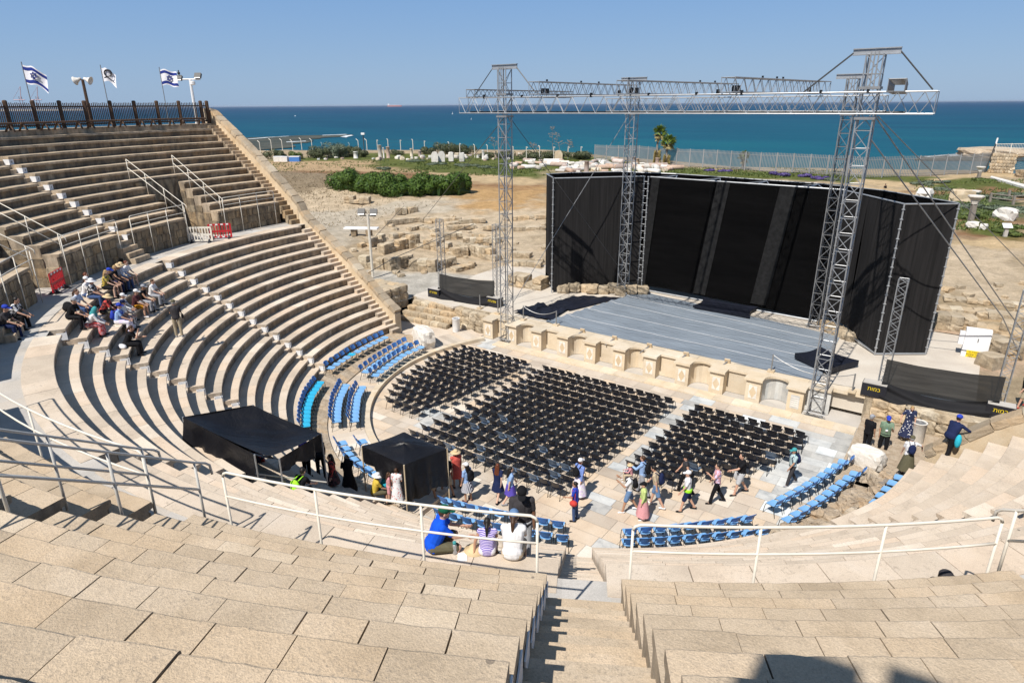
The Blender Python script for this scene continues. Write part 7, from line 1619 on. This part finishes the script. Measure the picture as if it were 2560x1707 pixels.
for i, (px, py, d, mt, lab) in enumerate([(2402, 503, (2.4, 1.6, 1.5), 'plaster', 'tan boulder with a flat top in the garden'), (2310, 498, (3.0, 1.6, 1.4), 'white_marble', 'white carved blocks behind the right screen wing'), (2511, 549, (1.9, 1.3, 1.3), 'white_marble', 'white tapering rock in the garden near the right edge'), (2429, 569, (1.0, .7, .55), 'white_marble', 'small white stone near the garden path, left of two'), (2458, 573, (.8, .6, .55), 'white_marble', 'small white stone near the garden path, right of two'), (2556, 443, (2.0, 1.4, 1.2), 'masonry', 'dark brown boulder at the right edge of the path')]):
    c = og(px, py); mb = MB(); mb.cur = .5; mb.rock(c + Vector((0, 0, d[2] * .42)), d, .5 + i, .16, i + 600, 2); mb.build('garden_rock', M[mt], None, label=lab, cat='rock')
t = thing('wooden_rail', 'low grey wooden rail fence in the garden near the right edge', 'fence', og(2480, 505)); P = [og(2474, 505), og(2532, 512), og(2575, 508)]
for p in P[:2] + [og(2520, 497)]: mb = MB(); mb.box(p + Vector((0, 0, .5)), (.22, .22, 1.1), .5); mb.build('post', M['grey_wood'], t)
for z in (.5, .95): mb = MB(); mb.tube([p + Vector((0, 0, z)) for p in P], .07, 5); mb.build('rail', M['grey_wood'], t)
c = og(2512, 592); t = thing('info_sign', 'small white information lectern in the garden at the right edge', 'sign', c); mb = MB(); mb.box(c + Vector((0, 0, .45)), (.3, .2, .9), .5); mb.build('stand', M['concrete'], t); mb = MB(); mb.box(c + Vector((0, 0, 1.0)), (.75, .6, .06), .4, (R(35), 0, 0)); mb.build('panel', M['white_sign'], t)
# ---------------------------------------------------------------- ruins
k = 0
def ruin(pa, pb, h_, label, w_=.9, mt='ruin', course=.5, dz=0.0, group=None):
    global k
    a, b_ = og(*pa), og(*pb); L = (b_ - a).length; h_ *= .85; n_ = max(1, round(L / .68)); rz = math.atan2((b_ - a).y, (b_ - a).x); mb = MB(); c_n = max(1, round(h_ / course)); k += 1
    for c_ in range(c_n):
        hh = h_ / c_n
        for j in range(n_):
            if c_ == c_n - 1 and c_n > 1 and rnd.random() < .22: continue
            q = a.lerp(b_, (j + .5) / n_); mb.cur = rnd.random(); mb.rock(q + Vector((0, 0, dz + hh * (c_ + .45))), (L / n_ * rnd.uniform(.95, 1.12), w_ * rnd.uniform(.85, 1.1), hh * rnd.uniform(1.0, 1.15)), rz + rnd.uniform(-.05, .05), .085, k * 100 + c_ * 17 + j, 2, None, .07)
    mb.build('ruined_wall', M[mt], None, label=label, cat='ruin', group=group)
C8 = lambda a, b_: (860 + a * .3869, 500 + b_ * .3869)
for a, b_, h_, lab in [((270, 165), (480, 140), .7, 'low ruined wall at the back edge by the road'), ((480, 140), (760, 140), .6, 'straight low ruined wall at the back edge, mid length'), ((660, 172), (735, 165), .5, 'short dark topped ruin block behind the goal post'), ((745, 160), (910, 146), .55, 'long thin ruin slab right of the goal post'), ((670, 198), (850, 182), .5, 'broken slab line below the thin slab'), ((150, 305), (250, 272), .9, 'ruin blocks beside the white bench'), ((240, 350), (410, 305), 1.1, 'squared ruin wall with a bright end face'), ((415, 312), (480, 304), 1.5, 'taller square ruin block in the middle'), ((482, 308), (610, 322), 1.0, 'long yellow ruin wall in the middle'), ((615, 326), (800, 350), 1.0, 'long yellow ruin wall right of the goal post'), ((650, 255), (765, 252), .9, 'heavy ruin block behind the goal post'), ((770, 292), (940, 288), .9, 'flat topped ruin wall left of the front tower'), ((800, 352), (1000, 395), 1.2, 'yellow ruin wall behind the left front tower'), ((700, 372), (800, 365), 1.0, 'rounded ruin block near the goal post'), ((110, 428), (270, 445), 1.1, 'front ruin wall at the plaza, left part'), ((280, 455), (430, 420), 1.2, 'front ruin wall at the plaza, corner part'), ((430, 452), (600, 458), 1.2, 'front ruin wall at the plaza, right part'), ((605, 442), (710, 418), .9, 'low ruin ending at the goal post'), ((705, 462), (820, 435), .4, 'flat slab lying on the plaza edge'), ((1085, 365), (1210, 372), .5, 'pale slab left of the screen wing'), ((340, 96), (400, 88), .8, 'loose squared block by the road, left of two'), ((412, 88), (472, 78), .8, 'loose squared block by the road, right of two'), ((860, 242), (1000, 275), .7, 'broken ruin line left of the front tower'), ((900, 190), (1000, 195), .5, 'low rubble line behind the front tower'), ((1085, 130), (1300, 122), .5, 'long low wall line left of the screen wing'), ((1090, 200), (1300, 190), .5, 'stone line left of the screen wing'), ((300, 250), (420, 235), .5, 'scattered stones behind the squared wall'), ((500, 190), (600, 205), .5, 'stepped stones in the back of the ruins'), ((420, 200), (500, 180), .45, 'small stones in the back of the ruins'), ((1090, 420), (1280, 430), .5, 'low stones beside the stage at left'), ((10, 20), (170, 25), 1.0, 'dry stone wall below the bank at left')]:
    ruin(C8(*a), C8(*b_), h_, lab)
for a, b_, h_, lab in [((1085, 545), (1300, 575), 1.0, 'retaining wall of pale blocks left of the screen wing')]: ruin(C8(*a), C8(*b_), h_, lab, 1.4)
q = og(1375, 742); mb = MB()
for i in range(9): mb.cur = rnd.random(); mb.rock(Vector((-8.3 + i * .62, 11.6 + i * .30 + (i % 3) * .25, SZ + .28 + .10 * (i % 2))), (.9, .8, .62), .4, .15, 4000 + i)
mb.build('ruined_wall', M['ruin'], None, label='row of weathered blocks under the left screen wing', cat='ruin')
mb = MB()
for i in range(7): mb.cur = rnd.random(); mb.rock(Vector((9.2 + i * .28, 13.6 - i * .22, SZ + .2)), (.7, .7, .6), .4, .2, 4100 + i)
mb.build('ruined_wall', M['ruin'], None, label='tan rocks at the foot of the right rear tower', cat='ruin')
C4 = lambda a, b_: (2060 + a * .2126, 640 + b_ * .2126)
for a, b_, h_, lab, w_ in [((1330, 660), (2340, 760), .6, 'upper stone course right of the screen wing', 1.2), ((1290, 840), (1900, 900), 1.1, 'thick stone course behind the electric cabinet', 1.3), ((1900, 900), (2352, 980), 1.1, 'thick stone course at the right edge', 1.3), ((1900, 1080), (2150, 1180), 1.0, 'tumbled stones right of the electric cabinet', 1.2), ((1850, 1260), (2050, 1340), .8, 'squared stones below the electric cabinet', .9), ((2150, 1130), (2350, 1220), 1.0, 'tumbled stones at the right edge behind the goal post', 1.2), ((1400, 520), (2340, 600), .3, 'low broken stone edge in the pale ground', .8)]:
    ruin(C4(*a), C4(*b_), h_, lab, w_)
rr = random.Random(8)
for i in range(90):
    px, py = (rr.uniform(880, 1370), rr.uniform(530, 690)) if i < 60 else (rr.uniform(2360, 2560), rr.uniform(700, 900))
    c = og(px, py)
    if -17 < c.x < 17 and c.y < 17: continue
    mb = MB(); mb.cur = rr.random(); s = rr.uniform(.25, .8); mb.rock(c + Vector((0, 0, s * .15)), (s, s * .8, s * .55), rr.uniform(0, 3), .2, i + 5000, 1); mb.build('loose_stone', M['ruin'], None, label='loose sandstone lump on the excavation ground ' + ('left of the stage' if i < 60 else 'right of the stage'), cat='stone', group='loose stones in the ruins ' + ('left' if i < 60 else 'right'))
# masonry stub and hut block outside the lower end wall
mb = MB()
for c_ in range(3):
    for i in range(4):
        for j in range(3): mb.cur = rnd.random(); mb.rock((-17.2 - i * .75, 2.1 + j * .8, .5 + c_ * .55 + .4), (.8, .85, .6), 0, .10, 4200 + c_ * 30 + i * 5 + j)
mb.build('ruined_wall', M['ruin'], None, label='block masonry stub outside the lower end wall', cat='ruin')
mb = MB()
for i in range(14): mb.cur = rnd.random(); mb.rock((-17.6 - i * .42, 1.35 + .25 * (i % 2), 1.6 + i * .17), (.7, .7, .8), i, .22, 4300 + i)
mb.build('ruined_wall', M['ruin'], None, label='rough dark rubble backing along the lower end wall', cat='ruin')
# bench and lamp by the road
c = og(905, 592); d0 = Vector((.80, .35, 0)); t = thing('stone_bench', 'white slab bench on two dark feet by the road', 'bench', c); mb = MB(); mb.box(c + Vector((0, 0, .75)), (3.4, .75, .16), R(30)); mb.build('seat', M['white'], t)
for s in (-.9, .9): mb = MB(); mb.box(c + d0 * s + Vector((0, 0, .34)), (.5, .6, .68), R(30)); mb.build('foot', M['masonry'], t)
# lamp posts
def floodlight(mb_c, t, rz, s=1.0):
    m3 = Matrix.Rotation(rz, 3, 'Z'); mb = MB(); mb.box(mb_c, (.55 * s, .22 * s, .42 * s), rz, (R(-35), 0, 0)); o = mb.build('lamp_head', M['cable'], t); mb = MB(); mb.box(Vector(mb_c) + m3 @ Vector((0, -.13 * s, -.06 * s)), (.48 * s, .02, .34 * s), rz, (R(-35), 0, 0)); mb.build('glass', M['alu'], o)
c = Vector((-19.2, 3.3, 1.25)); base = gz(932, 692, 1.4); c = base
t = thing('lamp_post', 'cream lamp post with two floodlights outside the lower end wall', 'lamp', c); mb = MB(); mb.tube([c, c + Vector((0, 0, 5.0))], .10, 8); mb.build('pole', M['white_rail'], t); mb = MB(); mb.tube([c + Vector((-.6, -.3, 4.9)), c + Vector((.6, .3, 4.9))], .05, 6); mb.build('cross_arm', M['cable'], t)
for s in (-.45, .45): floodlight(c + Vector((s, s * .5, 5.2)), t, R(35), 1.0)
zb = uz(11) + .30
def pole_at(px, py_top, Rr, zbase):    # upright at cylinder radius Rr seen at this pixel column
    best = None
    d = ray(px, py_top); a = d.x ** 2 + d.y ** 2; b_ = d.x * CAM.x + d.y * CAM.y; c_ = CAM.x ** 2 + CAM.y ** 2 - Rr * Rr; kk = (-b_ + math.sqrt(b_ * b_ - a * c_)) / a; return CAM + d * kk
def flag_cloth(mb, p, w_, h_, sag, seed, d0):
    g_ = []
    for j in range(13):
        row = []
        for i in range(17):
            u, v = i / 16, j / 12; row.append(p + d0 * (w_ * u) + Vector((0, 0, -h_ * v - sag * u * u - .05 * math.sin(u * 9 + seed))) + Vector((-d0.y, d0.x, 0)) * (.12 * math.sin(u * 8 + v * 2 + seed) * u))
        g_.append(row)
    return g_
DR = Vector((RT.x, RT.y, 0)).normalized(); M['flag_white'] = plain('flag_white', (.78, .77, .80), .8); M['flag_blue'] = plain('flag_blue', (.012, .03, .22), .8)
for i, (pxt, pyt, sag, star) in enumerate(((54.5, 162, .55, 1), (251.5, 169, .5, 0), (398.5, 174, .22, 1))):
    tp_ = pole_at(pxt, pyt, 33.3, zb); c = Vector((tp_.x, tp_.y, zb)); t = thing('flag', ['national white and blue flag at the far left of the fence', 'plain white flag with a dark round emblem, middle of three', 'national white and blue flag nearest the floodlight mast'][i], 'flag', c, 'flags behind the wooden fence')
    mb = MB(); mb.tube([c, tp_ + Vector((0, 0, .15))], .028, 6); mb.build('pole', M['alu_dark'], t)
    w_, h_ = (1.20, 1.02) if star else (.85, .80); g_ = flag_cloth(None, tp_, w_, h_, sag, i, DR); mb = MB(); mb.sheet(g_); cl = mb.build('cloth', M['flag_white'], t, True)
    off = Vector((FW.x, FW.y, 0)).normalized() * -.012
    def patch(nm, cells, mt='flag_blue'):
        q = MB()
        for j0, j1, i0, i1 in cells:
            for sgn in (1, -1): q.sheet([[g_[j][ii] + off * sgn for ii in range(i0, i1 + 1)] for j in range(j0, j1 + 1)])
        return q.build(nm, M[mt], cl, True)
    if star:
        patch('stripe', [(1, 3, 0, 16)]); patch('stripe', [(9, 11, 0, 16)])
        q = MB(); cen = g_[6][8]; s = .20; up_ = Vector((0, 0, 1))
        for ro in (90, 270):
            tri = [cen + (DR * math.cos(R(ro + 120 * e)) + up_ * math.sin(R(ro + 120 * e))) * s for e in range(3)]
            for e in range(3):
                for sgn in (1, -1): q.tube([tri[e] + off * 4 * sgn, tri[(e + 1) % 3] + off * 4 * sgn], .022, 4)
        q.build('emblem', M['flag_blue'], cl)
    else:
        q = MB(); cen = g_[4][8]
        for e in range(20):
            a0, a1 = R(18 * e), R(18 * e + 18); up_ = Vector((0, 0, 1))
            for sgn in (1, -1): q.tube([cen + (DR * math.cos(a0) + up_ * math.sin(a0)) * .2 + off * 5 * sgn, cen + (DR * math.cos(a1) + up_ * math.sin(a1)) * .2 + off * 5 * sgn], .045 if e < 14 else .02, 4)
        q.build('emblem', M['ink'], cl); patch('text_line', [(8, 9, 2, 13)], 'ink')
tp_ = pole_at(206, 199, 33.3, zb); c = Vector((tp_.x, tp_.y, zb)); t = thing('lamp_post', 'dark wooden pole with a twin white loudspeaker horn behind the fence', 'loudspeaker', c); mb = MB(); mb.tube([c, tp_], .11, 8, r1=.09); mb.build('pole', M['wood'], t)
for s in (-1, 1):
    mb = MB(); m3 = (Vector((DR.x * s, DR.y * s, -.35))).to_track_quat('Z', 'Y').to_matrix(); mb.lathe(tp_ + DR * (.10 * s) + Vector((0, 0, .05)), [(.08, 0), (.10, .15), (.2, .36), (.27, .42), (.25, .43), (.05, .2)], 12, mat=m3); mb.build('horn', M['white_marble'], t, True)
tp_ = pole_at(475, 199, 33.3, zb); c = Vector((tp_.x, tp_.y, zb)); t = thing('floodlight_mast', 'white mast with two floodlights and a loudspeaker behind the fence corner', 'lamp', c); mb = MB(); mb.tube([c, tp_], .13, 8, r1=.09); mb.build('pole', M['white'], t); mb = MB(); mb.tube([tp_ - DR * .9, tp_ + DR * .75], .06, 6); mb.build('cross_arm', M['white'], t)
floodlight(tp_ - DR * .8 + Vector((0, 0, .1)), t, R(35), .85); floodlight(tp_ + DR * .62 + Vector((0, 0, .25)), t, R(35), .85)
mb = MB(); mb.lathe(tp_ + DR * .15 + Vector((0, 0, -.25)), [(.02, -.15), (.18, -.1), (.18, .1), (.02, .15)], 10); mb.build('camera_dome', M['white'], t)
mb = MB(); bd = tp_ - DR * .75 + Vector((0, 0, .42)); mb.lathe(bd, [(.01, -.12), (.09, -.05), (.10, .03), (.03, .12), (.05, .18), (.01, .22)], 8); mb.build('pigeon', M['ink'], None, True, label='dark bird perched on the left floodlight of the mast', cat='bird')
c = og(912, 392); t = thing('camera_pole', 'dark pole with a white camera head standing by the shore fence', 'pole', c); mb = MB(); mb.tube([c, c + Vector((0, 0, 5.0))], .12, 6); mb.build('pole', M['cable'], t); mb = MB(); mb.box(c + Vector((0, 0, 5.2)), (.8, .6, .45), .5); mb.build('head', M['white'], t)
# wooden fence on the platform, benches in front of it
FR = 32.75; t = thing('wooden_fence', 'brown wooden picket fence with thick posts on the top platform', 'fence', pol(12, FR, zb)); az = [-.5, 0.35, 3.3, 6.2, 9.1, 12.1, 15.2, 18.1, 21.1, 24.1, 27.1, 30.1, 33.1, 36.1]
for a in az:
    mb = MB(); mb.cur = rnd.random(); q = pol(a, FR, zb); mb.tube([q, q + Vector((0, 0, 1.58))], .13, 8); mb.lathe(q + Vector((0, 0, 1.58)), [(.13, 0), (.10, .05), (.02, .07)], 8); mb.build('post', M['wood'], t)
for a0, a1 in zip(az[:-1], az[1:]):
    mb = MB(); n_ = 4 if a1 - a0 < 1 else 14
    for i in range(1, n_): q = pol(a0 + (a1 - a0) * i / n_, FR, zb); mb.tube([q + Vector((0, 0, .16)), q + Vector((0, 0, 1.50 + rnd.uniform(-.02, .02)))], .028, 5)
    for z in (.25, 1.28): mb.tube([pol(a0, FR, zb + z), pol(a1, FR, zb + z)], .045, 5)
    mb.build('picket_panel', M['wood'], t)
for i in range(8):
    a0 = 1.0 + i * 4.0; a1 = a0 + 3.5; t = thing('wooden_bench', 'low brown wooden bench in front of the fence, number %s from the sea end' % ('one two three four five six seven eight'.split()[i]), 'bench', pol(a0 + 1.7, FR - .75, zb), 'benches along the wooden fence'); mb = MB()
    for o in (.55, .75, .95): mb.tube([pol(a0, FR - o, zb + .42), pol(a1, FR - o, zb + .42)], .06, 5)
    mb.build('seat', M['wood'], t)
    for a in (a0 + .5, a1 - .5):
        mb = MB(); mb.tube([pol(a, FR - .45, zb), pol(a, FR - .75, zb + .40), pol(a, FR - 1.05, zb)], .06, 5); mb.build('leg', M['wood'], t)
c = pol(20.0, 38.0, zb - 1.5); shrub('low_shrub', 'green shrub showing through the wooden fence at left', 'shrub', c, (1.1, 1.1, 1.3), 700, .16, 'green_tuft', 99)
# ships and cranes far out
def at_sea(px, dist):
    d = ray(px, 262); d = Vector((d.x, d.y, 0)).normalized(); return Vector((CAM.x + d.x * dist, CAM.y + d.y * dist, -4.2))
c = at_sea(986, 9000); L = 33 / 1621 * 9000; dr = DR; t = thing('cargo_ship', 'pale red cargo ship on the horizon', 'ship', c); mb = MB(); rz = math.atan2(DR.y, DR.x); mb.box(c + Vector((0, 0, 9)), (L, 26, 16), rz); mb.build('hull', plain('ship_red', (.45, .16, .14), .7), t); mb = MB(); mb.box(c + DR * (-L * .4) + Vector((0, 0, 26)), (L * .12, 22, 20), rz)
for i in range(7): mb.box(c + DR * (-L * .25 + i * L * .1) + Vector((0, 0, 19)), (L * .07, 20, 5), rz)
mb.build('superstructure', M['white'], t)
for px, py, s, lab in ((1131, 286, 1.0, 'small white sailing boat left of the front tower'), (738, 291, 1.0, 'white motor boat with a small wake'), (1178, 299, .7, 'tiny white sail nearer the tower')):
    q = gz(px, py, -4.2); dd = (q - CAM).length; t = thing('boat', lab, 'boat', q); k_ = dd / 1621 * s; mb = MB(); mb.prism([(q.x - DR.x * k_ * 1.6, q.y - DR.y * k_ * 1.6), (q.x, q.y - k_), (q.x + DR.x * k_ * 1.6, q.y + DR.y * k_ * 1.6), (q.x, q.y + k_)], -4.2, -4.2 + k_ * .9); mb.build('hull', M['white'], t)
    mb = MB(); mb.add([q + Vector((0, 0, k_)), q + DR * k_ * 1.3 + Vector((0, 0, k_)), q + Vector((0, 0, k_ * (6 if px != 738 else 2)))], [(0, 1, 2)]); mb.build('sail' if px != 738 else 'cabin', M['white'], t)
for i, px in enumerate((55, 97)):
    c = at_sea(px, 5200); t = thing('harbour_crane', 'pale red and white harbour crane far beyond the fence, %s of two' % ('left', 'right')[i], 'crane', c, 'harbour cranes'); u = 5200 / 1621.0; mb = MB(); cm = plain('crane_paint', (.50, .38, .40), .8)
    for sx in (-6, 6):
        for sy in (-8, 8): mb.tube([c + DR * sx * u * .5 + Vector((0, 0, 0)), c + DR * sx * u * .4 + Vector((0, 0, 26 * u))], .55 * u, 4)
    mb.tube([c - DR * 14 * u + Vector((0, 0, 20 * u)), c + DR * 8 * u + Vector((0, 0, 20 * u))], .9 * u, 4); mb.build('frame', cm, t)
    mb = MB(); mb.tube([c + DR * 0 * u + Vector((0, 0, 20 * u)), c + DR * 5 * u + Vector((0, 0, 44 * u))], .8 * u, 4); mb.tube([c + DR * 5 * u + Vector((0, 0, 44 * u)), c - DR * 14 * u + Vector((0, 0, 22 * u))], .3 * u, 4); mb.build('boom', cm, t)
q0 = at_sea(20, 5000); mb = MB(); mb.box(q0 + Vector((0, 0, 6)), (900, 60, 10), math.atan2(DR.y, DR.x)); mb.build('harbour_mole', M['concrete'], None, label='pale distant breakwater under the cranes', cat='breakwater')

# the sea air: one thin closed box of even haze over land and water
mb = MB(); mb.box((0, 0, 9.0), (190000, 190000, 30.0)); m = bpy.data.materials.new('sea_haze'); m.use_nodes = True; n = m.node_tree.nodes; n.remove(n['Principled BSDF']); v = n.new('ShaderNodeVolumePrincipled'); v.inputs['Color'].default_value = (.80, .88, 1.0, 1); v.inputs['Density'].default_value = 3e-5; v.inputs['Anisotropy'].default_value = .2
m.node_tree.links.new(v.outputs[0], n['Material Output'].inputs['Volume']); mb.build('haze', m, None, kind='stuff', label='thin sea haze', cat='haze')
